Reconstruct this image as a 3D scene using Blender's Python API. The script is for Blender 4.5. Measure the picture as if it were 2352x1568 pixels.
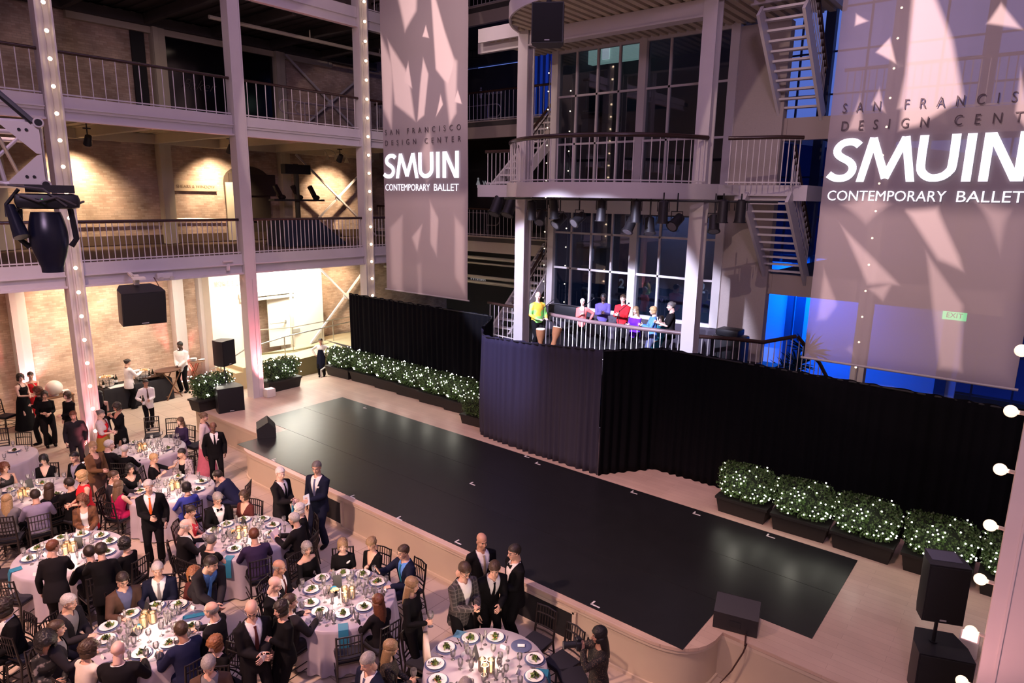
import bpy, bmesh, math, random
import numpy as np
from mathutils import Vector, Matrix, Quaternion, noise as mnoise
from mathutils.bvhtree import BVHTree

random.seed(7)
for o in list(bpy.data.objects):
    bpy.data.objects.remove(o)
S = bpy.context.scene
COL = S.collection
PI = math.pi

# ------------------------------------------------------------------ camera
CW, CH = 2352, 1568
YAW, PITCH, ROLL, FPX = math.radians(39.014), math.radians(12.079), math.radians(0.900), 1522.1
CAMLOC = Vector((0, 0, 6.9))
cF = Vector((math.cos(YAW) * math.cos(PITCH), math.sin(YAW) * math.cos(PITCH), -math.sin(PITCH)))
_r = Vector((math.sin(YAW), -math.cos(YAW), 0))
_u = _r.cross(cF)
cR = _r * math.cos(ROLL) + _u * math.sin(ROLL)
cU = -_r * math.sin(ROLL) + _u * math.cos(ROLL)
cam_data = bpy.data.cameras.new('camera')
cam_data.sensor_width = 36
cam_data.lens = FPX / CW * 36
cam_data.clip_end = 200
cam_data.clip_start = 0.05
cam = bpy.data.objects.new('camera', cam_data)
COL.objects.link(cam)
m = Matrix((cR, cU, -cF)).transposed().to_4x4()
m.translation = CAMLOC
cam.matrix_world = m
S.camera = cam


def ray(x, y):
    return cF + cR * ((x - CW / 2) / FPX) + cU * ((CH / 2 - y) / FPX)


def PZ(x, y, z):
    d = ray(x, y)
    return CAMLOC + d * ((z - CAMLOC.z) / d.z)


def PX(x, y, X):
    d = ray(x, y)
    return CAMLOC + d * (X / d.x)


def PY(x, y, Y):
    d = ray(x, y)
    return CAMLOC + d * (Y / d.y)


# ------------------------------------------------------------------ world, view
S.view_settings.view_transform = 'Standard'
S.view_settings.look = 'None'
S.view_settings.exposure = 0.0
S.view_settings.gamma = 1.0
S.view_settings.use_curve_mapping = False
w = bpy.data.worlds.new('dusk')
S.world = w
w.use_nodes = True
nt = w.node_tree
bg = nt.nodes['Background']
tc = nt.nodes.new('ShaderNodeTexCoord')
sx = nt.nodes.new('ShaderNodeSeparateXYZ')
rp = nt.nodes.new('ShaderNodeValToRGB')
nt.links.new(tc.outputs['Generated'], sx.inputs[0])
nt.links.new(sx.outputs['Z'], rp.inputs[0])
rp.color_ramp.elements[0].position = 0.0
rp.color_ramp.elements[0].color = (0.10, 0.17, 0.62, 1)
rp.color_ramp.elements[1].position = 0.5
rp.color_ramp.elements[1].color = (0.19, 0.27, 0.80, 1)
nt.links.new(rp.outputs[0], bg.inputs[0])
bg.inputs[1].default_value = 0.85

# ------------------------------------------------------------------ lights
def lamp(name, kind, loc, target, color, power, size=0.3, angle=60, blend=0.5, sizey=None):
    d = bpy.data.lights.new(name, kind)
    d.color = color
    d.energy = power
    if kind == 'AREA':
        d.size = size
        if sizey:
            d.shape = 'RECTANGLE'
            d.size_y = sizey
    else:
        d.shadow_soft_size = size
    if kind == 'SPOT':
        d.spot_size = math.radians(angle)
        d.spot_blend = blend
    o = bpy.data.objects.new(name, d)
    COL.objects.link(o)
    o.location = loc
    if target is not None:
        o.rotation_euler = (Vector(target) - Vector(loc)).to_track_quat('-Z', 'Y').to_euler()
    return o


# overall lilac wash from the roof
lamp('roof_wash', 'AREA', (7, 9, 15.5), (7, 9, 0), (0.80, 0.52, 0.94), 480, 13, sizey=15)
lamp('rear_fill', 'AREA', (-3.5, -3.0, 12.5), (11, 13, 7.5), (0.84, 0.58, 0.90), 560, 2.5)  # unseen fill added behind the camera to lift truss, beams and columns
# rosy wash over the dining floor from the truss
lamp('table_wash', 'SPOT', (-2.5, 9.0, 11.5), (5.0, 9.3, 0.8), (1.0, 0.57, 0.46), 8800, 0.35, 60, 0.6)
lamp('table_wash', 'SPOT', (0.5, 12.0, 12.5), (4.2, 16.0, 0.8), (1.0, 0.58, 0.50), 3800, 0.35, 60, 0.8)
lamp('lilac_wash', 'SPOT', (9.0, 4.0, 14.0), (5.0, 13.0, 0.8), (0.62, 0.50, 1.0), 2200, 0.4, 75, 0.9)
lamp('stage_wash', 'SPOT', (4.0, 2.0, 13), (11.0, 2.4, 0.7), (1.0, 0.60, 0.52), 1700, 0.4, 42, 0.8)
lamp('stage_wash', 'SPOT', (6.0, 12.0, 14), (11.2, 17.6, 0.7), (1.0, 0.64, 0.62), 1300, 0.4, 38, 0.9)
lamp('violet_spot', 'SPOT', (7.0, 8.0, 14), (12.6, 6.3, 0.7), (0.75, 0.42, 0.85), 700, 0.3, 16, 0.9)
# cool front light on the bandstand
for yy, ty in ((7.6, 8.4), (9.0, 9.6), (12.5, 11.6)):
    lamp('band_spot', 'SPOT', (5.0, yy, 9.8), (15.6, ty, 4.05), (0.74, 0.72, 1.0), 11500, 0.10, 21.0, 0.3)
lamp('drape_spot', 'SPOT', (5.5, 12.5, 10.5), (12.5, 10.4, 3.2), (0.50, 0.46, 1.0), 7500, 0.2, 17, 1.0)
# warm wall washers on the brick
for (x, y, z, tx, ty, tz, p, a) in (
        (7.75, 23.2, 8.25, 7.85, 24.4, 6.6, 150, 105), (12.45, 23.2, 8.25, 12.5, 24.4, 6.9, 120, 100), (17.45, 22.75, 8.3, 17.5, 24.4, 6.8, 130, 80),
        (7.4, 22.6, 4.3, 7.5, 24.4, 2.6, 300, 120), (3.0, 22.6, 4.3, 3.2, 24.4, 2.2, 130, 120), (17.6, 22.5, 4.3, 17.6, 24.4, 2.7, 240, 90)):
    lamp('wall_washer', 'SPOT', (x, y, z), (tx, ty, tz), (1.0, 0.71, 0.47), p * (5.0 if z > 5 else 1.5), 0.05, a, 0.9)
lamp('lobby_light', 'AREA', (14.3, 22.6, 4.35), (14.0, 23.6, 1.0), (1.0, 0.97, 0.88), 400, 2.4, sizey=0.8)
lamp('lobby_inside', 'AREA', (14.0, 25.8, 3.6), (14.0, 25.6, 1.2), (1.0, 0.93, 0.74), 150, 1.6)
lamp('gallery_fill', 'AREA', (9.5, 21.5, 4.4), (9.5, 21.8, 0), (1.0, 0.82, 0.70), 250, 5, sizey=1.0)
lamp('gallery_fill', 'AREA', (9.5, 21.5, 12.1), (9.5, 21.8, 0), (1.0, 0.74, 0.60), 25, 6, sizey=1.0)  # added fill without a fixture, lifts the dark third-level brick
# rose uplights at the columns
for (x, y, z, p) in ((5.62, 18.3, 0.35, 40), (10.62, 18.3, 1.05, 90), (6.05, 23.75, 0.3, 95), (10.7, 23.75, 0.3, 80), (1.3, 18.2, 0.4, 80), (3.6, 18.3, 0.4, 60)):
    lamp('column_uplight', 'SPOT', (x, y, z), (x + 0.04, y + 0.42, z + 1.9), (1.0, 0.22, 0.25), p * 12.0, 0.08, 58, 0.9)
# blue room at the far end
lamp('blue_room', 'AREA', (22.5, 6.2, 4.7), (23.6, 6.2, 1.0), (0.0, 0.15, 1.0), 520, 2.2)
lamp('blue_hall', 'AREA', (22.2, 15.5, 13.2), (23.6, 16.2, 10.5), (0.05, 0.15, 1.0), 60, 2.0)
lamp('tower_inside', 'AREA', (20.5, 10, 6.4), (20.5, 10, 3), (0.45, 0.55, 1.0), 60, 2.5)
lamp('far_fill', 'SPOT', (8.0, 11.0, 14.5), (20.0, 17.5, 8.5), (1.0, 0.74, 0.66), 1500, 0.4, 44, 0.9)  # added fill without a fixture, brightens the far gallery fascias
lamp('near_uplight', 'SPOT', (6.2, 0.9, 1.2), (7.5, -0.2, 4.0), (1.0, 0.42, 0.42), 240, 0.2, 60, 0.8)

# ------------------------------------------------------------------ helpers
def tag(o, label=None, cat=None, group=None, kind=None):
    if label: o['label'] = label
    if cat: o['category'] = cat
    if group: o['group'] = group
    if kind: o['kind'] = kind
    return o


def thing(name, label, cat, loc=(0, 0, 0), rotz=0.0, group=None):
    o = bpy.data.objects.new(name, None)
    o.empty_display_size = 0.1
    COL.objects.link(o)
    o.location = loc
    o.rotation_euler = (0, 0, rotz)
    return tag(o, label, cat, group)


def dup(root, loc, rotz=None, label=None, group=None, scale=None):
    r = root.copy()
    COL.objects.link(r)
    r.location = loc
    if rotz is not None: r.rotation_euler = (0, 0, rotz)
    if scale is not None: r.scale = (scale,) * 3
    if label: r['label'] = label
    if group: r['group'] = group
    for ch in KIDS.get(root.name, []):
        c = ch.copy()
        COL.objects.link(c)
        c.parent = r
        KIDS.setdefault(r.name, []).append(c)
        for g in KIDS.get(ch.name, []):
            d = g.copy()
            COL.objects.link(d)
            d.parent = c
            KIDS.setdefault(c.name, []).append(d)
    return r


KIDS = {}


class MB:
    """collects polygons for one mesh"""
    def __init__(s):
        s.v, s.f, s.m = [], [], []

    def add(s, vs, fs, mi=0):
        b = len(s.v)
        s.v.extend([tuple(p) for p in vs])
        s.f.extend([tuple(i + b for i in f) for f in fs])
        s.m.extend([mi] * len(fs))
        return s

    def box(s, c, d, rz=0.0, mi=0, M=None, bev=0.0):
        x, y, z = d[0] / 2, d[1] / 2, d[2] / 2
        if bev > 0:
            b = min(bev, x * .9, y * .9, z * .9)
            bm = bmesh.new()
            bmesh.ops.create_cube(bm, size=1)
            for q in bm.verts:
                q.co = Vector((q.co.x * 2 * x, q.co.y * 2 * y, q.co.z * 2 * z))
            bmesh.ops.bevel(bm, geom=bm.edges[:], offset=b, segments=2, affect='EDGES', profile=0.6)
            bm.verts.index_update()
            vs = [q.co.copy() for q in bm.verts]
            fs = [[q.index for q in f.verts] for f in bm.faces]
            bm.free()
        else:
            vs = [Vector((a * x, e * y, g * z)) for g in (-1, 1) for e in (-1, 1) for a in (-1, 1)]
            fs = [(0, 2, 3, 1), (4, 5, 7, 6), (0, 1, 5, 4), (2, 6, 7, 3), (0, 4, 6, 2), (1, 3, 7, 5)]
        R = Matrix.Rotation(rz, 4, 'Z') if M is None else M
        return s.add([R @ p + Vector(c) for p in vs], fs, mi)

    def bar(s, a, b, w, h, mi=0, up=(0, 0, 1)):
        a, b = Vector(a), Vector(b)
        d = (b - a)
        L = d.length
        d.normalize()
        u = Vector(up)
        if abs(d.dot(u)) > .98: u = Vector((0, 1, 0))
        r = d.cross(u).normalized()
        u = r.cross(d)
        vs = []
        for p in (a, b):
            for i, j in ((-1, -1), (1, -1), (1, 1), (-1, 1)):
                vs.append(p + r * (i * w / 2) + u * (j * h / 2))
        return s.add(vs, [(3, 2, 1, 0), (4, 5, 6, 7), (0, 1, 5, 4), (1, 2, 6, 5), (2, 3, 7, 6), (3, 0, 4, 7)], mi)

    def tube(s, pts, r, n=8, mi=0, caps=True, round_caps=False):
        pts = [Vector(p) for p in pts]
        rs = r if isinstance(r, (list, tuple)) else [r] * len(pts)
        if round_caps:
            d0 = (pts[0] - pts[1]).normalized()
            d1 = (pts[-1] - pts[-2]).normalized()
            pts = [pts[0] + d0 * rs[0] * .95, pts[0] + d0 * rs[0] * .7] + pts + [pts[-1] + d1 * rs[-1] * .7, pts[-1] + d1 * rs[-1] * .95]
            rs = [rs[0] * .3, rs[0] * .72] + list(rs) + [rs[-1] * .72, rs[-1] * .3]
        vs, fs = [], []
        pr = None
        for i, p in enumerate(pts):
            d = (pts[min(i + 1, len(pts) - 1)] - pts[max(i - 1, 0)]).normalized()
            if pr is None:
                t = Vector((0, 0, 1)) if abs(d.z) < .9 else Vector((1, 0, 0))
                pr = d.cross(t).normalized()
            pr = (pr - d * pr.dot(d)).normalized()
            q = d.cross(pr)
            for k in range(n):
                a = 2 * PI * k / n
                vs.append(p + (pr * math.cos(a) + q * math.sin(a)) * rs[i])
        for i in range(len(pts) - 1):
            for k in range(n):
                k2 = (k + 1) % n
                fs.append((i * n + k, i * n + k2, (i + 1) * n + k2, (i + 1) * n + k))
        if caps:
            fs.append(tuple(range(n))[::-1])
            fs.append(tuple(range((len(pts) - 1) * n, len(pts) * n)))
        return s.add(vs, fs, mi)

    def lathe(s, prof, n=24, c=(0, 0, 0), mi=0, M=None, cap0=True, cap1=True):
        c = Vector(c)
        vs, fs = [], []
        for (r, z) in prof:
            for k in range(n):
                a = 2 * PI * k / n
                vs.append(Vector((r * math.cos(a), r * math.sin(a), z)))
        for i in range(len(prof) - 1):
            for k in range(n):
                k2 = (k + 1) % n
                fs.append((i * n + k, i * n + k2, (i + 1) * n + k2, (i + 1) * n + k))
        if cap0 and prof[0][0] > 1e-4: fs.append(tuple(range(n))[::-1])
        if cap1 and prof[-1][0] > 1e-4: fs.append(tuple(range((len(prof) - 1) * n, len(prof) * n)))
        if M is not None: vs = [M @ p for p in vs]
        return s.add([p + c for p in vs], fs, mi)

    def ell(s, c, r, n=16, m=10, mi=0, M=None):
        c = Vector(c)
        vs = [Vector((0, 0, -r[2]))]
        fs = []
        for i in range(1, m):
            t = -PI / 2 + PI * i / m
            for k in range(n):
                a = 2 * PI * k / n
                vs.append(Vector((r[0] * math.cos(t) * math.cos(a), r[1] * math.cos(t) * math.sin(a), r[2] * math.sin(t))))
        vs.append(Vector((0, 0, r[2])))
        for k in range(n):
            fs.append((0, 1 + (k + 1) % n, 1 + k))
        for i in range(m - 2):
            for k in range(n):
                k2 = (k + 1) % n
                fs.append((1 + i * n + k, 1 + i * n + k2, 1 + (i + 1) * n + k2, 1 + (i + 1) * n + k))
        b = 1 + (m - 2) * n
        for k in range(n):
            fs.append((b + k, b + (k + 1) % n, len(vs) - 1))
        if M is not None: vs = [M @ p for p in vs]
        return s.add([p + c for p in vs], fs, mi)

    def prism(s, poly, z0, z1, mi=0, mi_side=None):
        n = len(poly)
        vs = [(x, y, z0) for x, y in poly] + [(x, y, z1) for x, y in poly]
        s.add(vs, [tuple(range(n))[::-1], tuple(range(n, 2 * n))], mi)
        b = len(s.v) - 2 * n
        for k in range(n):
            k2 = (k + 1) % n
            s.f.append((b + k, b + k2, b + n + k2, b + n + k))
            s.m.append(mi if mi_side is None else mi_side)
        return s

    def loft(s, rings, mi=0, caps=True, closed=True):
        n = len(rings[0])
        vs = [p for r in rings for p in r]
        fs = []
        for i in range(len(rings) - 1):
            for k in range(n if closed else n - 1):
                k2 = (k + 1) % n
                fs.append((i * n + k, i * n + k2, (i + 1) * n + k2, (i + 1) * n + k))
        if caps:
            fs.append(tuple(range(n))[::-1])
            fs.append(tuple(range((len(rings) - 1) * n, len(rings) * n)))
        return s.add(vs, fs, mi)

    def mesh(s, name, smooth=None):
        me = bpy.data.meshes.new(name)
        me.from_pydata([tuple(p) for p in s.v], [], s.f)
        if any(s.m):
            me.polygons.foreach_set('material_index', s.m)
        if smooth is not None:
            me.shade_smooth()
            if smooth < 180:
                me.set_sharp_from_angle(angle=math.radians(smooth))
        me.update()
        return me


def put(name, mesh, mats, parent=None, loc=None, link='DATA'):
    if isinstance(mesh, MB):
        mesh = mesh.mesh(name, None)
    if not isinstance(mats, (list, tuple)): mats = [mats]
    if len(mesh.materials) == 0:
        for q in mats: mesh.materials.append(q)
    o = bpy.data.objects.new(name, mesh)
    COL.objects.link(o)
    if parent is not None:
        o.parent = parent
        KIDS.setdefault(parent.name, []).append(o)
    if loc is not None: o.location = loc
    return o


def part(parent, name, mb, mats, smooth=35, loc=None):
    return put(name, mb.mesh(name, smooth) if isinstance(mb, MB) else mb, mats, parent, loc)


def solo(name, mb, mats, label, cat, group=None, smooth=35, loc=None, rotz=None, kind=None):
    o = put(name, mb.mesh(name, smooth) if isinstance(mb, MB) else mb, mats, None, loc)
    if rotz is not None: o.rotation_euler = (0, 0, rotz)
    return tag(o, label, cat, group, kind)


def struct(name, mb, mats, parent=None, smooth=35):
    o = put(name, mb.mesh(name, smooth), mats, parent)
    if parent is None: o['kind'] = 'structure'
    return o


def copy_part(o, parent, loc=None, rotz=None):
    c = o.copy()
    COL.objects.link(c)
    c.parent = parent
    KIDS.setdefault(parent.name, []).append(c)
    if loc is not None: c.location = loc
    if rotz is not None: c.rotation_euler = (0, 0, rotz)
    return c


# ------------------------------------------------------------------ materials
MATS = {}


def mat(name, color, rough=0.6, metal=0.0, var=0.0, scale=8.0, bump=0.0, emit=None, estr=1.0, spec=0.5, alpha=1.0, trans=0.0, sheen=0.0, sample=True, det=3.0):
    if name in MATS: return MATS[name]
    M = bpy.data.materials.new(name)
    M.use_nodes = True
    t = M.node_tree
    b = t.nodes['Principled BSDF']
    b.inputs['Base Color'].default_value = (*color, 1)
    b.inputs['Roughness'].default_value = rough
    b.inputs['Metallic'].default_value = metal
    b.inputs['Specular IOR Level'].default_value = spec
    b.inputs['Alpha'].default_value = alpha
    b.inputs['Transmission Weight'].default_value = trans
    b.inputs['Sheen Weight'].default_value = sheen
    if emit:
        b.inputs['Emission Color'].default_value = (*emit, 1)
        b.inputs['Emission Strength'].default_value = estr
        if not sample: M.cycles.emission_sampling = 'NONE'
    if var > 0 or bump > 0:
        tcn = t.nodes.new('ShaderNodeTexCoord')
        nz = t.nodes.new('ShaderNodeTexNoise')
        nz.inputs['Scale'].default_value = scale
        nz.inputs['Detail'].default_value = det
        t.links.new(tcn.outputs['Object'], nz.inputs['Vector'])
        if var > 0:
            mx = t.nodes.new('ShaderNodeMix')
            mx.data_type = 'RGBA'
            mx.inputs['A'].default_value = (*[c * (1 - var) for c in color], 1)
            mx.inputs['B'].default_value = (*[min(1, c * (1 + var)) for c in color], 1)
            t.links.new(nz.outputs['Fac'], mx.inputs['Factor'])
            t.links.new(mx.outputs['Result'], b.inputs['Base Color'])
        if bump > 0:
            bp = t.nodes.new('ShaderNodeBump')
            bp.inputs['Strength'].default_value = bump
            bp.inputs['Distance'].default_value = 0.02
            t.links.new(nz.outputs['Fac'], bp.inputs['Height'])
            t.links.new(bp.outputs['Normal'], b.inputs['Normal'])
    MATS[name] = M
    return M


def brick_mat(name, c1, c2, mortar, scale, axes, bw=0.5, rh=0.25, msize=0.02, rough=0.8, bump=0.4, blotch=0.25, offset=0.5):
    """brick or tile pattern on the two given object axes ('xz', 'xy', 'yz')"""
    M = bpy.data.materials.new(name)
    M.use_nodes = True
    t = M.node_tree
    b = t.nodes['Principled BSDF']
    b.inputs['Roughness'].default_value = rough
    tcn = t.nodes.new('ShaderNodeTexCoord')
    sp = t.nodes.new('ShaderNodeSeparateXYZ')
    cb = t.nodes.new('ShaderNodeCombineXYZ')
    t.links.new(tcn.outputs['Object'], sp.inputs[0])
    t.links.new(sp.outputs['XYZ'.index(axes[0].upper())], cb.inputs[0])
    t.links.new(sp.outputs['XYZ'.index(axes[1].upper())], cb.inputs[1])
    br = t.nodes.new('ShaderNodeTexBrick')
    br.offset = offset
    br.inputs['Scale'].default_value = scale
    br.inputs['Color1'].default_value = (*c1, 1)
    br.inputs['Color2'].default_value = (*c2, 1)
    br.inputs['Mortar'].default_value = (*mortar, 1)
    br.inputs['Brick Width'].default_value = bw
    br.inputs['Row Height'].default_value = rh
    br.inputs['Mortar Size'].default_value = msize
    t.links.new(cb.outputs[0], br.inputs['Vector'])
    nz = t.nodes.new('ShaderNodeTexNoise')
    nz.inputs['Scale'].default_value = 1.3
    nz.inputs['Detail'].default_value = 6
    t.links.new(tcn.outputs['Object'], nz.inputs['Vector'])
    mr = t.nodes.new('ShaderNodeMapRange')
    mr.inputs['From Min'].default_value = 0.3
    mr.inputs['From Max'].default_value = 0.7
    mr.inputs['To Min'].default_value = 1 - blotch
    mr.inputs['To Max'].default_value = 1 + blotch * .4
    t.links.new(nz.outputs['Fac'], mr.inputs['Value'])
    mx = t.nodes.new('ShaderNodeVectorMath')
    mx.operation = 'SCALE'
    t.links.new(br.outputs['Color'], mx.inputs[0])
    t.links.new(mr.outputs['Result'], mx.inputs['Scale'])
    t.links.new(mx.outputs['Vector'], b.inputs['Base Color'])
    bp = t.nodes.new('ShaderNodeBump')
    bp.inputs['Strength'].default_value = bump
    bp.inputs['Distance'].default_value = 0.01
    bp.invert = True
    t.links.new(br.outputs['Fac'], bp.inputs['Height'])
    t.links.new(bp.outputs['Normal'], b.inputs['Normal'])
    MATS[name] = M
    return M


def wave_mat(name, c1, c2, scale, direction='X', rough=0.5, bump=0.0, dist=2.0):
    M = bpy.data.materials.new(name)
    M.use_nodes = True
    t = M.node_tree
    b = t.nodes['Principled BSDF']
    b.inputs['Roughness'].default_value = rough
    tcn = t.nodes.new('ShaderNodeTexCoord')
    wv = t.nodes.new('ShaderNodeTexWave')
    wv.bands_direction = direction
    wv.inputs['Scale'].default_value = scale
    wv.inputs['Distortion'].default_value = dist
    wv.inputs['Detail'].default_value = 3
    t.links.new(tcn.outputs['Object'], wv.inputs['Vector'])
    mx = t.nodes.new('ShaderNodeMix')
    mx.data_type = 'RGBA'
    mx.inputs['A'].default_value = (*c1, 1)
    mx.inputs['B'].default_value = (*c2, 1)
    t.links.new(wv.outputs['Color'], mx.inputs['Factor'])
    t.links.new(mx.outputs['Result'], b.inputs['Base Color'])
    if bump:
        bp = t.nodes.new('ShaderNodeBump')
        bp.inputs['Strength'].default_value = bump
        t.links.new(wv.outputs['Color'], bp.inputs['Height'])
        t.links.new(bp.outputs['Normal'], b.inputs['Normal'])
    MATS[name] = M
    return M


def glass_mat(name, tint=(0.9, 0.95, 1.0), gloss=0.12, rough=0.02, f_boost=1.0, milk=0.0):
    """clear thin glass: see-through with a fresnel reflection"""
    M = bpy.data.materials.new(name)
    M.use_nodes = True
    t = M.node_tree
    t.nodes.remove(t.nodes['Principled BSDF'])
    out = t.nodes['Material Output']
    tr = t.nodes.new('ShaderNodeBsdfTransparent')
    tr.inputs[0].default_value = (*tint, 1)
    gl = t.nodes.new('ShaderNodeBsdfGlossy')
    gl.inputs['Roughness'].default_value = rough
    fr = t.nodes.new('ShaderNodeFresnel')
    fr.inputs['IOR'].default_value = 1.45
    ad = t.nodes.new('ShaderNodeMath')
    ad.operation = 'MULTIPLY_ADD'
    ad.inputs[1].default_value = f_boost
    ad.inputs[2].default_value = gloss
    ad.use_clamp = True
    mx = t.nodes.new('ShaderNodeMixShader')
    t.links.new(fr.outputs[0], ad.inputs[0])
    t.links.new(ad.outputs[0], mx.inputs[0])
    t.links.new(tr.outputs[0], mx.inputs[1])
    t.links.new(gl.outputs[0], mx.inputs[2])
    last = mx
    if milk > 0:
        df = t.nodes.new('ShaderNodeBsdfDiffuse')
        df.inputs[0].default_value = (0.9, 0.88, 0.88, 1)
        m2 = t.nodes.new('ShaderNodeMixShader')
        m2.inputs[0].default_value = milk
        t.links.new(mx.outputs[0], m2.inputs[1])
        t.links.new(df.outputs[0], m2.inputs[2])
        last = m2
    t.links.new(last.outputs[0], out.inputs['Surface'])
    MATS[name] = M
    return M


def text(name, body, size, loc, ex, ey, material, parent=None, spacing=1.0, bold=0.0, align='CENTER', shear=0.0, depth=0.004, width=None, height=None):
    """raised lettering; ex and ey are the directions of the baseline and of the ascenders"""
    c = bpy.data.curves.new(name, 'FONT')
    c.body = body
    c.size = size
    c.align_x = align
    c.space_character = spacing
    c.offset = bold
    c.extrude = depth
    c.shear = shear
    c.resolution_u = 3
    c.materials.append(material)
    o = bpy.data.objects.new(name, c)
    COL.objects.link(o)
    ex, ey = Vector(ex).normalized(), Vector(ey).normalized()
    ez = ex.cross(ey)
    M = Matrix((ex, ey, ez)).transposed().to_4x4()
    M.translation = Vector(loc)
    sc = (1, 1, 1)
    if width or height:
        bpy.context.view_layer.update()
        d = o.dimensions
        sc = (width / d.x if width else 1, height / d.y if height else (width / d.x if width else 1), 1)
    bpy.context.view_layer.update()
    me = bpy.data.meshes.new_from_object(o.evaluated_get(bpy.context.evaluated_depsgraph_get()))
    me.name = name
    bpy.data.objects.remove(o)
    o = bpy.data.objects.new(name, me)
    COL.objects.link(o)
    if parent is not None:
        o.parent = parent
        KIDS.setdefault(parent.name, []).append(o)
    o.matrix_local = M @ Matrix.Diagonal((*sc, 1))
    return o

# ------------------------------------------------------------------ palette
paint = mat('white_paint', (0.66, 0.62, 0.60), 0.5, var=0.05, scale=3)
paint_beam = mat('beam_paint', (0.64, 0.60, 0.60), 0.45, var=0.06, scale=2)
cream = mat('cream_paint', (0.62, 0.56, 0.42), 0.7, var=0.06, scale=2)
plaster = mat('white_plaster', (0.80, 0.76, 0.66), 0.8, var=0.03, scale=2)
stucco = mat('grey_stucco', (0.46, 0.40, 0.37), 0.9, var=0.08, scale=30, bump=0.15)
dark = mat('near_black', (0.012, 0.012, 0.014), 0.7)
black_plastic = mat('black_plastic', (0.014, 0.014, 0.017), 0.45, var=0.2, scale=60)
black_grille = mat('black_grille', (0.006, 0.006, 0.007), 0.8)
rail_wood = mat('dark_handrail', (0.045, 0.022, 0.018), 0.25, var=0.2, scale=6)
baluster_m = mat('baluster_white', (0.68, 0.64, 0.62), 0.45)
dark_wall = mat('dark_wall_paint', (0.022, 0.022, 0.025), 0.8, var=0.15, scale=1.5)
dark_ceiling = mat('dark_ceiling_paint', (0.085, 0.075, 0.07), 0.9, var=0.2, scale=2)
carpet = mat('brown_carpet', (0.11, 0.07, 0.05), 0.95, var=0.15, scale=40)
grey_carpet = mat('grey_carpet', (0.055, 0.048, 0.05), 0.95, var=0.15, scale=40)
steel = mat('brushed_steel', (0.55, 0.52, 0.46), 0.35, metal=0.9)
brick = brick_mat('painted_brick', (0.54, 0.38, 0.28), (0.72, 0.57, 0.45), (0.55, 0.42, 0.32), 1.0, 'xz', 0.21, 0.068, 0.007, 0.85, 0.5, 0.45)
tile = brick_mat('stone_tile', (0.47, 0.37, 0.29), (0.53, 0.43, 0.34), (0.27, 0.20, 0.155), 1.0, 'xy', 0.62, 0.62, 0.006, 0.38, 0.15, 0.15, 0.0)
wood_pale = brick_mat('maple_boards', (0.60, 0.44, 0.34), (0.66, 0.50, 0.39), (0.48, 0.34, 0.26), 1.0, 'yx', 1.6, 0.14, 0.0025, 0.34, 0.05, 0.12, 0.37)
panel_m = mat('stage_panel', (0.56, 0.46, 0.34), 0.55, var=0.05, scale=3)
trim_m = mat('stage_trim', (0.62, 0.51, 0.39), 0.5)
olive = mat('olive_ramp_side', (0.19, 0.165, 0.075), 0.8, var=0.08, scale=5)
tan_step = mat('tan_step', (0.56, 0.46, 0.28), 0.7)
glass_dark = glass_mat('tower_glass', (0.55, 0.60, 0.66), 0.05, 0.02, 1.4)
glass_dusk = glass_mat('end_glass', (0.92, 0.95, 1.0), 0.03, 0.03, 0.6)
mullion_dark = mat('dark_mullion', (0.03, 0.05, 0.12), 0.5)

# ------------------------------------------------------------------ shell
b = MB(); b.box((8, 9, -0.1), (36, 34, 0.2)); struct('floor', b, tile)
b = MB(); b.box((21.0, 9, 0.45), (9.0, 33, 0.9)); struct('floor_terrace', b, grey_carpet)
b = MB(); b.box((8.5, 24.55, 8.2), (37, 0.3, 16.4)); wl = struct('wall_left', b, brick)
b = MB(); b.box((-9, 9, 8.2), (0.3, 34, 16.4)); struct('wall_back', b, plaster)
b = MB(); b.box((8, -6.5, 8.2), (36, 0.3, 16.4)); struct('wall_right', b, plaster)
b = MB(); b.box((8.5, 9, 16.5), (37, 34, 0.2)); struct('ceiling', b, dark_ceiling)
# far dark wall beyond the mezzanines, left of the glazed end
b = MB(); b.box((24.75, 18.6, 5.2), (0.3, 12, 10.4)); b.box((24.75, 21.6, 11.6), (0.3, 6.0, 2.6)); b.box((24.75, 18.6, 14.8), (0.3, 12, 3.6)); b.box((24.75, 13.6, 11.6), (0.3, 2.0, 2.6)); struct('wall_far', b, dark_wall)

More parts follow.
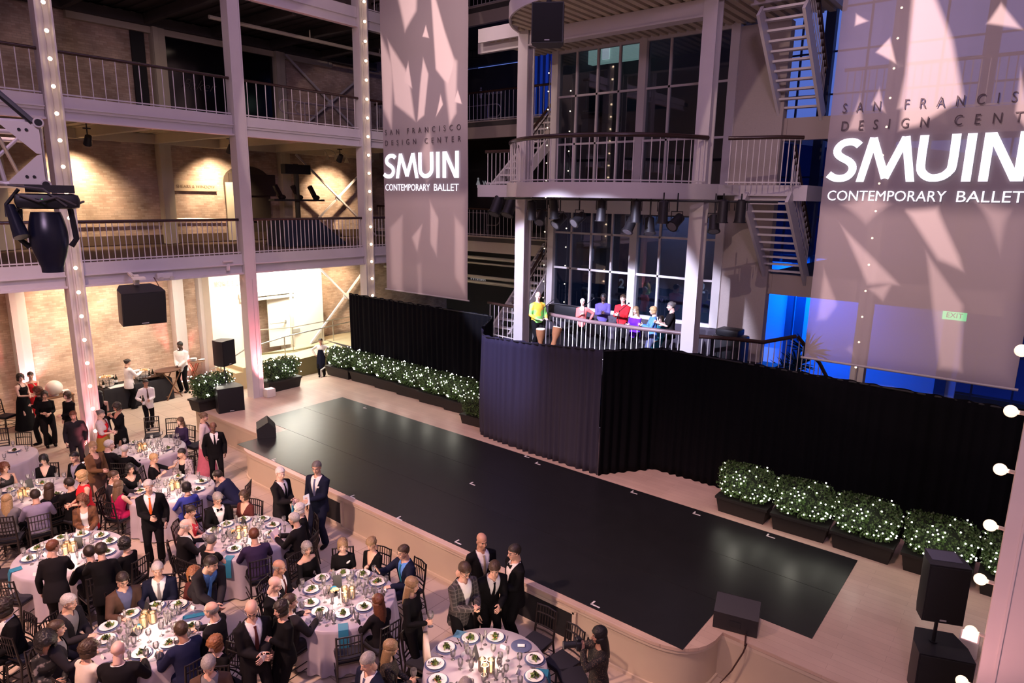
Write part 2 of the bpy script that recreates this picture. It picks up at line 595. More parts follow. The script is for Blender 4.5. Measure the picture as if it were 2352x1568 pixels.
# ---- galleries on the brick side
YB = 18.75
bays = (-3.0, 1.3, 5.85, 10.45, 14.95, 19.5)
for n, (z0, z1) in enumerate(((4.60, 5.20), (8.56, 9.12), (12.30, 12.92))):
    b = MB()
    b.box((8.0, 21.7, z1 - 0.10), (24, 5.4, 0.16))
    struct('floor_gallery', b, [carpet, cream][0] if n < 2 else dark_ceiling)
    b = MB()
    # corrugated deck and joists under the slab
    for k in range(60):
        b.box((-3.6 + k * 0.4, 21.7, z1 - 0.22), (0.2, 5.3, 0.08))
    b.box((8.0, 21.7, z1 - 0.205), (24, 5.4, 0.03))
    for x in (-0.8, 1.3, 3.6, 5.85, 8.1, 10.45, 12.7, 14.95, 17.2):
        b.box((x, 21.7, z0 + 0.16), (0.16, 5.3, 0.30))
    b.box((8, 24.1, z0 + 0.14), (24, 0.2, 0.3))
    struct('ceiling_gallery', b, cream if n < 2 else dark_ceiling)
    # edge beam: an I-section with a toe plate, one length per bay
    for i in range(len(bays) - 1):
        x0, x1 = bays[i] + 0.19, bays[i + 1] - 0.19
        L, xc = x1 - x0, (x0 + x1) / 2
        b = MB()
        b.box((xc, YB + 0.02, (z0 + z1) / 2 - 0.02), (L, 0.10, z1 - z0 - 0.06))
        b.box((xc, YB - 0.03, z1 - 0.17), (L, 0.10, 0.34))
        b.box((xc, YB - 0.04, z0 + 0.03), (L, 0.20, 0.05))
        b.box((xc, YB - 0.06, z0 + 0.30), (L, 0.13, 0.03))
        struct('trim_edge_beam', b, paint_beam)


def h_column(x, y, z0, z1, wx=0.36, wy=0.36):
    """H-section: flanges across x, channel open to +-y"""
    b = MB()
    for s in (-1, 1):
        b.box((x + s * (wx / 2 - 0.02), y, (z0 + z1) / 2), (0.04, wy, z1 - z0))
    b.box((x, y, (z0 + z1) / 2), (wx - 0.06, 0.03, z1 - z0))
    return b


for x, z0 in ((1.3, 0), (5.85, 0), (10.45, 0.75), (14.95, 0.75)):
    b = h_column(x, YB, z0, 16.4)
    if x == 10.45:
        b.box((x, YB, (z0 + 16.4) / 2), (0.34, 0.34, 16.4 - z0))
        b.box((x + 0.04, YB - 0.175, 2.6), (0.03, 0.02, 3.7))
    struct('column', b, paint)
NCX, NCY = 7.62, -0.24
b = h_column(NCX, NCY, 0.0, 16.4, 0.40, 0.46)
b.box((NCX - 0.2, NCY, 8.2), (0.02, 0.46, 16.4)); b.box((NCX - 0.215, NCY + 0.1, 8.2), (0.012, 0.02, 16.4)); b.box((NCX, NCY + 0.2, 8.2), (0.38, 0.03, 16.4))
struct('column', b, paint)
struct('column', h_column(14.95, -0.6, 0.75, 16.4), paint)
# engaged columns on the brick wall
for x, z0, z1 in ((5.95, 0, 4.6), (10.72, 0, 4.6), (10.72, 5.2, 8.56), (15.35, 5.2, 8.56), (10.85, 9.12, 12.3), (15.35, 9.12, 12.3), (5.9, 5.2, 8.56), (1.2, 0, 4.6), (11.55, 0, 4.6)):
    b = MB()
    wd = 0.42 if x != 11.55 else 0.14
    b.box((x, 24.25, (z0 + z1) / 2), (wd, 0.30, z1 - z0), bev=0.02)
    if x != 11.55: b.box((x - 0.12, 24.08, (z0 + z1) / 2), (0.16, 0.06, z1 - z0))
    struct('trim_wall_column', b, paint if z0 == 0 else cream)
# dark storefront glass and jamb on the third level
b = MB(); b.box((13.05, 24.33, 10.72), (4.1, 0.10, 3.1)); struct('window_1', b, mat('storefront_glass', (0.006, 0.006, 0.008), 0.12))
b = MB(); b.box((10.25, 24.33, 10.72), (0.42, 0.08, 3.1)); struct('trim_dark_jamb', b, dark)
b = MB()
b.box((13.0, 24.3, 12.2), (9.6, 0.22, 0.22)); struct('trim_storefront_head', b, cream)
# dark chair-rail skirting band along the gallery wall
b = MB(); b.box((8.0, 24.36, 5.36), (24, 0.06, 0.30)); struct('baseboard_left', b, mat('brown_baseboard', (0.13, 0.085, 0.055), 0.6))


# ---- white lobby with a door behind the stage-side column
lob = MB()
x0, x1, yf = 11.62, 16.42, 23.6
lob.box(((x0 + 12.95) / 2, (yf + 24.4) / 2, 2.3), (12.95 - x0, 24.4 - yf, 4.6))
lob.box(((14.85 + x1) / 2, (yf + 24.4) / 2, 2.3), (x1 - 14.85, 24.4 - yf, 4.6))
lob.box((13.9, (yf + 24.4) / 2, 3.94), (1.9, 24.4 - yf, 1.32))
struct('wall_lobby', lob, plaster)
b = MB()
b.box((13.9, 23.62, 3.18), (2.35, 0.16, 0.16)); b.box((12.9, 23.58, 2.05), (0.12, 0.08, 2.1)); b.box((14.9, 23.58, 2.05), (0.12, 0.08, 2.1))
b.box((13.9, 23.56, 3.0), (2.3, 0.06, 0.10))
struct('trim_lobby_door', b, mat('lobby_trim', (0.62, 0.57, 0.45), 0.6))
b = MB(); b.box((14.42, 23.72, 2.02), (0.9, 0.05, 2.05), rz=-0.12)
d1 = struct('door_1', b, plaster)
b = MB(); b.tube([(13.98, 23.62, 1.95), (14.6, 23.55, 1.95)], 0.025); b.box((14.62, 23.6, 1.95), (0.06, 0.08, 0.14)); part(d1, 'push_bar', b, steel)
b = MB(); b.box((13.0, 23.95, 1.75), (0.35, 0.06, 1.1)); struct('window_2', b, mat('dim_glass', (0.16, 0.15, 0.15), 0.2))
b = MB(); b.box((15.05, 23.55, 1.55), (0.34, 0.06, 0.14)); solo('wall_vent', b, mat('vent_grey', (0.35, 0.33, 0.28), 0.6), 'small grey vent plate low on the white lobby wall', 'vent')

# lettering over the door
letter_m = mat('pale_letter', (0.50, 0.46, 0.36), 0.6)
t_ = thing('lobby_sign', '', 'sign', (13.5, 23.56, 3.62))
text('lettering', 'KNEEDLER', 0.28, (-.85, 0, 0), (1, 0, 0), (0, 0, 1), letter_m, spacing=1.25, width=1.55, parent=t_)
text('lettering', 'FAUCHERE', 0.28, (.85, 0, 0), (1, 0, 0), (0, 0, 1), letter_m, spacing=1.25, width=1.55, parent=t_)
tag(t_, 'pale raised letters ending FAUCHERE above the white lobby door', 'sign')
# ---- ramp, steps and terrace beside the lobby
b = MB()
b.add([(12.3, 22.2, 0), (12.3, 23.6, 0), (12.3, 22.2, 0.60), (12.3, 23.6, 0.80), (16.5, 22.2, 0.0), (16.5, 23.6, 0), (16.5, 22.2, 0.80), (16.5, 23.6, 0.9)],
      [(0, 1, 3, 2), (4, 6, 7, 5), (2, 3, 7, 6), (0, 2, 6, 4), (1, 5, 7, 3)], 0)
b.m[3] = 1
b.box((18.5, 22.2, 0.902), (3.98, 4.2, 0.02))
struct('floor_ramp', b, [tan_step, olive])
b = MB()
for k in range(5):
    b.box((12.25 - 0.30 * (k + 0.5), 22.9, (0.78 - 0.15 * k) / 2), (0.30, 1.4, 0.78 - 0.15 * k))
struct('floor_steps', b, tan_step)

# ---- stage
def stage_poly(off=0.0):
    pts = [(8.68 - off, -2.5)]
    n = 8
    for k in range(n + 1):
        a = PI / 2 * k / n
        cx, cy = math.cos(a) ** 0.75, math.sin(a) ** 0.75
        pts.append((8.68 - (0.83 + off) * cy - off * 0, 4.0 - (0.98 + off) * cx))
    for k in range(n + 1):
        a = PI / 2 * k / n
        cx, cy = math.cos(a) ** 0.75, math.sin(a) ** 0.75
        pts.append((8.68 - (0.83 + off) * cx, 14.3 + (0.98 + off) * cy))
    pts += [(8.68 - off, 19.05 + off), (15.2, 19.05 + off), (15.2, -2.5)]
    # drop the concave double point
    return pts


st = thing('stage', 'long low stage of pale boards with a rounded thrust front', 'stage', (0, 0, 0))
ZS = 0.75
b = MB(); b.prism(stage_poly(0.05), ZS - 0.05, ZS); part(st, 'deck', b, wood_pale, smooth=20)
b = MB(); b.prism(stage_poly(0.0), 0.0, ZS - 0.05); part(st, 'front_panel', b, panel_m, smooth=40)
b = MB(); b.prism(stage_poly(0.03), ZS - 0.11, ZS - 0.055); part(st, 'moulding', b, trim_m, smooth=40)
b = MB(); b.prism(stage_poly(0.03), 0.0, 0.05); part(st, 'skirting', b, trim_m, smooth=40)
# openings in the stage front: dark hatches with pale frames
for (ya, yb) in ((10.9, 11.95), (5.0, 6.3)):
    b = MB(); b.box((7.845, (ya + yb) / 2, 0.34), (0.03, yb - ya, 0.50)); part(st, 'hatch', b, black_grille)
    b = MB()
    for y in (ya, yb): b.box((7.84, y, 0.34), (0.06, 0.07, 0.56))
    for z in (0.07, 0.61): b.box((7.84, (ya + yb) / 2, z), (0.06, yb - ya, 0.05))
    part(st, 'hatch_frame', b, trim_m)
# black dance mat in three rolls, with tape ticks
def marley_mat():
    M = mat('dance_vinyl', (0.013, 0.0135, 0.015), 0.33, var=0.25, scale=3, bump=0.05)
    return M
dm = thing('dance_mat', 'black vinyl dance mat in long strips on the pale stage', 'mat', (0, 0, ZS))
for (xa, xb, ya, yb) in ((7.93, 9.37, 3.25, 15.31), (9.375, 10.775, 1.92, 16.65), (10.78, 12.18, 1.92, 16.68)):
    b = MB(); b.box(((xa + xb) / 2, (ya + yb) / 2, 0.004), (xb - xa - .004, yb - ya, 0.008)); part(dm, 'strip', b, marley_mat())
tape = mat('white_tape', (0.75, 0.72, 0.70), 0.6)
for (x, y) in ((838, 938), (1085, 1113), (917, 1193), (628, 1058), (810, 1143), (1052, 1248), (1367, 1392), (1600, 1182), (1770, 1234), (1456, 1133), (1210, 1050), (1235, 1066)):
    p = PZ(x, y, ZS)
    b = MB(); b.box((p.x, p.y, 0.010), (0.03, 0.16, 0.002)); b.box((p.x + 0.05, p.y + 0.07, 0.010), (0.10, 0.03, 0.002))
    part(dm, 'tape_mark', b, tape)

# ---- bandstand tower beyond the drapes
XT, ZF = 15.6, 2.6
LC, LR = (16.2, 9.5), 3.0


def arc(cx, cy, r, a0, a1, n):
    return [(cx + r * math.cos(a0 + (a1 - a0) * k / n), cy + r * math.sin(a0 + (a1 - a0) * k / n)) for k in range(n + 1)]


for y in (12.28, 6.85):
    struct('column', h_column(XT, y, 1.0, 16.4, 0.34, 0.34), paint)
# rounded landings (band level, middle, top)
A0, A1 = math.radians(102), math.radians(262)
for n, (z0, z1) in enumerate(((2.2, ZF), (6.97, 7.33), (11.42, 11.80))):
    b = MB()
    if n == 0:
        poly = [(15.0, 13.6), (14.2, 12.0), (13.9, 9.6), (14.2, 7.2), (15.2, 5.4), (18.4, 5.4), (18.4, 13.6)]
        b.prism(poly, z0, z1)
        struct('floor_band', b, mat('black_deck', (0.012, 0.010, 0.012), 0.5))
    else:
        poly = arc(LC[0], LC[1], LR, A0, A1, 32) + [(16.6, 6.2), (16.6, 4.7), (18.4, 4.7), (18.4, 14.0), (15.7, 14.0), (15.7, 12.6)]
        b.prism(poly, z0 + 0.12, z1)
        struct('floor_landing', b, [paint_beam])
        # plate fascia round the rim
        b = MB()
        for pts in (arc(LC[0], LC[1], LR, A0, A1, 40),):
            ring = []
            for (x, y) in pts:
                d = Vector((x - LC[0], y - LC[1], 0)).normalized()
                o_ = Vector((x, y, 0)) + d * 0.03
                i_ = Vector((x, y, 0)) - d * 0.02
                ring.append([Vector((o_.x, o_.y, z0)), Vector((o_.x, o_.y, z1)), Vector((i_.x, i_.y, z1)), Vector((i_.x, i_.y, z0))])
            b.loft(ring)
        b.box((15.7, 13.3, (z0 + z1) / 2), (0.10, 1.7, z1 - z0))
        b.box((16.55, 5.5, (z0 + z1) / 2), (0.10, 1.7, z1 - z0)); b.box((17.4, 4.72, (z0 + z1) / 2), (1.7, 0.10, z1 - z0))
        struct('trim_landing_fascia', b, paint_beam, smooth=30)
        if n == 2:
            # ribbed metal soffit and the beam across the columns
            b = MB()
            for k in range(34):
                yy = 5.0 + k * 0.27
                dx = max(0.0, 1 - ((yy - LC[1]) / (LR - 0.05)) ** 2)
                xa = LC[0] - LR * math.sqrt(dx) * 0.97 if dx > 0 else 16.0
                b.bar((xa, yy, z0 + 0.09), (18.3, yy, z0 + 0.09), 0.15, 0.09)
            struct('ceiling_landing', b, mat('ribbed_soffit', (0.52, 0.45, 0.33), 0.6))
        b = MB()
        b.box((XT, 9.55, z0 - 0.16), (0.22, 5.1, 0.40))
        b.box((XT, 9.55, z0 - 0.34), (0.34, 5.1, 0.04))
        b.box((18.25, 9.55, z0 + 0.22), (0.22, 6.2, 0.24))
        b.box((XT + 0.5, 13.5, z0 - 0.05), (0.14, 2.0, 0.3))
        if n == 2: struct('trim_landing_beam', b, paint_beam)
        else:
            b = MB(); b.box((18.05, 10.1, z0 - 0.22), (0.06, 5.8, 0.46)); struct('trim_landing_beam', b, paint_beam)

# glazed tower front: frame posts, muntins and panes, two storeys
XG = 18.2
for n, (z0, z1) in enumerate(((3.40, 6.75), (7.33, 11.5))):
    b = MB()
    for y, wd in ((13.08, 0.24), (9.98, 0.24), (7.28, 0.24)):
        b.box((XG - 0.03, y, (z0 + z1) / 2), (0.2, wd, z1 - z0))
    b.box((XG, 10.2, z1 - 0.05), (0.16, 6.0, 0.12)); b.box((XG, 10.2, z0 + 0.03), (0.16, 6.0, 0.10))
    ys = [12.28, 11.50, 10.74] + [9.22, 8.35, 7.95] if n == 1 else [12.28, 11.50, 10.74, 9.15, 8.28, 7.7]
    ys = [12.30, 11.54, 10.78, 9.14, 8.22]
    for y in ys: b.box((XG, y, (z0 + z1) / 2), (0.09, 0.06, z1 - z0))
    for z in ((4.72, 5.87) if n == 0 else (8.65, 10.10)):
        b.box((XG, 10.2, z), (0.09, 6.0, 0.06))
    wn = struct('window_%d' % (3 + n), b, paint)
    b = MB(); b.box((XG + 0.02, 10.2, (z0 + z1) / 2), (0.012, 5.9, z1 - z0)); part(wn, 'pane', b, glass_dark)
b = MB(); b.box((XG, 10.2, 3.0), (0.14, 6.0, 0.8)); struct('trim_window_sill', b, mat('sill_dark', (0.06, 0.05, 0.07), 0.6))
b = MB(); b.box((XG + 0.1, 6.55, 6.2), (0.3, 1.3, 10.4)); b.box((XG + 1.3, 7.2, 6.2), (2.6, 0.2, 10.4)); struct('wall_tower', b, stucco)
# rooms behind the tower glass
b = MB(); b.box((21.6, 10.2, 5.0), (0.2, 6.2, 4.2)); b.box((21.6, 10.2, 10.2), (0.2, 6.2, 6.0)); b.box((20.0, 13.28, 8.0), (3.4, 0.1, 11.0)); b.box((20.0, 10.2, 13.4), (3.4, 6.2, 0.2)); struct('wall_tower_room', b, mat('blue_grey_room', (0.09, 0.10, 0.14), 0.8))
b = MB(); b.box((20.0, 10.2, 7.08), (3.4, 6.2, 0.3)); struct('ceiling_tower_room', b, dark_ceiling)
# a lit upper room: its light put into the glowing wall and cabinet
q0_, q1_ = PX(1325, 150, 20.2), PX(1470, 90, 20.2)
b = MB(); b.box((20.35, (q0_.y + q1_.y) / 2, (q0_.z + q1_.z) / 2 + .03), (0.3, abs(q0_.y - q1_.y), q1_.z - q0_.z + .1)); struct('wall_lit_room', b, mat('lit_room', (0.5, 0.6, 0.5), 0.7, emit=(0.55, 0.80, 0.66), estr=0.62))
q2_ = PX(1393, 121, 20.2)
b = MB(); b.box((20.17, q2_.y, q2_.z), (0.05, 0.26, 0.42)); b.box((20.17, q2_.y + .02, q2_.z + .36), (0.05, 0.3, 0.2))
solo('wall_cabinet', b, mat('white_cabinet', (0.9, 0.92, 0.9), 0.5, emit=(0.9, 1.0, 0.95), estr=0.8), 'small white unit on the lit wall behind the upper tower glass', 'cabinet')

# ---- far galleries behind the left side of the tower (ground terrace, two levels)
XFW = 20.0
for (z0, z1) in ((4.83, 5.47), (9.2, 9.85), (13.3, 13.95)):
    b = MB(); b.box((22.2, 18.6, z1 - 0.12), (4.6, 12, 0.2)); struct('floor_far_gallery', b, dark_ceiling)
    b = MB(); b.box((XFW, 18.6, (z0 + z1) / 2), (0.16, 12, z1 - z0)); b.box((XFW - 0.06, 18.6, z1 - 0.03), (0.14, 12, 0.05)); struct('trim_far_fascia', b, mat('far_fascia', (0.50, 0.42, 0.38), 0.6))
for (zz, yy, lab) in ((4.55, 0, 'topmost pale pipe'), (4.3, 0.2, 'thin pale pipe second from the top'), (3.75, 0.1, 'third pale pipe down'), (3.5, 0.3, 'lowest pale pipe')):
    b = MB(); b.tube([(20.3 + yy, 12.9, zz), (20.3 + yy, 24.3, zz)], 0.07 if zz != 4.3 else 0.04)
    solo('overhead_pipe', b, mat('pale_pipe', (0.48, 0.44, 0.38), 0.5), lab + ' under the far gallery above the Women sign', 'pipe', 'pipes under the far gallery')

# ---- end wall of dusk glass
b = MB()
XE = 24.4
for k in range(18):
    b.box((XE, 11.6 - k * 1.02, 8.7), (0.09, 0.055, 15.6))
for k in range(12):
    b.box((XE, 2.9, 1.2 + 1.32 * k), (0.08, 18.6, 0.05))
for y in (6.6, 2.2, -2.2):
    b.box((XE - 0.2, y, 8.7), (0.3, 0.3, 15.6))
we = struct('window_5', b, mullion_dark)
b = MB(); b.box((XE + 0.05, 2.9, 10.4), (0.012, 18.4, 11.6)); part(we, 'pane', b, glass_dusk)
# deep blue building seen through the glass
bl = thing('neighbour_building', 'dark blue building with sloping roof outside the end glass', 'building', (31, 5, 0))
b = MB()
b.add([(-2, -14, 0), (-2, 12, 0), (-2, 12, 10.6), (-2, -14, 6.9), (6, -14, 0), (6, 12, 0), (6, 12, 10.6), (6, -14, 6.9)],
      [(0, 3, 2, 1), (4, 5, 6, 7), (2, 3, 7, 6), (0, 4, 7, 3), (1, 2, 6, 5)])
part(bl, 'body', b, mat('blue_facade', (0.01, 0.05, 0.26), 0.7, var=0.3, scale=0.6))
b = MB()
b.bar((-2.15, 12, 10.6), (-2.15, -14, 6.9), 0.3, 0.3)
part(bl, 'roof_edge', b, mat('roof_edge_white', (0.5, 0.6, 0.8), 0.6))
# blue lit ground-floor wall, gallery edges there
blue_wall = mat('blue_wash_wall', (0.35, 0.45, 0.75), 0.7, var=0.1, scale=1)
b = MB(); b.box((24.2, 5.0, 2.9), (0.2, 6.4, 4.0)); struct('wall_blue', b, blue_wall)
b = MB(); b.box((24.05, 6.9, 2.9), (0.3, 0.22, 4.0)); struct('trim_blue_post', b, mullion_dark)
for z1 in (5.05, 9.05):
    b = MB(); b.box((21.4, 2.9, z1 - 0.1), (5.9, 6.4, 0.2)); struct('floor_bridge', b, grey_carpet)
    b = MB(); b.box((18.4, 3.4, z1 - 0.27), (0.16, 5.4, 0.55)); b.box((19.0, 5.9, z1 - 0.27), (1.4, 0.16, 0.55)); struct('trim_bridge_fascia', b, mat('bridge_fascia', (0.42, 0.35, 0.31), 0.6))
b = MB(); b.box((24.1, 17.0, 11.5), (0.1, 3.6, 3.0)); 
struct('window_6', b, mat('blue_lit_corrugated', (0.03, 0.09, 0.45), 0.5, emit=(0.01, 0.05, 0.4), estr=0.25))  # corrugated metal; the blue light on it is put into colour and glow
b = MB()
for k in range(13): b.box((24.0, 15.3 + k * 0.29, 11.5), (0.1, 0.07, 3.0))
struct('trim_blue_ribs', b, mullion_dark)

# ------------------------------------------------------------------ railings
def railing(label, pts, spacing=0.145, h=1.02, rr=0.038, group=None, rail_m=None, off=0.0, clip_b=0.0, post_ends=False, mid=False):
    """pts: floor-level polyline; handrail, balusters (one part each)"""
    rail_m = rail_m or rail_wood
    pts = [Vector(p) for p in pts]
    t = thing('balcony_railing', label, 'railing', (0, 0, 0), 0, group)
    b = MB()
    b.tube([p + Vector((0, 0, h)) for p in pts], rr, 10)
    part(t, 'handrail', b, rail_m, smooth=60)
    b = MB()
    for i in range(len(pts) - 1):
        b.bar(pts[i] + Vector((0, 0, 0.05)), pts[i + 1] + Vector((0, 0, 0.05)), 0.03, 0.03)
    if mid:
        for i in range(len(pts) - 1):
            b.bar(pts[i] + Vector((0, 0, h * .82)), pts[i + 1] + Vector((0, 0, h * .82)), 0.03, 0.03)
    part(t, 'bottom_rail', b, baluster_m)
    b = MB(); b.tube([(0, 0, 0.0), (0, 0, h)], 0.0125, 6)
    me = b.mesh('baluster', 60)
    me.materials.append(baluster_m)
    # walk the line
    seg = [(pts[i + 1] - pts[i]).length for i in range(len(pts) - 1)]
    tot = sum(seg)
    n = max(1, int(round(tot / spacing)))
    n = min(n, 100)
    for k in range(n):
        s = tot * (k + 0.5) / n
        i = 0
        while s > seg[i] and i < len(seg) - 1:
            s -= seg[i]; i += 1
        p = pts[i].lerp(pts[i + 1], min(1, s / seg[i]))
        put('baluster', me, baluster_m, t, p)
    return t


lv = {2: 5.20, 3: 9.12, 4: 12.92}
nm = {(2, 0): 'second-level balcony railing cut off by the picture edge behind the black moving lights', (2, 1): 'second-level balcony railing between the two string-lit and plain columns',
      (2, 2): 'second-level balcony railing in front of the X-braced brick bay', (2, 3): 'second-level balcony railing beginning beside the hanging narrow banner'}
nm = {2: ['second-level railing running off the picture edge behind the moving-head lamp', 'second-level railing in front of the lit SHEARS & WINDOW sign',
          'second-level railing in front of the X-braced brick bay', 'second-level railing end half hidden by the narrow banner'],
      3: ['third-level railing running off the picture edge above the silver truss', 'third-level railing in front of the script-lettered dark storefront',
          'third-level railing in front of two looped metal ramp rails', 'third-level railing end half hidden by the narrow banner'],
      4: [None, None, None, 'topmost railing end between string-lit column and banner']}
for L in (2, 3, 4):
    for i in range(4):
        if nm[L][i] is None: continue
        x0, x1 = bays[i + 1] + 0.2, bays[i + 2] - 0.2
        if i == 0: x0, x1 = 1.5, 5.65
        railing(nm[L][i], [(x0, YB - 0.02, lv[L]), (x1, YB - 0.02, lv[L])], 0.145 if L == 2 else 0.285, 1.0, 0.04, 'brick-side gallery railings')
for z, lab in ((5.47, 'far railing on the mezzanine between two Women signs'), (9.85, 'far railing on the dark upper gallery beside the tower'), (13.95, 'far topmost railing at the picture top beside the banner')):
    railing(lab, [(XFW - 0.02, 24.2, z), (XFW - 0.02, 13.0, z)], 0.2, 1.05, 0.045, 'far gallery railings')
ac = [(x, y, 7.33) for x, y in arc(LC[0], LC[1], LR - 0.06, math.radians(108), math.radians(254), 48)]
railing('curved railing of white bars and dark rail on the middle landing', ac, 0.20, 1.05, 0.055)
railing('straight landing railing between the front tower column and the stairs', [(15.7, 6.3, 7.33), (16.0, 5.2, 7.33), (16.35, 4.8, 7.33)], 0.13, 1.05, 0.045)
railing('short railing stub at the landing end above the cylindrical lamps', [(15.75, 13.9, 7.33), (15.75, 12.6, 7.33)], 0.16, 0.98, 0.05)
# band railing
railing('curved silver-brown railing in front of the clapping singers', [(15.75, 12.0, ZF), (15.45, 10.9, ZF), (15.3, 9.6, ZF), (15.35, 8.2, ZF), (15.55, 7.05, ZF)], 0.155, 1.05, 0.055,
        rail_m=mat('rail_brown_grey', (0.20, 0.13, 0.13), 0.35))
railing('short railing beside the drummer running to the tower column', [(15.9, 13.9, ZF), (15.75, 12.5, ZF)], 0.2, 1.05, 0.045)
railing('low railing dipping from the tower column to the back stairs', [(15.7, 6.65, ZF), (16.1, 5.9, ZF - .02), (16.6, 5.35, ZF - 0.1), (17.2, 4.75, ZF + 0.05)], 0.15, 1.0, 0.05)
railing('dark railing descending beyond the black drape near the blue wall', [(17.2, 4.7, ZF + 0.05), (17.5, 4.2, ZF - 0.6), (17.7, 3.9, ZF - 1.2)], 0.15, 1.0, 0.045)
railing('railing along the far bridge seen through the wide banner', [(18.4, 4.6, 9.05), (18.4, 0.8, 9.05)], 0.16, 1.05, 0.04)


# ------------------------------------------------------------------ stairs on the tower's flank
def stair(label, x0, z0, x1, z1, y0, y1, n, rail_side=None):
    t = thing('open_stair', label, 'stairs', (x0, (y0 + y1) / 2, min(z0, z1)))
    base = t.location
    def L(p): return Vector(p) - base
    for s, y in ((0, y0), (1, y1)):
        b = MB(); b.bar(L((x0 - .1, y, z0 - 0.14)), L((x1 + .1, y, z1 - 0.14)), 0.07, 0.34)
        part(t, 'stringer', b, paint_beam)
    me = None
    for k in range(n):
        f = (k + 0.5) / n
        p = L((x0 + (x1 - x0) * f, (y0 + y1) / 2, z0 + (z1 - z0) * f))
        if me is None:
            b = MB(); b.box((0, 0, 0), (abs(x1 - x0) / n * 0.92, abs(y1 - y0) - 0.07, 0.05))
            o = part(t, 'tread', b, paint_beam, loc=p); me = o.data
        else: put('tread', me, paint_beam, t, p)
    if rail_side is not None:
        y = (y0, y1)[rail_side]
        b = MB(); b.tube([L((x0, y, z0 + 1.0)), L((x1, y, z1 + 1.0))], 0.045, 8); part(t, 'handrail', b, rail_wood)
        b = MB(); b.tube([L((x0, y, z0 + .8)), L((x1, y, z1 + .8))], 0.02, 6); part(t, 'guard_rail', b, rail_wood)
        mb = None
        m_ = 16
        for k in range(m_):
            f = (k + 0.5) / m_
            p = L((x0 + (x1 - x0) * f, y, z0 + (z1 - z0) * f))
            if mb is None:
                b = MB(); b.tube([(0, 0, -.05), (0, 0, 0.98)], 0.0125, 6); o = part(t, 'baluster', b, baluster_m, loc=p); mb = o.data
            else: put('baluster', mb, baluster_m, t, p)
    return t


stair('open white stair seen from below in front of the dusk window', 16.35, 11.35, 18.35, 9.2, 6.02, 5.02, 11, 1)
stair('open white stair descending from the middle landing toward the blue wall', 16.35, 7.2, 18.35, 5.05, 6.0, 4.98, 11, 1)
stair('narrow stair rising behind the tower column to the far mezzanine', 16.6, 7.33, 19.4, 9.8, 14.3, 13.45, 11, 1)
stair('narrow stair rising behind the drummer to the lower mezzanine', 16.6, 2.6, 19.4, 5.4, 14.3, 13.45, 12, 1)

# looped metal rails of the third-level ramp, ramp rails by the lobby
loop_m = mat('loop_rail', (0.30, 0.25, 0.26), 0.5)


def loop_rail(label, a, b_, z, h0, h1, m=None, r=0.022):
    a, b_ = Vector((*a, z)), Vector((*b_, z))
    t = thing('ramp_rail', label, 'railing', a)
    d = b_ - a
    mb = MB()
    n = 8
    pts = [d + Vector((0, 0, h1)), Vector((0, 0, h1)) + d * 0.1]
    dn = d.normalized()
    rad = (h1 - h0) / 2
    for k in range(1, n):
        q = PI * k / n
        pts.append(d * 0.1 - dn * rad * math.sin(q) + Vector((0, 0, (h1 + h0) / 2 + rad * math.cos(q))))
    pts += [Vector((0, 0, h0)) + d * 0.1, d * 0.32 + Vector((0, 0, h0))]
    mb.tube(pts, r, 8)
    part(t, 'rail', mb, m or loop_m)
    for f in (0.32, 0.98):
        mb = MB(); mb.tube([d * f, d * f + Vector((0, 0, h1))], r, 8); part(t, 'post', mb, m or loop_m)
    return t


loop_rail('looped metal ramp rail behind the third-level balusters, lower one', (12.6, 20.2), (16.0, 20.2), 9.12, 0.45, 0.85)
loop_rail('looped metal ramp rail behind the third-level balusters, upper one', (14.0, 21.4), (17.0, 21.4), 9.12, 0.62, 1.0)
for z, lab in ((5.47, 'looped ramp rail behind the mezzanine bars beside the banner'), (9.85, 'looped ramp rail behind the dark upper gallery bars')):
    loop_rail(lab, (21.6, 18.3), (21.6, 20.5), z, 0.35, 0.85)
t = thing('ramp_handrail', 'thin steel handrail following the ramp outside the white lobby', 'railing', (12.5, 22.25, 0.55))
pts = [(0.0, 0, 0.95), (1.2, 0, 1.12), (4.6, 0.1, 1.28)]
b = MB(); b.tube(pts, 0.025, 8); part(t, 'rail', b, steel)
for x, z in ((0.02, .95), (1.2, 1.1), (2.9, 1.2), (4.5, 1.27)):
    b = MB(); b.tube([(x, 0, 0.0), (x, 0, z)], 0.02, 8); part(t, 'post', b, steel)
t = thing('terrace_handrail', 'thin steel handrail round the raised terrace corner by the lobby', 'railing', (14.6, 23.1, 0.8))
b = MB(); b.tube([(-1.2, 0.42, 1.0), (0, 0, 1.0), (4.0, 0.2, 1.05)], 0.022, 8); part(t, 'rail', b, steel)
b = MB(); b.tube([(-1.2, 0.42, .05), (0, 0, .05), (4.0, 0.2, 0.05)], 0.03, 8); part(t, 'kerb_rail', b, olive)
for x, y in ((-1.2, 0.42), (0, 0), (2.0, 0.1), (4.0, 0.2)):
    b = MB(); b.tube([(x, y, 0.0), (x, y, 1.0)], 0.02, 8); part(t, 'post', b, steel)
t = thing('step_handrail', 'sloping pale handrail beside the lobby steps behind the black speaker', 'railing', (10.75, 22.15, 0.0))
b = MB(); b.tube([(0.35, 0, 0.72), (0.05, 0, 0.74), (-0.1, 0, .86), (0.0, 0, 0.98), (0.3, 0, 1.02), (1.9, 0, 1.75)], 0.024, 8); part(t, 'rail', b, steel)
for x, z in ((0.35, 1.02), (1.85, 1.72)):
    b = MB(); b.tube([(x, 0, 0.0), (x, 0, z)], 0.022, 8); part(t, 'post', b, steel)
p = PZ(722, 868, 0)
t = thing('short_handrail', 'short slanted handrail in front of the aproned man', 'railing', (14.2, 19.9, 0.0))
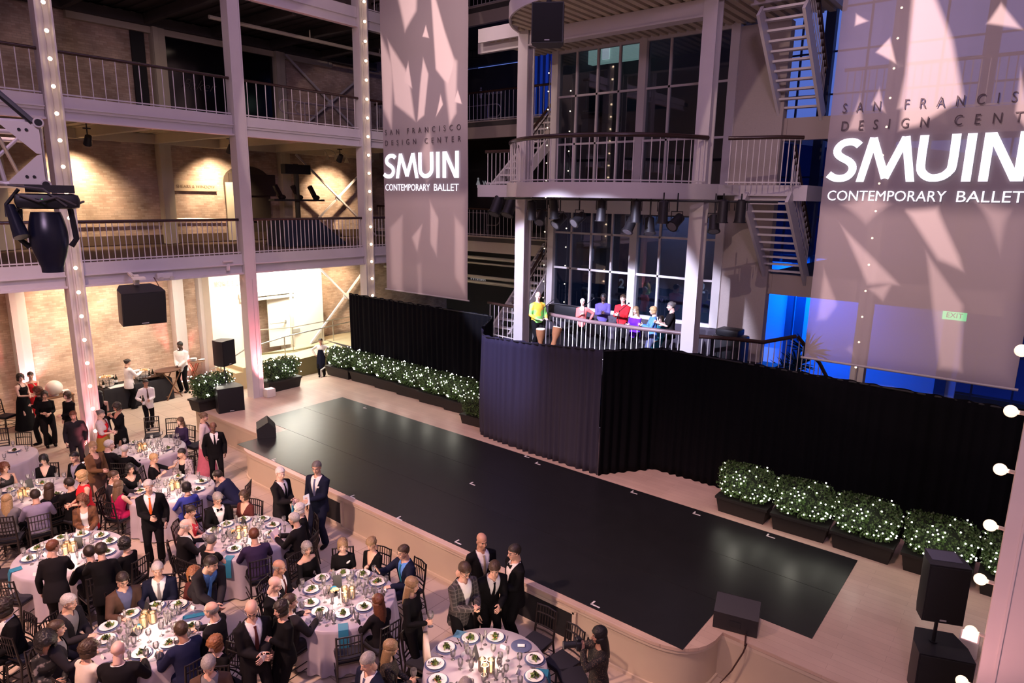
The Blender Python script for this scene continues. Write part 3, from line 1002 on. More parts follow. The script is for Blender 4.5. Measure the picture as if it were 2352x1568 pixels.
b = MB(); b.tube([(-0.55, 0, 0.0), (-0.55, 0, 0.78), (0.15, 0, 1.12), (0.15, 0, 0.0)], 0.03, 8); part(t, 'rail', b, paint)

# X braces on the brick bays
def xbrace(label, x0, x1, z0, z1, y):
    t = thing('cross_brace', label, 'brace', ((x0 + x1) / 2, y, z0))
    w2, hh = (x1 - x0) / 2, z1 - z0
    for s in (-1, 1):
        b = MB(); b.bar((-w2 * s, 0.03 * s, 0), (w2 * s, 0.03 * s, hh), 0.07, 0.07); part(t, 'rod', b, paint)
    b = MB(); b.lathe([(0.13, -0.03), (0.13, 0.03)], 12, (0, 0, hh / 2), M=Matrix.Rotation(PI / 2, 4, 'X')); part(t, 'hub', b, paint)
    return t


xbrace('white X-shaped brace on the spotlit second-level brick bay', 15.5, 19.4, 5.22, 8.5, 23.65)
xbrace('white X-shaped brace on the brick bay beside the lobby', 15.7, 19.4, 0.9, 4.55, 23.5)
xbrace('unlit X-shaped brace in the dark third-level bay', 15.5, 19.5, 9.14, 12.2, 24.0)

# second-level doorway with arch, sign, exercise-bike rack, small lamps
t = thing('arched_doorway', 'dark arched doorway with pale door on the second level', 'doorway', (13.75, 24.36, 5.2))
b = MB()
pp = [(-0.85, 0), (0.95, 0)] + [(0.05 + 0.95 * math.cos(PI * k / 12), 2.25 + 0.55 * math.sin(PI * k / 12)) for k in range(13)]
b.add([(x, -0.02, z) for x, z in pp], [tuple(range(len(pp)))])
b.add([(x, 0.04, z) for x, z in pp], [tuple(range(len(pp)))[::-1]])
part(t, 'recess', b, mat('door_recess', (0.07, 0.05, 0.035), 0.8))
b = MB(); b.box((-0.55, -0.06, 1.1), (0.62, 0.05, 2.15)); part(t, 'door', b, cream)
b = MB(); b.ell((-0.33, -0.10, 1.05), (0.03, 0.03, 0.03), 8, 6); b.ell((-0.33, -0.10, 1.25), (0.025, 0.03, 0.025), 8, 6); part(t, 'knob', b, dark)
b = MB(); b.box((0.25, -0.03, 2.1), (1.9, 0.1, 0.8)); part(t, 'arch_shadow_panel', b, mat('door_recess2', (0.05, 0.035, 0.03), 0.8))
t = thing('wall_sign', 'long stone sign reading SHEARS & WINDOW on spotlit brick', 'sign', (11.78, 24.33, 7.2))
b = MB(); b.box((0, 0, 0), (1.6, 0.08, 0.36), bev=0.015); part(t, 'board', b, mat('sign_stone', (0.62, 0.50, 0.34), 0.7))
lt = text('lettering', 'SHEARS & WINDOW', 0.2, (0, -0.05, -0.07), (1, 0, 0), (0, 0, 1), mat('sign_letter', (0.30, 0.21, 0.12), 0.6), parent=t, width=1.4)
t_ = text('storefront_script', 'Baker', 0.7, (12.1, 24.26, 10.5), (1, 0, 0), (0, 0, 1), mat('script_grey', (0.085, 0.07, 0.065), 0.6), shear=0.6, width=1.25, bold=-0.01)
tag(t_, 'faint slanted script lettering on the dark third-level storefront', 'sign')
t = thing('display_rack', 'dark pole rack with shelf of small dark figures on the second level', 'rack', (15.0, 22.9, 5.2))
b = MB(); b.tube([(0, 0, 0), (0, 0, 2.9)], 0.10, 10); part(t, 'pole', b, mat('rack_green', (0.07, 0.065, 0.04), 0.6))
b = MB(); b.box((0, 0, 1.55), (2.2, 0.4, 0.07)); b.box((0.0, 0, 2.7), (1.1, 0.3, 0.35)); part(t, 'shelf', b, dark)
for k in range(3):
    b = MB(); b.box((-0.8 + k * 0.75, 0, 1.85), (0.14, 0.14, 0.55), M=Matrix.Rotation(-0.5, 4, 'Y')); b.ell((-0.65 + k * .75, 0, 1.66), (0.16, 0.1, 0.1), 10, 8)
    o = solo('display_figure', b, mat('shiny_dark', (0.03, 0.02, 0.02), 0.15), 'shiny dark leaning figure on the rack shelf behind the second-level rail', 'figure', 'dark figures on the rack', loc=(15.0, 22.9, 5.2))
b = MB()
b.add([(-1.0, -.6, 0), (1.6, -.6, 0), (1.6, .6, 0), (-1.0, .6, 0), (-0.9, -.4, .9), (0.5, -.4, .9), (0.5, .4, .9), (-0.9, .4, .9)], [(0, 3, 2, 1), (4, 5, 6, 7), (0, 1, 5, 4), (1, 2, 6, 5), (2, 3, 7, 6), (3, 0, 4, 7)])
solo('covered_shape', b, mat('navy_cloth', (0.02, 0.025, 0.045), 0.9), 'dark blue covered shape on the second-level floor behind the rail', 'cover', loc=(13.8, 21.0, 5.2))


def spot_lamp(label, loc, aim, r=0.10, L=0.3, group=None):
    t = thing('spotlight', label, 'lamp', loc, 0, group)
    d = (Vector(aim) - Vector(loc)).normalized()
    b = MB(); b.tube([-d * L * .5, d * L * .35, d * L * .5], [r * .8, r, r * 1.05], 14); part(t, 'housing', b, black_plastic)
    b = MB(); b.tube([(0, 0, 0.02), (0, 0, 8.86 - loc[2])], 0.015, 6); b.box((0, 0, 0.3), (0.18, 0.05, 0.03)); part(t, 'bracket', b, black_plastic)
    return t


for (x, y, lab) in ((202, 322, 'small black spotlight under the third-level beam near the truss'), (529, 342, 'small black spotlight half hidden by the plain column'), (781, 363, 'small black spotlight above the X brace')):
    p = PY(x, y, 20.2)
    spot_lamp(lab, p, p + Vector((0.1, 1, -1.2)), 0.10, 0.26)
for (x, y, lab) in ((752, 360, 'small cream gooseneck lamp shining down on the X brace'), (772, 362, 'small cream gooseneck lamp beside the black spotlight'), (796, 368, 'small cream gooseneck lamp next to the string-lit column')):
    p = PY(x, y, 22.6)
    t = thing('gooseneck_lamp', lab, 'lamp', p)
    b = MB(); b.tube([(-0.5, 0, 0.28), (-0.25, 0, 0.27), (-0.08, 0, 0.2), (0, 0, 0.05)], 0.02, 6); part(t, 'neck', b, cream)
    b = MB(); b.lathe([(0.03, 0.08), (0.10, -0.10), (0.09, -0.1)], 12); part(t, 'shade', b, cream)
b = MB(); b.tube([(0, 0, 0), (3.8, 0, 0.02), (4.0, 0, 0.1), (7.0, 0, 0.05)], 0.03, 6); solo('wall_conduit', b, steel, 'thin metal conduit along the brick behind the second-level rail', 'pipe', loc=(7.0, 24.3, 5.95))
b = MB(); b.tube([(0, 0, 0), (10, 0, 0)], 0.06, 8)
for x_ in (0.5, 3.5, 6.5, 9.5): b.tube([(x_, 0, 0), (x_, 0, .3)], .02, 6)
solo('sprinkler_pipe', b, cream, 'white pipe under the dark third-level ceiling', 'pipe', loc=(10.8, 20.6, 12.1))


q = PY(378, 633, YB - .12)
t = thing('emergency_light', 'white twin-head emergency light fixed under the second-level beam', 'lamp', q)
b = MB(); b.box((0, 0, 0), (.42, .10, .16), bev=.02); part(t, 'case', b, paint)
for s_ in (-1, 1):
    b = MB(); b.lathe([(.03, 0), (.06, .08), (.055, .08)], 12, (s_ * .14, -.06, -.03), M=Matrix.Rotation(PI / 2 + .4, 4, 'X')); part(t, 'lamp_head', b, paint)
q = PY(523, 614, YB - .08)
b = MB(); b.box((0, 0, 0), (.10, .10, .20), bev=.02); b.box((0, -.03, .18), (.3, .06, .05)); solo('junction_box', b, paint, 'small box fixed to the second-level beam beside the plain column', 'box', loc=q)

# ------------------------------------------------------------------ string lights on the columns
bulb_m = mat('bulb_glow', (1, 0.85, 0.7), 0.3, emit=(1.0, 0.72, 0.46), estr=9.0)
socket_m = mat('bulb_socket', (0.5, 0.45, 0.42), 0.5)


def bulb_string(label, x, y, z0, z1, step, dirv, r=0.045, bm=None):
    t = thing('string_lights', label, 'string lights', (x, y, z0), 0)
    b = MB(); b.tube([(0, 0, 0), (0, 0, z1 - z0)], 0.012, 5); part(t, 'cord', b, socket_m)
    d = Vector(dirv)
    b = MB(); b.tube([(0, 0, 0), d * 0.06], 0.02, 8); ms = b.mesh('socket', 40); ms.materials.append(socket_m)
    b = MB()
    q = d.to_track_quat('Z', 'Y').to_matrix().to_4x4()
    b.lathe([(r * .32, 0.05), (r * .36, 0.05 + r * .35)] + [(r * math.sin(a_), 0.05 + r * 1.25 - r * math.cos(a_)) for a_ in [PI * (.14 + .86 * k_ / 9) for k_ in range(9)]] + [(0.0001, 0.05 + r * 2.25)], 14, M=q)
    mb = b.mesh('bulb', 80); mb.materials.append(bm or bulb_m)
    n = int((z1 - z0) / step)
    for k in range(n):
        p = (0, 0, (k + 0.5) * step)
        put('socket', ms, socket_m, t, p)
        put('bulb', mb, bm or bulb_m, t, p)
    return t


bulb_string('vertical string of glowing bulbs on the column beside the truss', 5.85, YB - 0.12, 0.6, 16.0, 0.60, (0, -1, 0))
bulb_string('vertical string of glowing bulbs on the column beside the narrow banner', 14.95, YB - 0.12, 3.2, 16.0, 0.60, (0.25, -1, 0))
big_bulb = mat('globe_glow', (1, 0.9, 0.8), 0.3, emit=(1.0, 0.66, 0.42), estr=1.6)
t = bulb_string('string of large globe bulbs on the near column beside the speaker', NCX, NCY + 0.225, 1.22, 8.0, 0.585, (0, 1, 0), 0.058, big_bulb)
bulb_string('string of tiny lights seen through the wide banner', 17.5, 3.35, 1.5, 14.5, 0.62, (-1, 0, 0), 0.025)
bulb_string('thin string of tiny lights on the tower frame left edge', 18.0, 13.2, 3.4, 11.2, 0.55, (-1, 0, 0), 0.018)
bulb_string('row of tiny lights shining inside the left tower glass', 18.6, 12.75, 3.2, 11.0, 0.62, (-1, 0, 0), 0.022)
bulb_string('row of tiny lights shining inside the right tower glass', 18.6, 9.3, 6.9, 11.0, 0.50, (-1, 0, 0), 0.022)
struct('column', h_column(17.75, 3.35, 0.9, 16.4, 0.3, 0.3), paint)

# uplight boxes at column feet
for (x, y, z, lab) in ((10.72, 18.42, ZS, 'white floor uplight at the foot of the pink-lit middle column'), (5.35, 18.15, 0, 'glowing floor uplight behind the suited man at the string-lit column'),
                       (10.6, 23.85, 0, 'white floor uplight behind the standing server'), (6.1, 23.9, 0, 'glowing floor uplight behind the two women in gowns'), (10.5, 0.15, ZS, 'pink glowing floor uplight beside the near column')):
    t = thing('floor_uplight', lab, 'uplight', (x, y, z))
    b = MB(); b.box((0, 0, 0.13), (0.30, 0.24, 0.26), bev=0.03); part(t, 'case', b, plaster)
    b = MB(); b.box((0, 0, 0.262), (0.24, 0.18, 0.008)); part(t, 'lens', b, mat('uplight_lens', (1, .5, .5), .3, emit=(1.0, 0.42, 0.40), estr=5))

# ------------------------------------------------------------------ black drapes
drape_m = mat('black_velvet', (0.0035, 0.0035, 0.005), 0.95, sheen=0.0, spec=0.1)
drape_l = mat('black_velvet_lit', (0.040, 0.038, 0.060), 0.92, spec=0.2)  # lit copy of the black drape, bluish light put into its colour


def drape(label, pts, z0, tops, material, seed, wl=0.22, amp=0.045, flare=1.0):
    rnd = random.Random(seed)
    P = [Vector((x, y)) for x, y in pts]
    seg = [(P[i + 1] - P[i]).length for i in range(len(P) - 1)]
    tot = sum(seg)
    t = thing('stage_drape', label, 'curtain', (P[0].x, P[0].y, z0))
    n = int(tot / 0.03)
    ph = 0
    rings = []
    nz = 14
    path = []
    for k in range(n + 1):
        s = tot * k / n
        i = 0
        ss = s
        while ss > seg[i] and i < len(seg) - 1:
            ss -= seg[i]; i += 1
        d = (P[i + 1] - P[i]).normalized()
        p = P[i] + d * ss
        f = s / tot
        zt = tops[0] + (tops[-1] - tops[0]) * f if len(tops) == 2 else tops[i] + (tops[i + 1] - tops[i]) * ss / seg[i]
        ph += 0.03 / wl * 2 * PI * (0.6 + 0.8 * mnoise.noise(Vector((s * 1.7, seed, 0))) + 0.4)
        nrm = Vector((d.y, -d.x))
        col = []
        for j in range(nz + 1):
            h = j / nz
            a = amp * (0.55 + 0.6 * (1 - h)) * flare * (0.7 + 0.5 * mnoise.noise(Vector((s * 2.3, seed + 5, h * 1.3))))
            o = math.sin(ph + 0.5 * mnoise.noise(Vector((s, h * 2, seed)))) * a + 0.03 * mnoise.noise(Vector((s * 1.2, h * 1.5, seed + 9)))
            q = p + nrm * o
            z = z0 + (zt - z0) * h
            col.append(Vector((q.x - P[0].x, q.y - P[0].y, z - z0 + (0.012 * math.sin(ph * .5) if j == nz else 0))))
        rings.append(col)
        path.append((p.x - P[0].x, p.y - P[0].y, zt - z0))
    b = MB(); b.loft(rings, caps=False, closed=False)
    o = part(t, 'cloth', b, material, smooth=180)
    so = o.modifiers.new('thickness', 'SOLIDIFY'); so.thickness = 0.006
    b = MB(); b.tube([Vector(q) + Vector((0, 0, -0.03)) for q in path[::8]], 0.02, 6); part(t, 'pipe', b, dark)
    return t


drape('black drape behind the fairy-lit hedge under the narrow banner', [(14.0, 18.55), (13.95, 12.0), (12.75, 11.35)], ZS, (3.68, 3.70, 3.62), drape_m, 1)
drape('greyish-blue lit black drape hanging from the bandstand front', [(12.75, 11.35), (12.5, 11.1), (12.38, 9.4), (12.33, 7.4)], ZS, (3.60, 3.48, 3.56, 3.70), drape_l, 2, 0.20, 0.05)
drape('long black drape running from the bandstand to the near column', [(12.33, 7.4), (13.5, 6.6), (13.56, 3.0), (13.58, -2.2)], ZS, (3.70, 3.68, 3.64, 3.60), drape_m, 3)

# ------------------------------------------------------------------ banners
def banner_mat(name, color, see):
    M = bpy.data.materials.new(name)
    M.use_nodes = True
    t = M.node_tree
    t.nodes.remove(t.nodes['Principled BSDF'])
    out = t.nodes['Material Output']
    d = t.nodes.new('ShaderNodeBsdfDiffuse'); d.inputs[0].default_value = (*color, 1)
    tl = t.nodes.new('ShaderNodeBsdfTranslucent'); tl.inputs[0].default_value = (*color, 1)
    tr = t.nodes.new('ShaderNodeBsdfTransparent')
    m1 = t.nodes.new('ShaderNodeMixShader'); m1.inputs[0].default_value = 0.15
    m2 = t.nodes.new('ShaderNodeMixShader'); m2.inputs[0].default_value = see
    t.links.new(d.outputs[0], m1.inputs[1]); t.links.new(tl.outputs[0], m1.inputs[2])
    t.links.new(m1.outputs[0], m2.inputs[1]); t.links.new(tr.outputs[0], m2.inputs[2])
    t.links.new(m2.outputs[0], out.inputs['Surface'])
    MATS[name] = M
    return M


XB = 15.0
logo_glow = mat('projected_logo_glow', (0.95, 0.95, 0.97), 0.7, emit=(0.90, 0.90, 1.0), estr=1.1)  # projected logo light, put in as glowing white letter meshes
ink = mat('banner_ink', (0.07, 0.05, 0.06), 0.8)
for i, (ya, yb, zb, lab, see) in enumerate(((17.78, 13.95, 3.80, 'narrow-looking hanging banner between the brick gallery and tower', 0.06), (3.93, 0.22, 3.62, 'wide translucent hanging banner in front of the dusk windows', 0.19))):
    xb = XB
    t = thing('hanging_banner', lab, 'banner', (xb, (ya + yb) / 2, zb))
    wd = ya - yb
    ny, nz = 24, 40
    rows = []
    for j in range(nz + 1):
        z = 12.6 * j / nz
        rows.append([Vector((0.015 * math.sin(k * 0.5 + i) * (1 - abs(k / ny - .5)) + 0.010 * math.sin(j * .4 + k * .15), wd * (0.5 - k / ny), z)) for k in range(ny + 1)])
    b = MB(); b.loft(rows, caps=False, closed=False)
    o = part(t, 'cloth', b, banner_mat('banner_scrim_%s' % 'ab'[i], (0.40, 0.34, 0.36), see), smooth=180)
    b = MB(); b.tube([(0, -wd / 2 - 0.06, 0), (0, wd / 2 + 0.06, 0)], 0.025, 8); part(t, 'hem_bar', b, mat('hem_grey', (0.4, 0.36, 0.38), 0.6))
    ctr = Vector((xb, (ya + yb) / 2, zb))
    ex, ey = (0, -1, 0), (0, 0, 1)
    def bt(name, body, box, material, bold=0.0, spacing=1.0, shear=0.0, hgt=.2):
        (px0, py0), (px1, py1) = box
        a_, c_ = PX(px0, py0, xb - 0.035), PX(px1, py1, xb - 0.035)
        base = Vector((-0.035, (a_.y + c_.y) / 2 - ctr.y, (a_.z + c_.z) / 2 - hgt / 2 - ctr.z))
        text(name, body, 1.0, base, ex, ey, material, parent=t, bold=bold, spacing=spacing, width=abs(a_.y - c_.y), height=hgt, depth=0.002, shear=shear)
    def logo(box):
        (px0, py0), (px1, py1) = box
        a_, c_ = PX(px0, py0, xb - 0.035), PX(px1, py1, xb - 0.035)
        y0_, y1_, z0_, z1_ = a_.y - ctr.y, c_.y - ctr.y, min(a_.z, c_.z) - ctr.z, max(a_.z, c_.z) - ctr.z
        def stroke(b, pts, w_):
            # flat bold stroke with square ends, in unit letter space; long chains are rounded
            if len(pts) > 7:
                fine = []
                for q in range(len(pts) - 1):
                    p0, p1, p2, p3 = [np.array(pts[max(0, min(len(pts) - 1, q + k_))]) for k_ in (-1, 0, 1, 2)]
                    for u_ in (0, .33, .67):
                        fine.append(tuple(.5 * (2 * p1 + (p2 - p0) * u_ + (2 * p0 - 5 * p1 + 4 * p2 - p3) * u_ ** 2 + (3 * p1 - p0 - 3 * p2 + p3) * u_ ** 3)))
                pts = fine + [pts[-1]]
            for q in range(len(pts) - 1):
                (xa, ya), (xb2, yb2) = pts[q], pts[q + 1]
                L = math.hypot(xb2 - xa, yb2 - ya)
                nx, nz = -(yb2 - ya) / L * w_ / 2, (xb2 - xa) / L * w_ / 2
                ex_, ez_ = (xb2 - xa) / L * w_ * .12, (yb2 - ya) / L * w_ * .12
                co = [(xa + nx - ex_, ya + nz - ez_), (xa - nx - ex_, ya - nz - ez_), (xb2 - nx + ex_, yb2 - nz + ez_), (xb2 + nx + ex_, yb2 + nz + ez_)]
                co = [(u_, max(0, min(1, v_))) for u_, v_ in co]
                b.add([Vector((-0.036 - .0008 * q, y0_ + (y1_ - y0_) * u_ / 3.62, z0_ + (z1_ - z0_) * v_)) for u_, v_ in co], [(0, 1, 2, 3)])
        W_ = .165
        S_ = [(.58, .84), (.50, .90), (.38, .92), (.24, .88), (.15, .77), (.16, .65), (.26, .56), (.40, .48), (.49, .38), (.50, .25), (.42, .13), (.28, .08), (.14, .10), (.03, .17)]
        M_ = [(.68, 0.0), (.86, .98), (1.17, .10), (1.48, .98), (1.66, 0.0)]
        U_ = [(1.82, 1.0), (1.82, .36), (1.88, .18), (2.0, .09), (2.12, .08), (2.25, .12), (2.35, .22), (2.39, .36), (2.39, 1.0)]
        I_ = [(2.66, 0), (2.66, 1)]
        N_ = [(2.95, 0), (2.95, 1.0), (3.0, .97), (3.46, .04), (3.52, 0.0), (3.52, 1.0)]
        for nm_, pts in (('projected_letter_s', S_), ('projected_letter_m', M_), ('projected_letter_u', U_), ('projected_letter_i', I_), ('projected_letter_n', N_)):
            b = MB(); stroke(b, pts, W_); part(t, nm_, b, logo_glow, smooth=None)
    if i == 0:
        bt('lettering_san_francisco', 'SAN FRANCISCO', ((884, 300), (1058, 296)), ink, spacing=2.3, hgt=.165)
        bt('lettering_design_center', 'DESIGN CENTER', ((884, 325), (1058, 322)), ink, spacing=2.3, hgt=.165)
        logo(((883, 410), (1055, 346)))
        bt('projected_subtitle', 'CONTEMPORARY', ((885, 430), (987, 430)), logo_glow, hgt=.21)
        bt('projected_subtitle', 'BALLET', ((996, 430), (1053, 430)), logo_glow, hgt=.21)
    else:
        bt('lettering_san_francisco', 'SAN FRANCISCO', ((1936, 249), (2444, 214)), ink, spacing=2.6, hgt=.185)
        bt('lettering_design_center', 'DESIGN CENTER', ((1932, 290), (2444, 262)), ink, spacing=2.6, hgt=.185)
        logo(((1900, 418), (2372, 300)))
        bt('projected_subtitle', 'CONTEMPORARY', ((1900, 449), (2172, 450)), logo_glow, hgt=.20)
        bt('projected_subtitle', 'BALLET', ((2196, 451), (2352, 452)), logo_glow, hgt=.20)


def gobo(loc, target, color, power, shapes, X, cone=40):
    """a pattern projector: soft-edged petals cut out of the beam"""
    o = lamp('pattern_projector', 'SPOT', loc, target, color, power, 0.01, cone, 0.05)
    Mi = o.matrix_basis.inverted() if False else Matrix.LocRotScale(o.location, o.rotation_euler.to_quaternion(), (1, 1, 1)).inverted()
    d = o.data
    d.use_nodes = True
    t = d.node_tree
    em = t.nodes['Emission']
    tcn = t.nodes.new('ShaderNodeTexCoord')
    sp = t.nodes.new('ShaderNodeSeparateXYZ')
    t.links.new(tcn.outputs['Normal'], sp.inputs[0])
    def math_(op, a, b_=None, c_=None):
        n = t.nodes.new('ShaderNodeMath'); n.operation = op
        for i_, v in enumerate((a, b_, c_)):
            if v is None: continue
            if isinstance(v, (int, float)): n.inputs[i_].default_value = v
            else: t.links.new(v, n.inputs[i_])
        return n.outputs[0]
    u = math_('DIVIDE', sp.outputs['X'], sp.outputs['Z'])
    v = math_('DIVIDE', sp.outputs['Y'], sp.outputs['Z'])
    cb = t.nodes.new('ShaderNodeCombineXYZ')
    t.links.new(u, cb.inputs[0]); t.links.new(v, cb.inputs[1]); cb.inputs[2].default_value = 1.0
    total = None
    for (poly, soft, level) in shapes:
        soft *= 0.55
        q = []
        for (px, py) in poly:
            l = Mi @ PX(px, py, X)
            q.append((l.x / l.z, l.y / l.z))
        ar = sum(q[k][0] * q[(k + 1) % len(q)][1] - q[(k + 1) % len(q)][0] * q[k][1] for k in range(len(q)))
        if ar < 0: q = q[::-1]
        dmin = None
        for k in range(len(q)):
            (x0, y0), (x1, y1) = q[k], q[(k + 1) % len(q)]
            nx, ny = -(y1 - y0), (x1 - x0)
            L = math.hypot(nx, ny)
            nx, ny = nx / L, ny / L
            dn = t.nodes.new('ShaderNodeVectorMath'); dn.operation = 'DOT_PRODUCT'
            t.links.new(cb.outputs[0], dn.inputs[0])
            dn.inputs[1].default_value = (nx, ny, -(nx * x0 + ny * y0))
            dmin = dn.outputs['Value'] if dmin is None else math_('MINIMUM', dmin, dn.outputs['Value'])
        mr = t.nodes.new('ShaderNodeMapRange'); mr.interpolation_type = 'SMOOTHSTEP'
        t.links.new(dmin, mr.inputs['Value'])
        mr.inputs['From Min'].default_value = -soft * .5
        mr.inputs['From Max'].default_value = soft
        mr.inputs['To Max'].default_value = level
        total = mr.outputs['Result'] if total is None else math_('MAXIMUM', total, mr.outputs['Result'])
    t.links.new(math_('ADD', total, 0.06), em.inputs['Strength'])
    return o


G1 = [([(860, -60), (1075, -60), (1075, 300), (865, 300)], .05, .05), ([(870, 440), (1075, 440), (1078, 700), (885, 670)], .05, .34), ([(905, -40), (960, -40), (958, 25), (930, 75)], .02, 1), ([(868, 60), (905, 150), (900, 300), (878, 250)], .02, .8), ([(985, -60), (1045, 150), (1030, 200), (1000, 160)], .012, 1),
      ([(1002, 60), (1012, 40), (1050, 150), (1020, 150)], .012, .9), ([(890, 90), (940, 170), (955, 280), (905, 240)], .015, 0.9), ([(925, 190), (938, 140), (948, 205)], .008, 1), ([(978, 55), (970, 85), (986, 88)], .006, 1),
      ([(965, 190), (972, 130), (985, 170), (975, 265), (958, 280)], .01, 0.9), ([(1010, 100), (1052, 140), (1050, 260), (1032, 290)], .02, .8), ([(1000, 270), (1012, 215), (1018, 240)], .006, 1), ([(1042, 235), (1052, 205), (1062, 240)], .006, 1),
      ([(965, 350), (985, 290), (1000, 380), (980, 420)], .03, .6), ([(890, 520), (930, 480), (928, 690), (895, 660)], .03, 0.75), ([(985, 450), (1010, 500), (1005, 600), (985, 560)], .02, .85), ([(942, 545), (975, 505), (960, 590)], .02, .9),
      ([(1040, 480), (1070, 520), (1072, 690), (1040, 640)], .03, .75), ([(950, 600), (975, 590), (975, 690), (955, 690)], .03, .55)]
G2 = [([(1870, 470), (2400, 470), (2340, 900), (1840, 830)], .05, .28), ([(1950, -60), (2420, -60), (2400, 300), (1910, 300)], .05, .05), ([(2100, -60), (2130, -60), (2190, 90), (2215, 225), (2110, 290), (2065, 300)], .018, 1), ([(2060, 250), (2100, 60), (2110, 110), (2090, 260)], .015, .8), ([(2265, 55), (2300, 5), (2352, 70)], .01, .95),
      ([(2010, 120), (2045, 85), (2060, 148)], .008, .9), ([(1962, 60), (1965, 30), (1996, 48)], .008, .8), ([(2000, 240), (2020, 200), (2035, 260)], .01, .7), ([(2330, 260), (2345, 160), (2380, 330)], .01, .85), ([(1945, 300), (1975, 215), (1985, 300)], .015, .55),
      ([(1920, 500), (1935, 480), (2060, 640), (2080, 660), (1990, 660)], .02, .85), ([(2060, 560), (2080, 480), (2180, 470), (2210, 590), (2290, 760), (2240, 740), (2150, 600)], .02, 1), ([(1870, 740), (1890, 600), (1930, 700), (1900, 740)], .02, .7),
      ([(1975, 800), (1990, 660), (2060, 640), (2100, 760), (2030, 700)], .02, .8), ([(2120, 560), (2220, 700), (2215, 860), (2150, 850)], .02, .8), ([(2240, 460), (2330, 480), (2300, 620)], .03, .6), ([(1930, 470), (2000, 440), (2050, 470), (1990, 530)], .03, .6), ([(1930, 800), (1960, 780), (1970, 830)], .02, 0.6)]
gobo((5.0, 10.5, 12.0), (15.0, 15.9, 8.5), (1.0, 0.70, 0.62), 12500, G1, XB, 54)
gobo((5.5, 4.5, 12.0), (15.0, 2.0, 8.2), (1.0, 0.70, 0.62), 15000, G2, XB, 54)
lamp('banner_wash', 'SPOT', (6.0, 11.0, 12.5), (15, 15.9, 7.5), (0.66, 0.50, 1.0), 420, 0.3, 40, 0.6)
lamp('banner_wash', 'SPOT', (6.0, 5.0, 12.5), (15, 2.0, 7.5), (0.70, 0.52, 0.98), 420, 0.3, 40, 0.6)


# ------------------------------------------------------------------ planters with fairy lights
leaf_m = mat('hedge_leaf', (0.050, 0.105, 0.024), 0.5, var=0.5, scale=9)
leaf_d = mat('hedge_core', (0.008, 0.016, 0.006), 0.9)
box_m = mat('planter_black', (0.012, 0.011, 0.010), 0.55, var=0.2, scale=12)
fairy_m = mat('fairy_glow', (1, 1, 1), 0.5, emit=(1.0, 0.95, 0.82), estr=16.0, sample=False)


def foliage_mesh(L, D, z0, z1, n, seed, leaf=0.045):
    rnd = random.Random(seed)
    b = MB()
    for k in range(n):
        # a rounded box, denser at its skin
        while True:
            x, y, z = rnd.uniform(-1, 1), rnd.uniform(-1, 1), rnd.uniform(-1, 1)
            m_ = (abs(x) ** 4 + abs(y) ** 4 + abs(z) ** 4) ** .25
            if 0.72 < m_ < 1.0 + 0.06 * rnd.random(): break
        bump = 1 + 0.10 * mnoise.noise(Vector((x * 2.4, y * 2, z * 2.2 + seed)))
        p = Vector((x * L / 2 * bump * (0.86 + .14 * (z + 1) / 2), y * D / 2 * bump, z0 + (z + 1) / 2 * (z1 - z0) * (0.94 + .08 * bump)))
        s = leaf * rnd.uniform(.7, 1.4)
        q = Quaternion((rnd.uniform(-1, 1), rnd.uniform(-1, 1), rnd.uniform(-1, 1), rnd.uniform(-1, 1))).normalized()
        vs = [p + q @ Vector(v) for v in ((-s * .5, 0, 0), (0, -s * .32, s * .06), (s * .6, 0, 0), (0, s * .32, s * .06))]
        b.add(vs, [(0, 1, 2, 3)])
    return b


def planter(label, loc, rz, L=0.95, D=0.50, hb=0.34, zt=1.0, seed=1, nl=40, group=None, proto=None, lights='all'):
    if proto is not None:
        t = dup(proto, loc, rz, label, group)
        return t
    t = thing('planter', label, 'planter', loc, rz, group)
    b = MB()
    b.loft([[Vector((x * (L / 2 - .05), y * (D / 2 - .05), 0)) for x, y in ((-1, -1), (1, -1), (1, 1), (-1, 1))], [Vector((x * L / 2, y * D / 2, hb - .03)) for x, y in ((-1, -1), (1, -1), (1, 1), (-1, 1))]])
    b.box((0, 0, hb - 0.02), (L + .04, D + .04, 0.05))
    part(t, 'box', b, box_m)
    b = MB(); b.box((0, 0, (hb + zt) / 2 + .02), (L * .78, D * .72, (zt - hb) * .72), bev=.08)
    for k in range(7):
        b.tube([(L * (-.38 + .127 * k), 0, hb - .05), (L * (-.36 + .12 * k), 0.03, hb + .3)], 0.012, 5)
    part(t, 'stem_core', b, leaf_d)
    part(t, 'foliage', foliage_mesh(L * 1.12, D * 1.18, hb + .02, zt, 3000, seed), leaf_m, smooth=None)
    rnd = random.Random(seed + 50)
    b = MB(); b.ell((0, 0, 0), (0.0135, 0.0135, 0.0135), 6, 4)
    me = b.mesh('fairy_light', 80); me.materials.append(fairy_m)
    for k in range(nl):
        f = rnd.random()
        x = rnd.uniform(-.5, .5) * L * 1.0
        if f < .6:
            p = (x, -D * .58, rnd.uniform(hb + .1, zt))
        elif f < .85: p = (x, rnd.uniform(-.5, .5) * D, zt + .015)
        else: p = (rnd.choice((-1, 1)) * L * .52, rnd.uniform(-.5, .5) * D, rnd.uniform(hb + .15, zt))
        put('fairy_light', me, fairy_m, t, p)
    return t


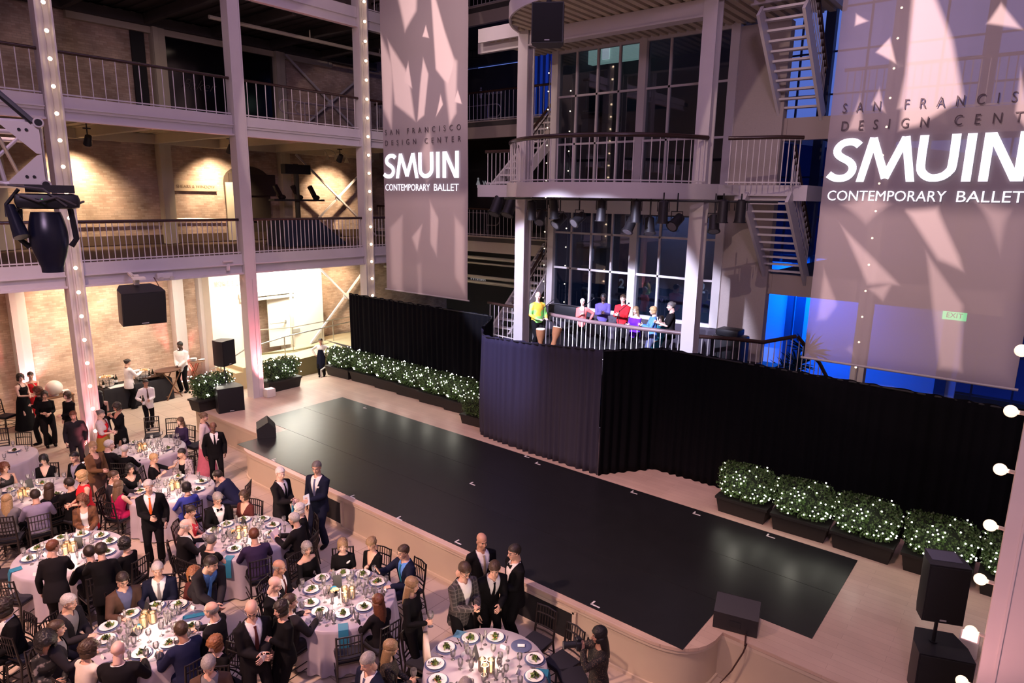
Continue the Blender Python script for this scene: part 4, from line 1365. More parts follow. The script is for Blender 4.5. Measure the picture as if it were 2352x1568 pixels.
# row along the long drape, fronts facing the audience (-X): local -Y must point to -X
RZ = -PI / 2
pos = [(12.62, 4.12), (12.60, 3.02), (12.58, 1.93), (12.58, 0.80), (12.58, -0.30)]
place = ['first fairy-lit hedge box from the purple floor patch, before the long drape', 'second fairy-lit hedge box from the purple floor patch', 'middle fairy-lit hedge box of the five before the long drape',
         'fairy-lit hedge box just behind the tall speaker on its pole', 'fairy-lit hedge box partly hidden by the near column']
pr = None
for i, (x, y) in enumerate(pos):
    t = planter(place[i], (x, y, ZS), RZ + (0, .04, -.03, .02, 0)[i], 1.0, 0.50, 0.34, 1.02, 11, 46, 'hedge boxes along the long drape', proto=pr)
    pr = pr or t
for o in KIDS[pr.name]:
    if o.name.startswith('fairy_light'): pass
base = [(775, 866), (832, 880), (886, 896), (938, 912), (992, 930), (1050, 948)]
place = ['first fairy-lit hedge box of the back row, beside the aproned man', 'second fairy-lit hedge box of the back row from the aproned man', 'third fairy-lit hedge box of the back row from the aproned man',
         'fourth fairy-lit hedge box of the back row from the aproned man', 'fifth fairy-lit hedge box of the back row, two before the bandstand drape', 'sixth fairy-lit hedge box of the back row, next to the drape corner']
pr2 = None
for i, (px, py) in enumerate(base):
    p = PZ(px, py, ZS)
    t = planter(place[i], (p.x + 0.22, p.y, ZS), RZ + 0.06, 1.18, 0.52, 0.34, 1.0, 23, 46, 'hedge boxes in the back row', proto=pr2)
    pr2 = pr2 or t
p = PZ(1095, 978, ZS)
dup(pr2, (p.x + .1, p.y + .05, ZS), PI * .52, 'end hedge box turned sideways against the bandstand drape', 'hedge boxes in the back row', 0.8)
p = PZ(500, 932, ZS)
dup(pr2, (9.05, 18.72, ZS), 0.10, 'fairy-lit hedge box under the small black speaker at the stage corner', scale=1.0)
p = PZ(632, 893, ZS)
dup(pr2, (11.45, 18.95, ZS), 0.02, 'fairy-lit hedge box just past the pink-lit column', scale=1.02)


# glow of the fairy lights themselves, one lamp inside the front of each hedge
for o in [q for q in bpy.data.objects if q.name.split('.')[0] == 'planter']:
    v = Matrix.Rotation(o.rotation_euler.z, 3, 'Z') @ Vector((0, -.44, .74))
    lamp('fairy_glow', 'POINT', o.location + v * o.scale.x, None, (1.0, 0.93, 0.78), 2.2, 0.12)

# ------------------------------------------------------------------ loudspeakers
def speaker_box(t, w, d, h, z0=0.0, wedge=0.0):
    """trapezoid cabinet, grille on -Y"""
    b = MB()
    fw, bw = w / 2, w / 2 * 0.72
    prof = [(-fw, -d / 2), (fw, -d / 2), (fw, 0), (bw, d / 2), (-bw, d / 2), (-fw, 0)]
    b.prism(prof, z0, z0 + h)
    part(t, 'cabinet', b, black_plastic)
    b = MB(); b.box((0, -d / 2 - 0.008, z0 + h / 2), (w * .94, 0.02, h * .95), bev=.006); part(t, 'grille', b, black_grille)
    b = MB(); b.box((w * .0, -d / 2 - 0.02, z0 + h * .06), (w * .16, 0.006, h * .025)); part(t, 'badge', b, mat('badge_grey', (0.4, 0.4, 0.42), 0.4))
    return t


# stage-left corner: sub with a small top
sub = thing('subwoofer', 'square black subwoofer at the stage corner before the hedge box', 'speaker', (9.25, 18.15, ZS), -0.25)
speaker_box(sub, 0.72, 0.62, 0.72)
b = MB(); b.box((0, 0, -0.0), (0.66, 0.56, 0.06)); part(sub, 'feet', b, dark)
top = thing('speaker', 'small black loudspeaker floating on a pole above the corner hedge', 'speaker', (9.35, 18.45, ZS + 1.28), 0.35)
speaker_box(top, 0.50, 0.42, 0.74)
b = MB(); b.tube([(9.35, 18.45, ZS + 0.72), (9.35, 18.45, ZS + 1.29)], 0.02, 8); solo('speaker_pole', b, black_plastic, 'black pole carrying the small loudspeaker over the corner hedge', 'pole')
# near right: sub, pole, top box
sub2 = thing('subwoofer', 'black subwoofer at the picture bottom under the pole-mounted speaker', 'speaker', (9.42, 0.42, ZS), -1.20)
speaker_box(sub2, 0.62, 0.60, 0.62)
b = MB(); b.tube([(9.42, 0.50, ZS + 0.60), (9.42, 0.50, ZS + 1.04)], 0.022, 10); b.lathe([(0.05, 0), (0.05, 0.03)], 12, (9.42, 0.50, ZS + 0.60)); solo('speaker_pole', b, black_plastic, 'black pole between the near subwoofer and its tall speaker', 'pole')
top2 = thing('speaker', 'tall black loudspeaker on a pole in front of the hedge boxes', 'speaker', (9.42, 0.52, ZS + 1.02), -1.16)
speaker_box(top2, 0.46, 0.44, 0.78)
b = MB(); b.box((0, 0.05, 0.782), (0.34, 0.28, 0.006)); part(top2, 'top_plate', b, mat('plate_blue_grey', (0.10, 0.11, 0.16), 0.5))
# hung cabinets
hs = thing('hung_speaker', 'large black angled loudspeaker hanging below the second-level beam', 'speaker', (6.98, 17.9, 3.74), -0.15)
speaker_box(hs, 1.0, 0.8, 0.84)
hs.rotation_euler = (0.16, 0, -0.15)
b = MB(); b.box((0, 0.25, 1.0), (0.12, 0.12, 0.24)); b.box((0, .6, 1.0), (.08, 1.0, .06)); b.box((0, 0, 1.1), (0.3, 0.16, 0.04)); part(hs, 'bracket', b, plaster)
b = MB(); b.tube([(0.4, 0.2, 1.05), (0.55, 0.15, 0.7), (0.62, 0.1, 0.5), (0.5, 0.1, 0.35)], 0.012, 6); part(hs, 'cable', b, mat('cable_brown', (0.12, 0.05, 0.03), 0.6))
hs2 = thing('hung_speaker', 'large black loudspeaker hanging under the round top landing', 'speaker', (12.1, 8.95, 10.10), -1.02)
speaker_box(hs2, 0.66, 0.56, 0.78)
b = MB(); b.tube([(0, 0, 0.84), (0, 0, 6.4)], 0.02, 6); b.lathe([(0.06, 0.84), (0.03, 0.98)], 10); part(hs2, 'hanger', b, dark)
# floor wedges
def wedge_speaker(label, loc, rz, s=1.0):
    t = thing('wedge_speaker', label, 'speaker', loc, rz)
    b = MB()
    w, d, h = .62 * s, .46 * s, .42 * s
    prof = [(-d / 2, 0), (d / 2, 0), (d / 2, h * .45), (d * .1, h), (-d / 2, h * .62)]
    n = len(prof)
    vs = [(-w / 2, y, z) for y, z in prof] + [(w / 2, y, z) for y, z in prof]
    b.add(vs, [tuple(range(n)), tuple(range(n, 2 * n))[::-1]] + [(k, k + n, (k + 1) % n + n, (k + 1) % n) for k in range(n)])
    part(t, 'cabinet', b, black_plastic, smooth=None)
    b = MB(); b.bar((0, d * .1, h * 1.0), (0, d / 2, h * .46), w * .9, 0.015); part(t, 'grille', b, black_grille)
    b = MB(); b.box((0, -d / 2 - .004, h * .3), (w * .25, 0.01, h * .2)); part(t, 'handle', b, dark)
    return t


p = PZ(612, 998, ZS); wedge_speaker('black wedge monitor on the far corner of the dance mat', (p.x, p.y, ZS + .01), -PI / 2 - .5, 1.0)
p = PZ(1685, 1440, ZS); wedge_speaker('black wedge monitor at the rounded near end of the stage', (p.x + .1, p.y, ZS + .01), -PI / 2 + .25, 1.0)
p0 = PZ(1700, 1445, ZS)
b = MB(); b.tube([(p0.x - .1, p0.y - .12, ZS + .02), (p0.x - .35, p0.y - .2, ZS + .02), (8.62, 2.6, ZS + .02), (8.58, 2.62, ZS - .1), (8.55, 2.75, 0.3), (8.5, 2.9, 0.02), (8.3, 2.4, 0.015)], 0.012, 6)
solo('monitor_cable', b, mat('cable_dark', (0.05, 0.02, 0.015), 0.6), 'thin cable dropping from the near wedge monitor over the stage edge', 'cable')

# ------------------------------------------------------------------ truss with lamps at the left edge
ax = Vector((-math.sin(YAW), math.cos(YAW), 0))       # runs out of the picture
_d = ray(100, 350); dp = Vector((_d.x, _d.y, 0)).normalized(); ax = Vector((-dp.y, dp.x, 0))
alu = mat('truss_alu', (0.66, 0.62, 0.60), 0.35, metal=0.35)
A = CAMLOC + ray(97, 285) * 4.5
B = CAMLOC + ray(106, 424) * 4.5
hh = A.z - B.z
t = thing('lighting_truss', 'silver box truss end cut off by the picture edge', 'truss', B)
def TL(u, v, w_): return ax * u + Vector((0, 0, v)) + dp * w_
W2 = 0.42
for v in (0, hh):
    for u_ in (0, W2):
        b = MB(); b.tube([TL(u_, v, 0.02), TL(u_, v, 2.0)], 0.022, 12); part(t, 'chord', b, alu)
b = MB()
for w_ in (0.04, 1.0, 2.0):
    b.tube([TL(0, 0, w_), TL(0, hh, w_)], 0.016, 8); b.tube([TL(W2, 0, w_), TL(W2, hh, w_)], 0.016, 8); b.tube([TL(0, hh, w_), TL(W2, hh, w_)], 0.019, 8); b.tube([TL(0, 0, w_), TL(W2, 0, w_)], 0.019, 8)
part(t, 'end_frame', b, alu)
for v in (0, hh):
    b2 = MB(); b2.tube([TL(0.0, v, -0.03), TL(0.0, v, 0.05)], 0.032, 16); part(t, 'collar', b2, [alu])
    b3 = MB(); b3.tube([TL(0, v, -0.034), TL(0, v, -0.031)], 0.022, 16); part(t, 'collar_bore', b3, dark)
def gus(pts):
    b = MB()
    a_ = [TL(*p) - dp * .004 for p in pts]; c_ = [q + dp * 0.008 for q in a_]
    n = len(a_)
    b.add(a_ + c_, [tuple(range(n)), tuple(range(n, 2 * n))[::-1]] + [(k, (k + 1) % n, (k + 1) % n + n, k + n) for k in range(n)])
    o = part(t, 'gusset', b, plate_alu, smooth=None)
    return o
plate_alu = mat('gusset_plate', (0.74, 0.69, 0.64), 0.5)
gus([(0.0, hh, 0), (0.24, hh, 0), (0.20, hh - .03, 0), (0.03, hh - .20, 0), (0.0, hh - .20, 0)])
gus([(0.0, 0, 0), (0.0, .20, 0), (0.03, .19, 0), (0.20, .02, 0), (0.20, 0, 0)])
gus([(0.24, hh, 0), (0.42, hh, 0), (0.42, hh - .16, 0), (0.28, hh - .02, 0)])
gus([(0.22, 0, 0), (0.42, 0, 0), (0.42, .16, 0), (0.28, .03, 0)])
for (x_, z_) in ((.07, hh - .05), (.11, hh - .05), (.06, .05), (.10, .05)):
    b = MB(); b.tube([TL(x_, z_, -.012), TL(x_, z_, -.002)], .010, 10); part(t, 'bolt', b, dark)
for (a_, c_) in (((0.28, hh, .04), (0.22, 0, .04)), ((.26, hh, .06), (0.14, 0, .9)), ((0.0, 0, .1), (0.0, hh, 1.0)), ((0.0, hh, 1.0), (0.0, 0, 2.0)), ((W2, 0, .1), (0.1, hh, 1.0)), ((.32, hh, .03), (.40, 0.02, .03)), ((W2, hh, .1), (W2, 0, 1.0))):
    b = MB(); b.tube([TL(*a_), TL(*c_)], 0.013, 8); part(t, 'diagonal', b, alu)
b = MB(); b.tube([TL(0.03, hh, 0), TL(0.20, hh + .18, 0.05), TL(0.34, hh + .45, .1), TL(.7, hh + 1.0, .15)], 0.022, 8)
solo('truss_cable', b, black_plastic, 'thick black cable rising from the truss corner', 'cable', loc=B)
# moving-head lamp
hb_ = CAMLOC + ray(110, 462) * 4.42
mh = thing('moving_head_lamp', 'black moving-head stage lamp hanging under the truss', 'lamp', hb_, math.atan2(-dp.y, -dp.x) + PI / 2)
b = MB(); b.box((0.0, 0, 0), (0.36, 0.22, 0.10), bev=0.04); b.box((0.02, 0, 0.08), (0.27, 0.16, 0.05)); part(mh, 'base', b, black_plastic)
b = MB(); b.box((-0.03, -0.115, 0.012), (0.006, 0.01, 0.008)); b.box((-0.03, -0.115, -0.012), (0.006, 0.01, 0.008)); part(mh, 'status_light', b, mat('green_led', (0, 1, .1), .5, emit=(0.1, 1, 0.1), estr=2))
prof = []
for k in range(13):
    f = k / 12
    z = -0.07 - 0.40 * f
    prof.append((z, 0.078 + 0.040 * math.sin(PI * min(1, f * 1.05 + 0.05)) - 0.014 * f, 0.07 + 0.05 * math.sin(PI * min(1, f * 1.1 + .05))))
rings = [[Vector((-0.02 + rx * (abs(math.cos(a)) ** .8) * (1 if math.cos(a) > 0 else -1), ry * math.sin(a), z)) for a in [2 * PI * j / 24 for j in range(24)]] for z, rx, ry in prof]
b = MB(); b.loft(rings); part(mh, 'head', b, mat('lamp_blue_black', (0.012, 0.014, 0.03), 0.28), smooth=60)
b = MB(); b.tube([(-0.16, 0, -.05), (-0.175, 0, -.25), (-0.13, 0, -.3)], 0.02, 6); b.tube([(0.12, 0, -.05), (0.135, 0, -.25), (0.1, 0, -.3)], 0.02, 6); part(mh, 'yoke', b, black_plastic)
b = MB(); b.tube([(-.15, -.12, .04), (-.05, -.14, .0), (.05, -.13, .03), (.15, -.1, -.02), (.2, -.02, .0)], 0.008, 6); b.tube([(-.2, -.1, .1), (-.02, -.13, .08), (.1, -.12, -.03)], 0.007, 6); part(mh, 'cable', b, mat('cable_grey', (0.10, 0.09, 0.09), 0.5))
pl_ = CAMLOC + ray(35, 505) * 4.3
mh2 = thing('par_lamp', 'small black can lamp tilted beside the moving-head lamp', 'lamp', pl_)
d_ = (cR * 0.35 - cU * 0.9).normalized()
b = MB(); b.tube([-d_ * .10, d_ * .02, d_ * .10, d_ * .12], [0.028, 0.038, 0.045, 0.048], 14); part(mh2, 'housing', b, mat('lamp_blue_black', (0.012, 0.014, 0.03), 0.28))
b = MB(); b.tube([cU * .02 - cR * .05, cU * .1 - cR * .06, cU * .2 + cR * .02], 0.012, 6); b.tube([cU * .05, cU * .16 + cR * .08, cU * .1 + cR * .2], 0.01, 6); part(mh2, 'yoke', b, black_plastic)

# ------------------------------------------------------------------ lamps under the middle landing
b = MB(); b.tube([(15.1, 12.6, 6.93), (14.5, 11.5, 6.93), (14.2, 9.8, 6.93), (14.2, 8.2, 6.93), (14.8, 6.3, 6.93), (15.6, 5.0, 6.93)], 0.025, 8)
solo('lamp_pipe', b, black_plastic, 'thin pipe carrying the stage lamps under the middle landing', 'pipe')
can_m = mat('stage_can', (0.014, 0.012, 0.015), 0.5)
barn_m = mat('can_inside', (0.16, 0.15, 0.17), 0.4)


def can(label, px, py, X, tilt, L=0.50, r=0.115, turn=0.0):
    p = PX(px, py, X)
    t = thing('stage_lamp', label, 'lamp', p, turn, 'stage lamps under the landing')
    d = Matrix.Rotation(tilt, 3, 'Y') @ Vector((0, 0, -1))
    b = MB(); b.tube([-d * L * .5, -d * L * .42, d * L * .3, d * L * .5], [r * .6, r * .95, r, r * 1.08], 16); part(t, 'housing', b, can_m)
    b = MB(); b.tube([d * L * .5, d * (L * .5 + .02)], r * 1.25, 12); part(t, 'front_ring', b, can_m)
    b = MB(); b.tube([d * (L * .5 + .02), d * (L * .5 + .024)], r * .95, 14); part(t, 'lens', b, barn_m)
    b = MB(); s_ = r + .03
    b.tube([(0, -s_, 0), (0, -s_, .22), (0, s_, .22), (0, s_, 0)], 0.012, 6); b.tube([(0, 0, .22), (0, 0, max(.32, 7.11 - p.z))], 0.018, 6); part(t, 'yoke', b, black_plastic)
    return t


for (px, py, X, ti, lab) in ((1222, 482, 14.5, -.05, 'upright can lamp next to the left tower column under the landing'), (1272, 478, 14.3, -.12, 'second upright can lamp from the left tower column'),
                             (1381, 482, 14.1, .02, 'upright can lamp above the singer in coral'), (1461, 484, 14.1, .03, 'upright can lamp above the singer in red'), (1523, 486, 14.2, .02, 'upright can lamp above the singer in light blue'),
                             (1660, 484, 14.9, .03, 'upright can lamp just past the right tower column'), (1701, 484, 15.2, .02, 'upright can lamp nearest the back stair')):
    can(lab, px, py, X, ti)
for (px, py, X, ti, lab) in ((1243, 498, 15.0, .8, 'tilted can lamp tucked between the first two upright cans'), (1286, 505, 14.7, .9, 'tilted can lamp aimed at the drummer'), (1330, 502, 14.6, 1.0, 'tilted can lamp left of the one above coral singer'),
                             (1448, 515, 14.6, .6, 'tilted can lamp below the can above the red-shirt singer'), (1492, 517, 14.6, .4, 'square-looking tilted lamp near the tower centre post'), (1554, 508, 14.5, 1.0, 'large tilted can lamp above the woman in black'), (1640, 512, 15.1, .5, 'tilted can lamp behind the right tower column')):
    can(lab, px, py, X, ti, 0.40, 0.12, turn=random.Random(px).uniform(-.8, .8))
for (px, py, lab) in ((1142, 470, 'big dim lamp at the landing end beside Women sign'), (1172, 472, 'big dim lamp second from the landing end')):
    can(lab, px, py, 15.68, .5, 0.62, 0.17)

# ------------------------------------------------------------------ signs
white_letter = mat('white_letter', (0.7, 0.7, 0.72), 0.6, emit=(0.6, 0.6, 0.65), estr=0.22)  # weak glow stands in for light falling on the lettering
shaded_letter = mat('shaded_letter', (0.35, 0.33, 0.34), 0.7)  # same lettering in shade, darkened in its colour
for (px, py, wd, ml, lab) in ((1094, 639, 1.05, white_letter, 'white Women restroom sign on the lower dark wall beside the banner'), (1124, 420, 1.05, white_letter, 'white Women restroom sign half hidden by the landing end'), (1131, 210, 1.0, shaded_letter, 'dim Women restroom sign on the upper dark gallery wall')):
    p = PX(px, py, 24.57)
    t = thing('restroom_sign', lab, 'sign', p)
    text('lettering', 'Women', 0.36, (0, -0.10, -0.12), (0, -1, 0), (0, 0, 1), ml, parent=t, width=wd, bold=0.006)
    b = MB(); b.ell((0, 0.72, 0.20), (0.02, 0.055, 0.055), 10, 8)
    b.loft([[Vector((x, 0.72 + y * w_, z)) for x, y in ((-.02, -1), (.02, -1), (.02, 1), (-.02, 1))] for w_, z in ((.04, .13), (.12, -.08), (.11, -.09), (.06, -.10), (.05, -.24))])
    part(t, 'figure_symbol', b, ml)
p = PX(2193, 722, 24.06)
t = thing('exit_sign', 'green glowing EXIT sign seen through the wide banner', 'sign', p)
b = MB(); b.box((0, 0, 0), (0.06, 0.62, 0.34)); part(t, 'panel', b, mat('exit_green', (0.1, 0.8, .3), .5, emit=(0.05, 0.9, 0.30), estr=3.0))
text('lettering', 'EXIT', 0.2, (-0.04, 0, -0.1), (0, -1, 0), (0, 0, 1), mat('exit_letter', (0.02, 0.2, 0.08), 0.6), parent=t, width=0.42)
for (px, py) in ((1427, 661), (1612, 672)):
    p = PX(px, py, 21.48)
    t_ = text('reflected_number', '2', 0.48, p, (0, -1, 0), (0, 0, 1), white_letter, bold=0.01)  # reflection in the tower glass, put in as lettering on the room wall
    tag(t_, 'white reflected numeral 2 set behind the tower glass, %s' % ('near the centre post' if px < 1500 else 'by the right tower column'), 'sign')

# plant in the blue room
p = PX(1836, 780, 20.5)
t = thing('dracaena_plant', 'spiky dark potted plant before the blue wall beside the banner', 'plant', (20.5, p.y, 0.9))
b = MB(); b.lathe([(0.24, 0), (0.32, 0.5), (0.34, 0.52), (0.3, 0.5)], 16); part(t, 'pot', b, dark)
b = MB()
rnd = random.Random(4)
for c_, n in (((0, 0, 1.25), 60), ((0.1, -.2, 1.7), 55), ((-.1, .2, 0.95), 50)):
    for k in range(n):
        a = rnd.uniform(0, 2 * PI); e = rnd.uniform(-.3, 1.3); L = rnd.uniform(.45, .8)
        d = Vector((math.cos(a) * math.cos(e), math.sin(a) * math.cos(e), math.sin(e)))
        s_ = d.cross(Vector((0, 0, 1))).normalized() * 0.022
        c0 = Vector(c_); m_ = c0 + d * L * .6; e_ = c0 + d * L + Vector((0, 0, -.12 * L))
        b.add([c0 - s_, c0 + s_, m_ + s_, e_, m_ - s_], [(0, 1, 2, 3, 4)])
part(t, 'leaves', b, mat('plant_dark', (0.01, 0.03, 0.02), 0.5), smooth=None)
b = MB(); b.tube([(0, 0, .4), (0, 0, 1.2), (0.1, -.2, 1.7)], 0.04, 8); b.tube([(0, 0, .4), (-.1, .2, .95)], 0.035, 8); part(t, 'stem', b, rail_wood)

# ------------------------------------------------------------------ people: body builder
def remesh_all(jobs):
    """jobs: list of (MB, voxel, smooth_iterations, decimate) -> list of (verts, polys as index lists)"""
    tmp = []
    for mb, vox, sm, dec in jobs:
        o = bpy.data.objects.new('tmp_body', mb.mesh('tmp_body'))
        COL.objects.link(o)
        r = o.modifiers.new('r', 'REMESH'); r.mode = 'VOXEL'; r.voxel_size = vox
        if sm:
            q = o.modifiers.new('s', 'SMOOTH'); q.factor = 0.5; q.iterations = sm
        if dec < 1:
            q = o.modifiers.new('d', 'DECIMATE'); q.ratio = dec
        tmp.append(o)
    dg = bpy.context.evaluated_depsgraph_get()
    dg.update()
    out = []
    for o in tmp:
        me = o.evaluated_get(dg).to_mesh()
        n = len(me.vertices)
        v = np.empty(n * 3, np.float32); me.vertices.foreach_get('co', v)
        ls = np.empty(len(me.polygons), np.int32); me.polygons.foreach_get('loop_start', ls)
        lt = np.empty(len(me.polygons), np.int32); me.polygons.foreach_get('loop_total', lt)
        lv_ = np.empty(len(me.loops), np.int32); me.loops.foreach_get('vertex_index', lv_)
        out.append((v.reshape(-1, 3).astype(float), [lv_[a:a + c].tolist() for a, c in zip(ls, lt)]))
        o.evaluated_get(dg).to_mesh_clear()
    for o in tmp:
        me = o.data
        bpy.data.objects.remove(o)
        bpy.data.meshes.remove(me)
    return out


def np_mesh(name, v, f, mi=None):
    me = bpy.data.meshes.new(name)
    me.from_pydata(v.tolist(), [], f)
    if mi is not None: me.polygons.foreach_set('material_index', mi)
    me.shade_smooth()
    me.update()
    return me


def cut_faces(v, f, kill):
    """drop faces touching killed vertices, then relax the new rim a little"""
    keep = [q for q in f if not any(kill[i] for i in q)]
    used = sorted({i for q in keep for i in q})
    mp = {o: n for n, o in enumerate(used)}
    v2 = v[used].copy()
    f2 = [[mp[i] for i in q] for q in keep]
    ec = {}
    for q in f2:
        for a, b in zip(q, q[1:] + q[:1]):
            k = (a, b) if a < b else (b, a)
            ec[k] = ec.get(k, 0) + 1
    nb = {}
    for (a, b), c in ec.items():
        if c == 1:
            nb.setdefault(a, []).append(b); nb.setdefault(b, []).append(a)
    for _ in range(4):
        new = {i: (v2[i] + sum(v2[j] for j in js) / len(js)) / 2 for i, js in nb.items()}
        for i, p in new.items(): v2[i] = p
    return v2, f2


# ---- head and hand templates
hm = MB()
hm.ell((0, -.014, .035), (.077, .097, .083), 24, 16)
hm.ell((0, .020, -.030), (.063, .073, .083), 24, 16)
hm.ell((0, .052, -.090), (.034, .034, .026), 16, 10)
for s in (-1, 1):
    hm.ell((s * .034, .055, -.030), (.027, .030, .030), 14, 10)
    hm.ell((s * .079, -.006, -.008), (.009, .020, .032), 12, 8, M=Matrix.Rotation(s * .25, 4, 'Z'))
    hm.ell((s * .010, .101, -.030), (.009, .010, .008), 10, 6)
hm.ell((0, .074, .024), (.050, .020, .013), 16, 8)
hm.tube([(0, .083, .018), (0, .098, -.006), (0, .110, -.027)], [.008, .010, .012], 10, round_caps=True)
hm.ell((0, .089, -.060), (.023, .012, .010), 14, 8)
hm.tube([(0, -.020, -.05), (0, -.045, -.17)], [.054, .056], 16)
hd = []
for kind in ('relaxed', 'grip', 'flat'):
    b = MB()
    bend = {'relaxed': (18, 24, 16), 'grip': (48, 66, 40), 'flat': (4, 6, 4)}[kind]
    b.loft([[Vector((x * w_ + ox, y, z * h_)) for x, z in [(math.cos(a), math.sin(a)) for a in [2 * PI * k / 14 for k in range(14)]]]
            for (y, w_, h_, ox) in ((-.012, .026, .020, 0), (.015, .032, .019, 0), (.05, .040, .016, 0.001), (.085, .041, .013, .001), (.094, .034, .010, 0.001))])
    for x, L, sp in ((-.031, .070, -6), (-.0105, .080, -2), (.0105, .074, 2), (.031, .057, 7)):
        p = Vector((x, .084, 0)); a = 0
        pts = [p.copy()]
        for fr, bd in zip((.46, .30, .24), bend):
            a += math.radians(bd + (3 if x > 0 else 0))
            sd = math.radians(sp)
            p = p + Vector((math.sin(sd) * math.cos(a), math.cos(sd) * math.cos(a), -math.sin(a))) * L * fr
            pts.append(p.copy())
        b.tube(pts, [.0088, .0080, .0074, .0062], 10, round_caps=True)
    th = {'relaxed': [(-.028, .012, -.006), (-.052, .040, -.018), (-.060, .068, -.026), (-.060, .090, -.034)], 'grip': [(-.028, .012, -.006), (-.046, .040, -.026), (-.036, .066, -.046), (-.016, .078, -.056)],
          'flat': [(-.028, .012, -.004), (-.060, .036, -.006), (-.076, .060, -.008), (-.086, .080, -.008)]}[kind]
    b.tube(th, [.015, .0115, .0095, .0075], 10, round_caps=True)
    hd.append(b)
_t = remesh_all([(hm, .0062, 3, 1.0)] + [(b, .0034, 2, 0.30) for b in hd])
HEAD_V, HEAD_F = _t[0]
HANDS = {k: _t[i + 1] for i, k in enumerate(('relaxed', 'grip', 'flat'))}
_fc = np.array([HEAD_V[q].mean(0) for q in HEAD_F])
HEAD_MI = np.zeros(len(HEAD_F), int)
HEAD_MI[(np.abs(_fc[:, 0]) < .023) & (_fc[:, 1] > .084) & (_fc[:, 2] > -.069) & (_fc[:, 2] < -.051)] = 1
HEAD_MI[(np.abs(_fc[:, 0]) > .013) & (np.abs(_fc[:, 0]) < .047) & (_fc[:, 1] > .066) & (_fc[:, 2] > .020) & (_fc[:, 2] < .031)] = 2
_e = MB()
for s in (-1, 1): _e.ell((s * .030, .0765, .004), (.0115, .0085, .0052), 10, 8, 3)
for s in (-1, 1): _e.ell((s * .030, .0812, .004), (.0060, .0050, .0050), 8, 6, 4)
EYE_V, EYE_F, EYE_MI = np.array([tuple(p) for p in _e.v]), [list(q) for q in _e.f], np.array(_e.m)

# ---- hair templates (in head space, forward +Y)
def hair_mesh(style):
    b = MB()
    n, m_ = 52, 34
    cz = .028
    def rad(d):
        r = (.084, .104, .096)
        return 1 / math.sqrt((d.x / r[0]) ** 2 + (d.y / r[1]) ** 2 + (d.z / r[2]) ** 2)
    amp, freq, vol = {'short': (.004, 40, .004), 'side': (.005, 30, .008), 'balding': (.003, 40, 0), 'bob': (.009, 20, .016), 'long': (.005, 14, .010), 'curly': (.018, 26, .030), 'afro': (.018, 30, .060),
                      'updo': (.003, 30, .005), 'wavy': (.012, 16, .020), 'scruffy': (.008, 34, .010), 'spiky': (.016, 40, .012)}[style]
    lowest = {'short': -.062, 'side': -.065, 'balding': -.060, 'bob': -.115, 'long': -.12, 'curly': -.10, 'afro': -.09, 'updo': -.062, 'wavy': -.13, 'scruffy': -.075, 'spiky': -.06}[style]
    vs, ok = [], []
    idx = {}
    for i in range(m_ + 1):
        th = PI * i / m_
        for k in range(n):
            a = 2 * PI * k / n
            d = Vector((math.sin(th) * math.sin(a), math.sin(th) * math.cos(a), math.cos(th)))
            r = rad(d) + vol * (1 if d.z > -.2 else .8) + amp * mnoise.noise(d * freq * .12 * 2.2) + amp * .5 * mnoise.noise(d * freq * .3)
            p = d * r + Vector((0, -.012, cz))
            if p.z < -.02 and style in ('bob', 'long', 'wavy', 'curly', 'afro'):
                ex = (.085 + vol) / max(1e-3, math.hypot(p.x, p.y))
                if ex > 1:
                    p.x *= ex; p.y *= ex
                p.z = max(p.z, lowest)
            kill = False
            face_w = {'bob': .060, 'long': .058, 'wavy': .060, 'curly': .064, 'afro': .064}.get(style, .090)
            hl = .060 - .25 * abs(p.x)
            if style == 'balding': hl = .2
            if p.y > .035 and p.z < hl and abs(p.x) < face_w: kill = True
            if style in ('short', 'side', 'balding', 'updo', 'scruffy', 'spiky'):
                if p.z < -.010 and p.y > -.010: kill = True
                if p.z < -.035 and p.y > -.04: kill = True
                if p.z < lowest: kill = True
                if p.y > .02 and p.z < .03: kill = True
            elif p.z <= lowest + .0005 and i > m_ - 3: kill = True
            if style == 'balding' and (p.z > .052 or p.y > .03): kill = True
            vs.append(p); ok.append(not kill)
    fs = []
    for i in range(m_):
        for k in range(n):
            q = (i * n + k, i * n + (k + 1) % n, (i + 1) * n + (k + 1) % n, (i + 1) * n + k)
            if all(ok[j] for j in q): fs.append(q[::-1])
    b.add(vs, fs)
    if style == 'long':
        rings = []
        for j in range(12):
            f = j / 11
            z = .0 - .36 * f
            w_ = .088 + .018 * math.sin(f * 3) - .02 * f
            ring = []
            for k in range(17):
                a = -PI * .62 + PI * 1.24 * k / 16
                y = -.012 - (.095 + .012 * math.sin(f * 3.0)) * math.cos(a) * (1 - .25 * f) - .035 * f
                x = w_ * math.sin(a) * 1.08
                nn = .006 * mnoise.noise(Vector((k * .9, f * 2.0, 3))) + .005 * math.sin(k * 2.1)
                ring.append(Vector((x * (1 + nn * 3), y + nn, z + .02 * math.sin(k * 1.7) * f)))
            inner = [Vector((p.x * .82, p.y * .82 + .004, p.z)) for p in ring[::-1]]
            rings.append(ring + inner)
        b.loft(rings)
    if style == 'updo':
        b.ell((0, -.105, .055), (.045, .042, .042), 14, 10)
    used = sorted({i for q in b.f for i in q})
    mp = {o: i for i, o in enumerate(used)}
    me = bpy.data.meshes.new('hair_' + style)
    me.from_pydata([tuple(b.v[i]) for i in used], [], [[mp[i] for i in q] for q in b.f])
    me.shade_smooth()
    me.materials.append(None)
    return me


HAIR = {}
def hair_of(style):
    if style not in HAIR: HAIR[style] = hair_mesh(style)
    return HAIR[style]


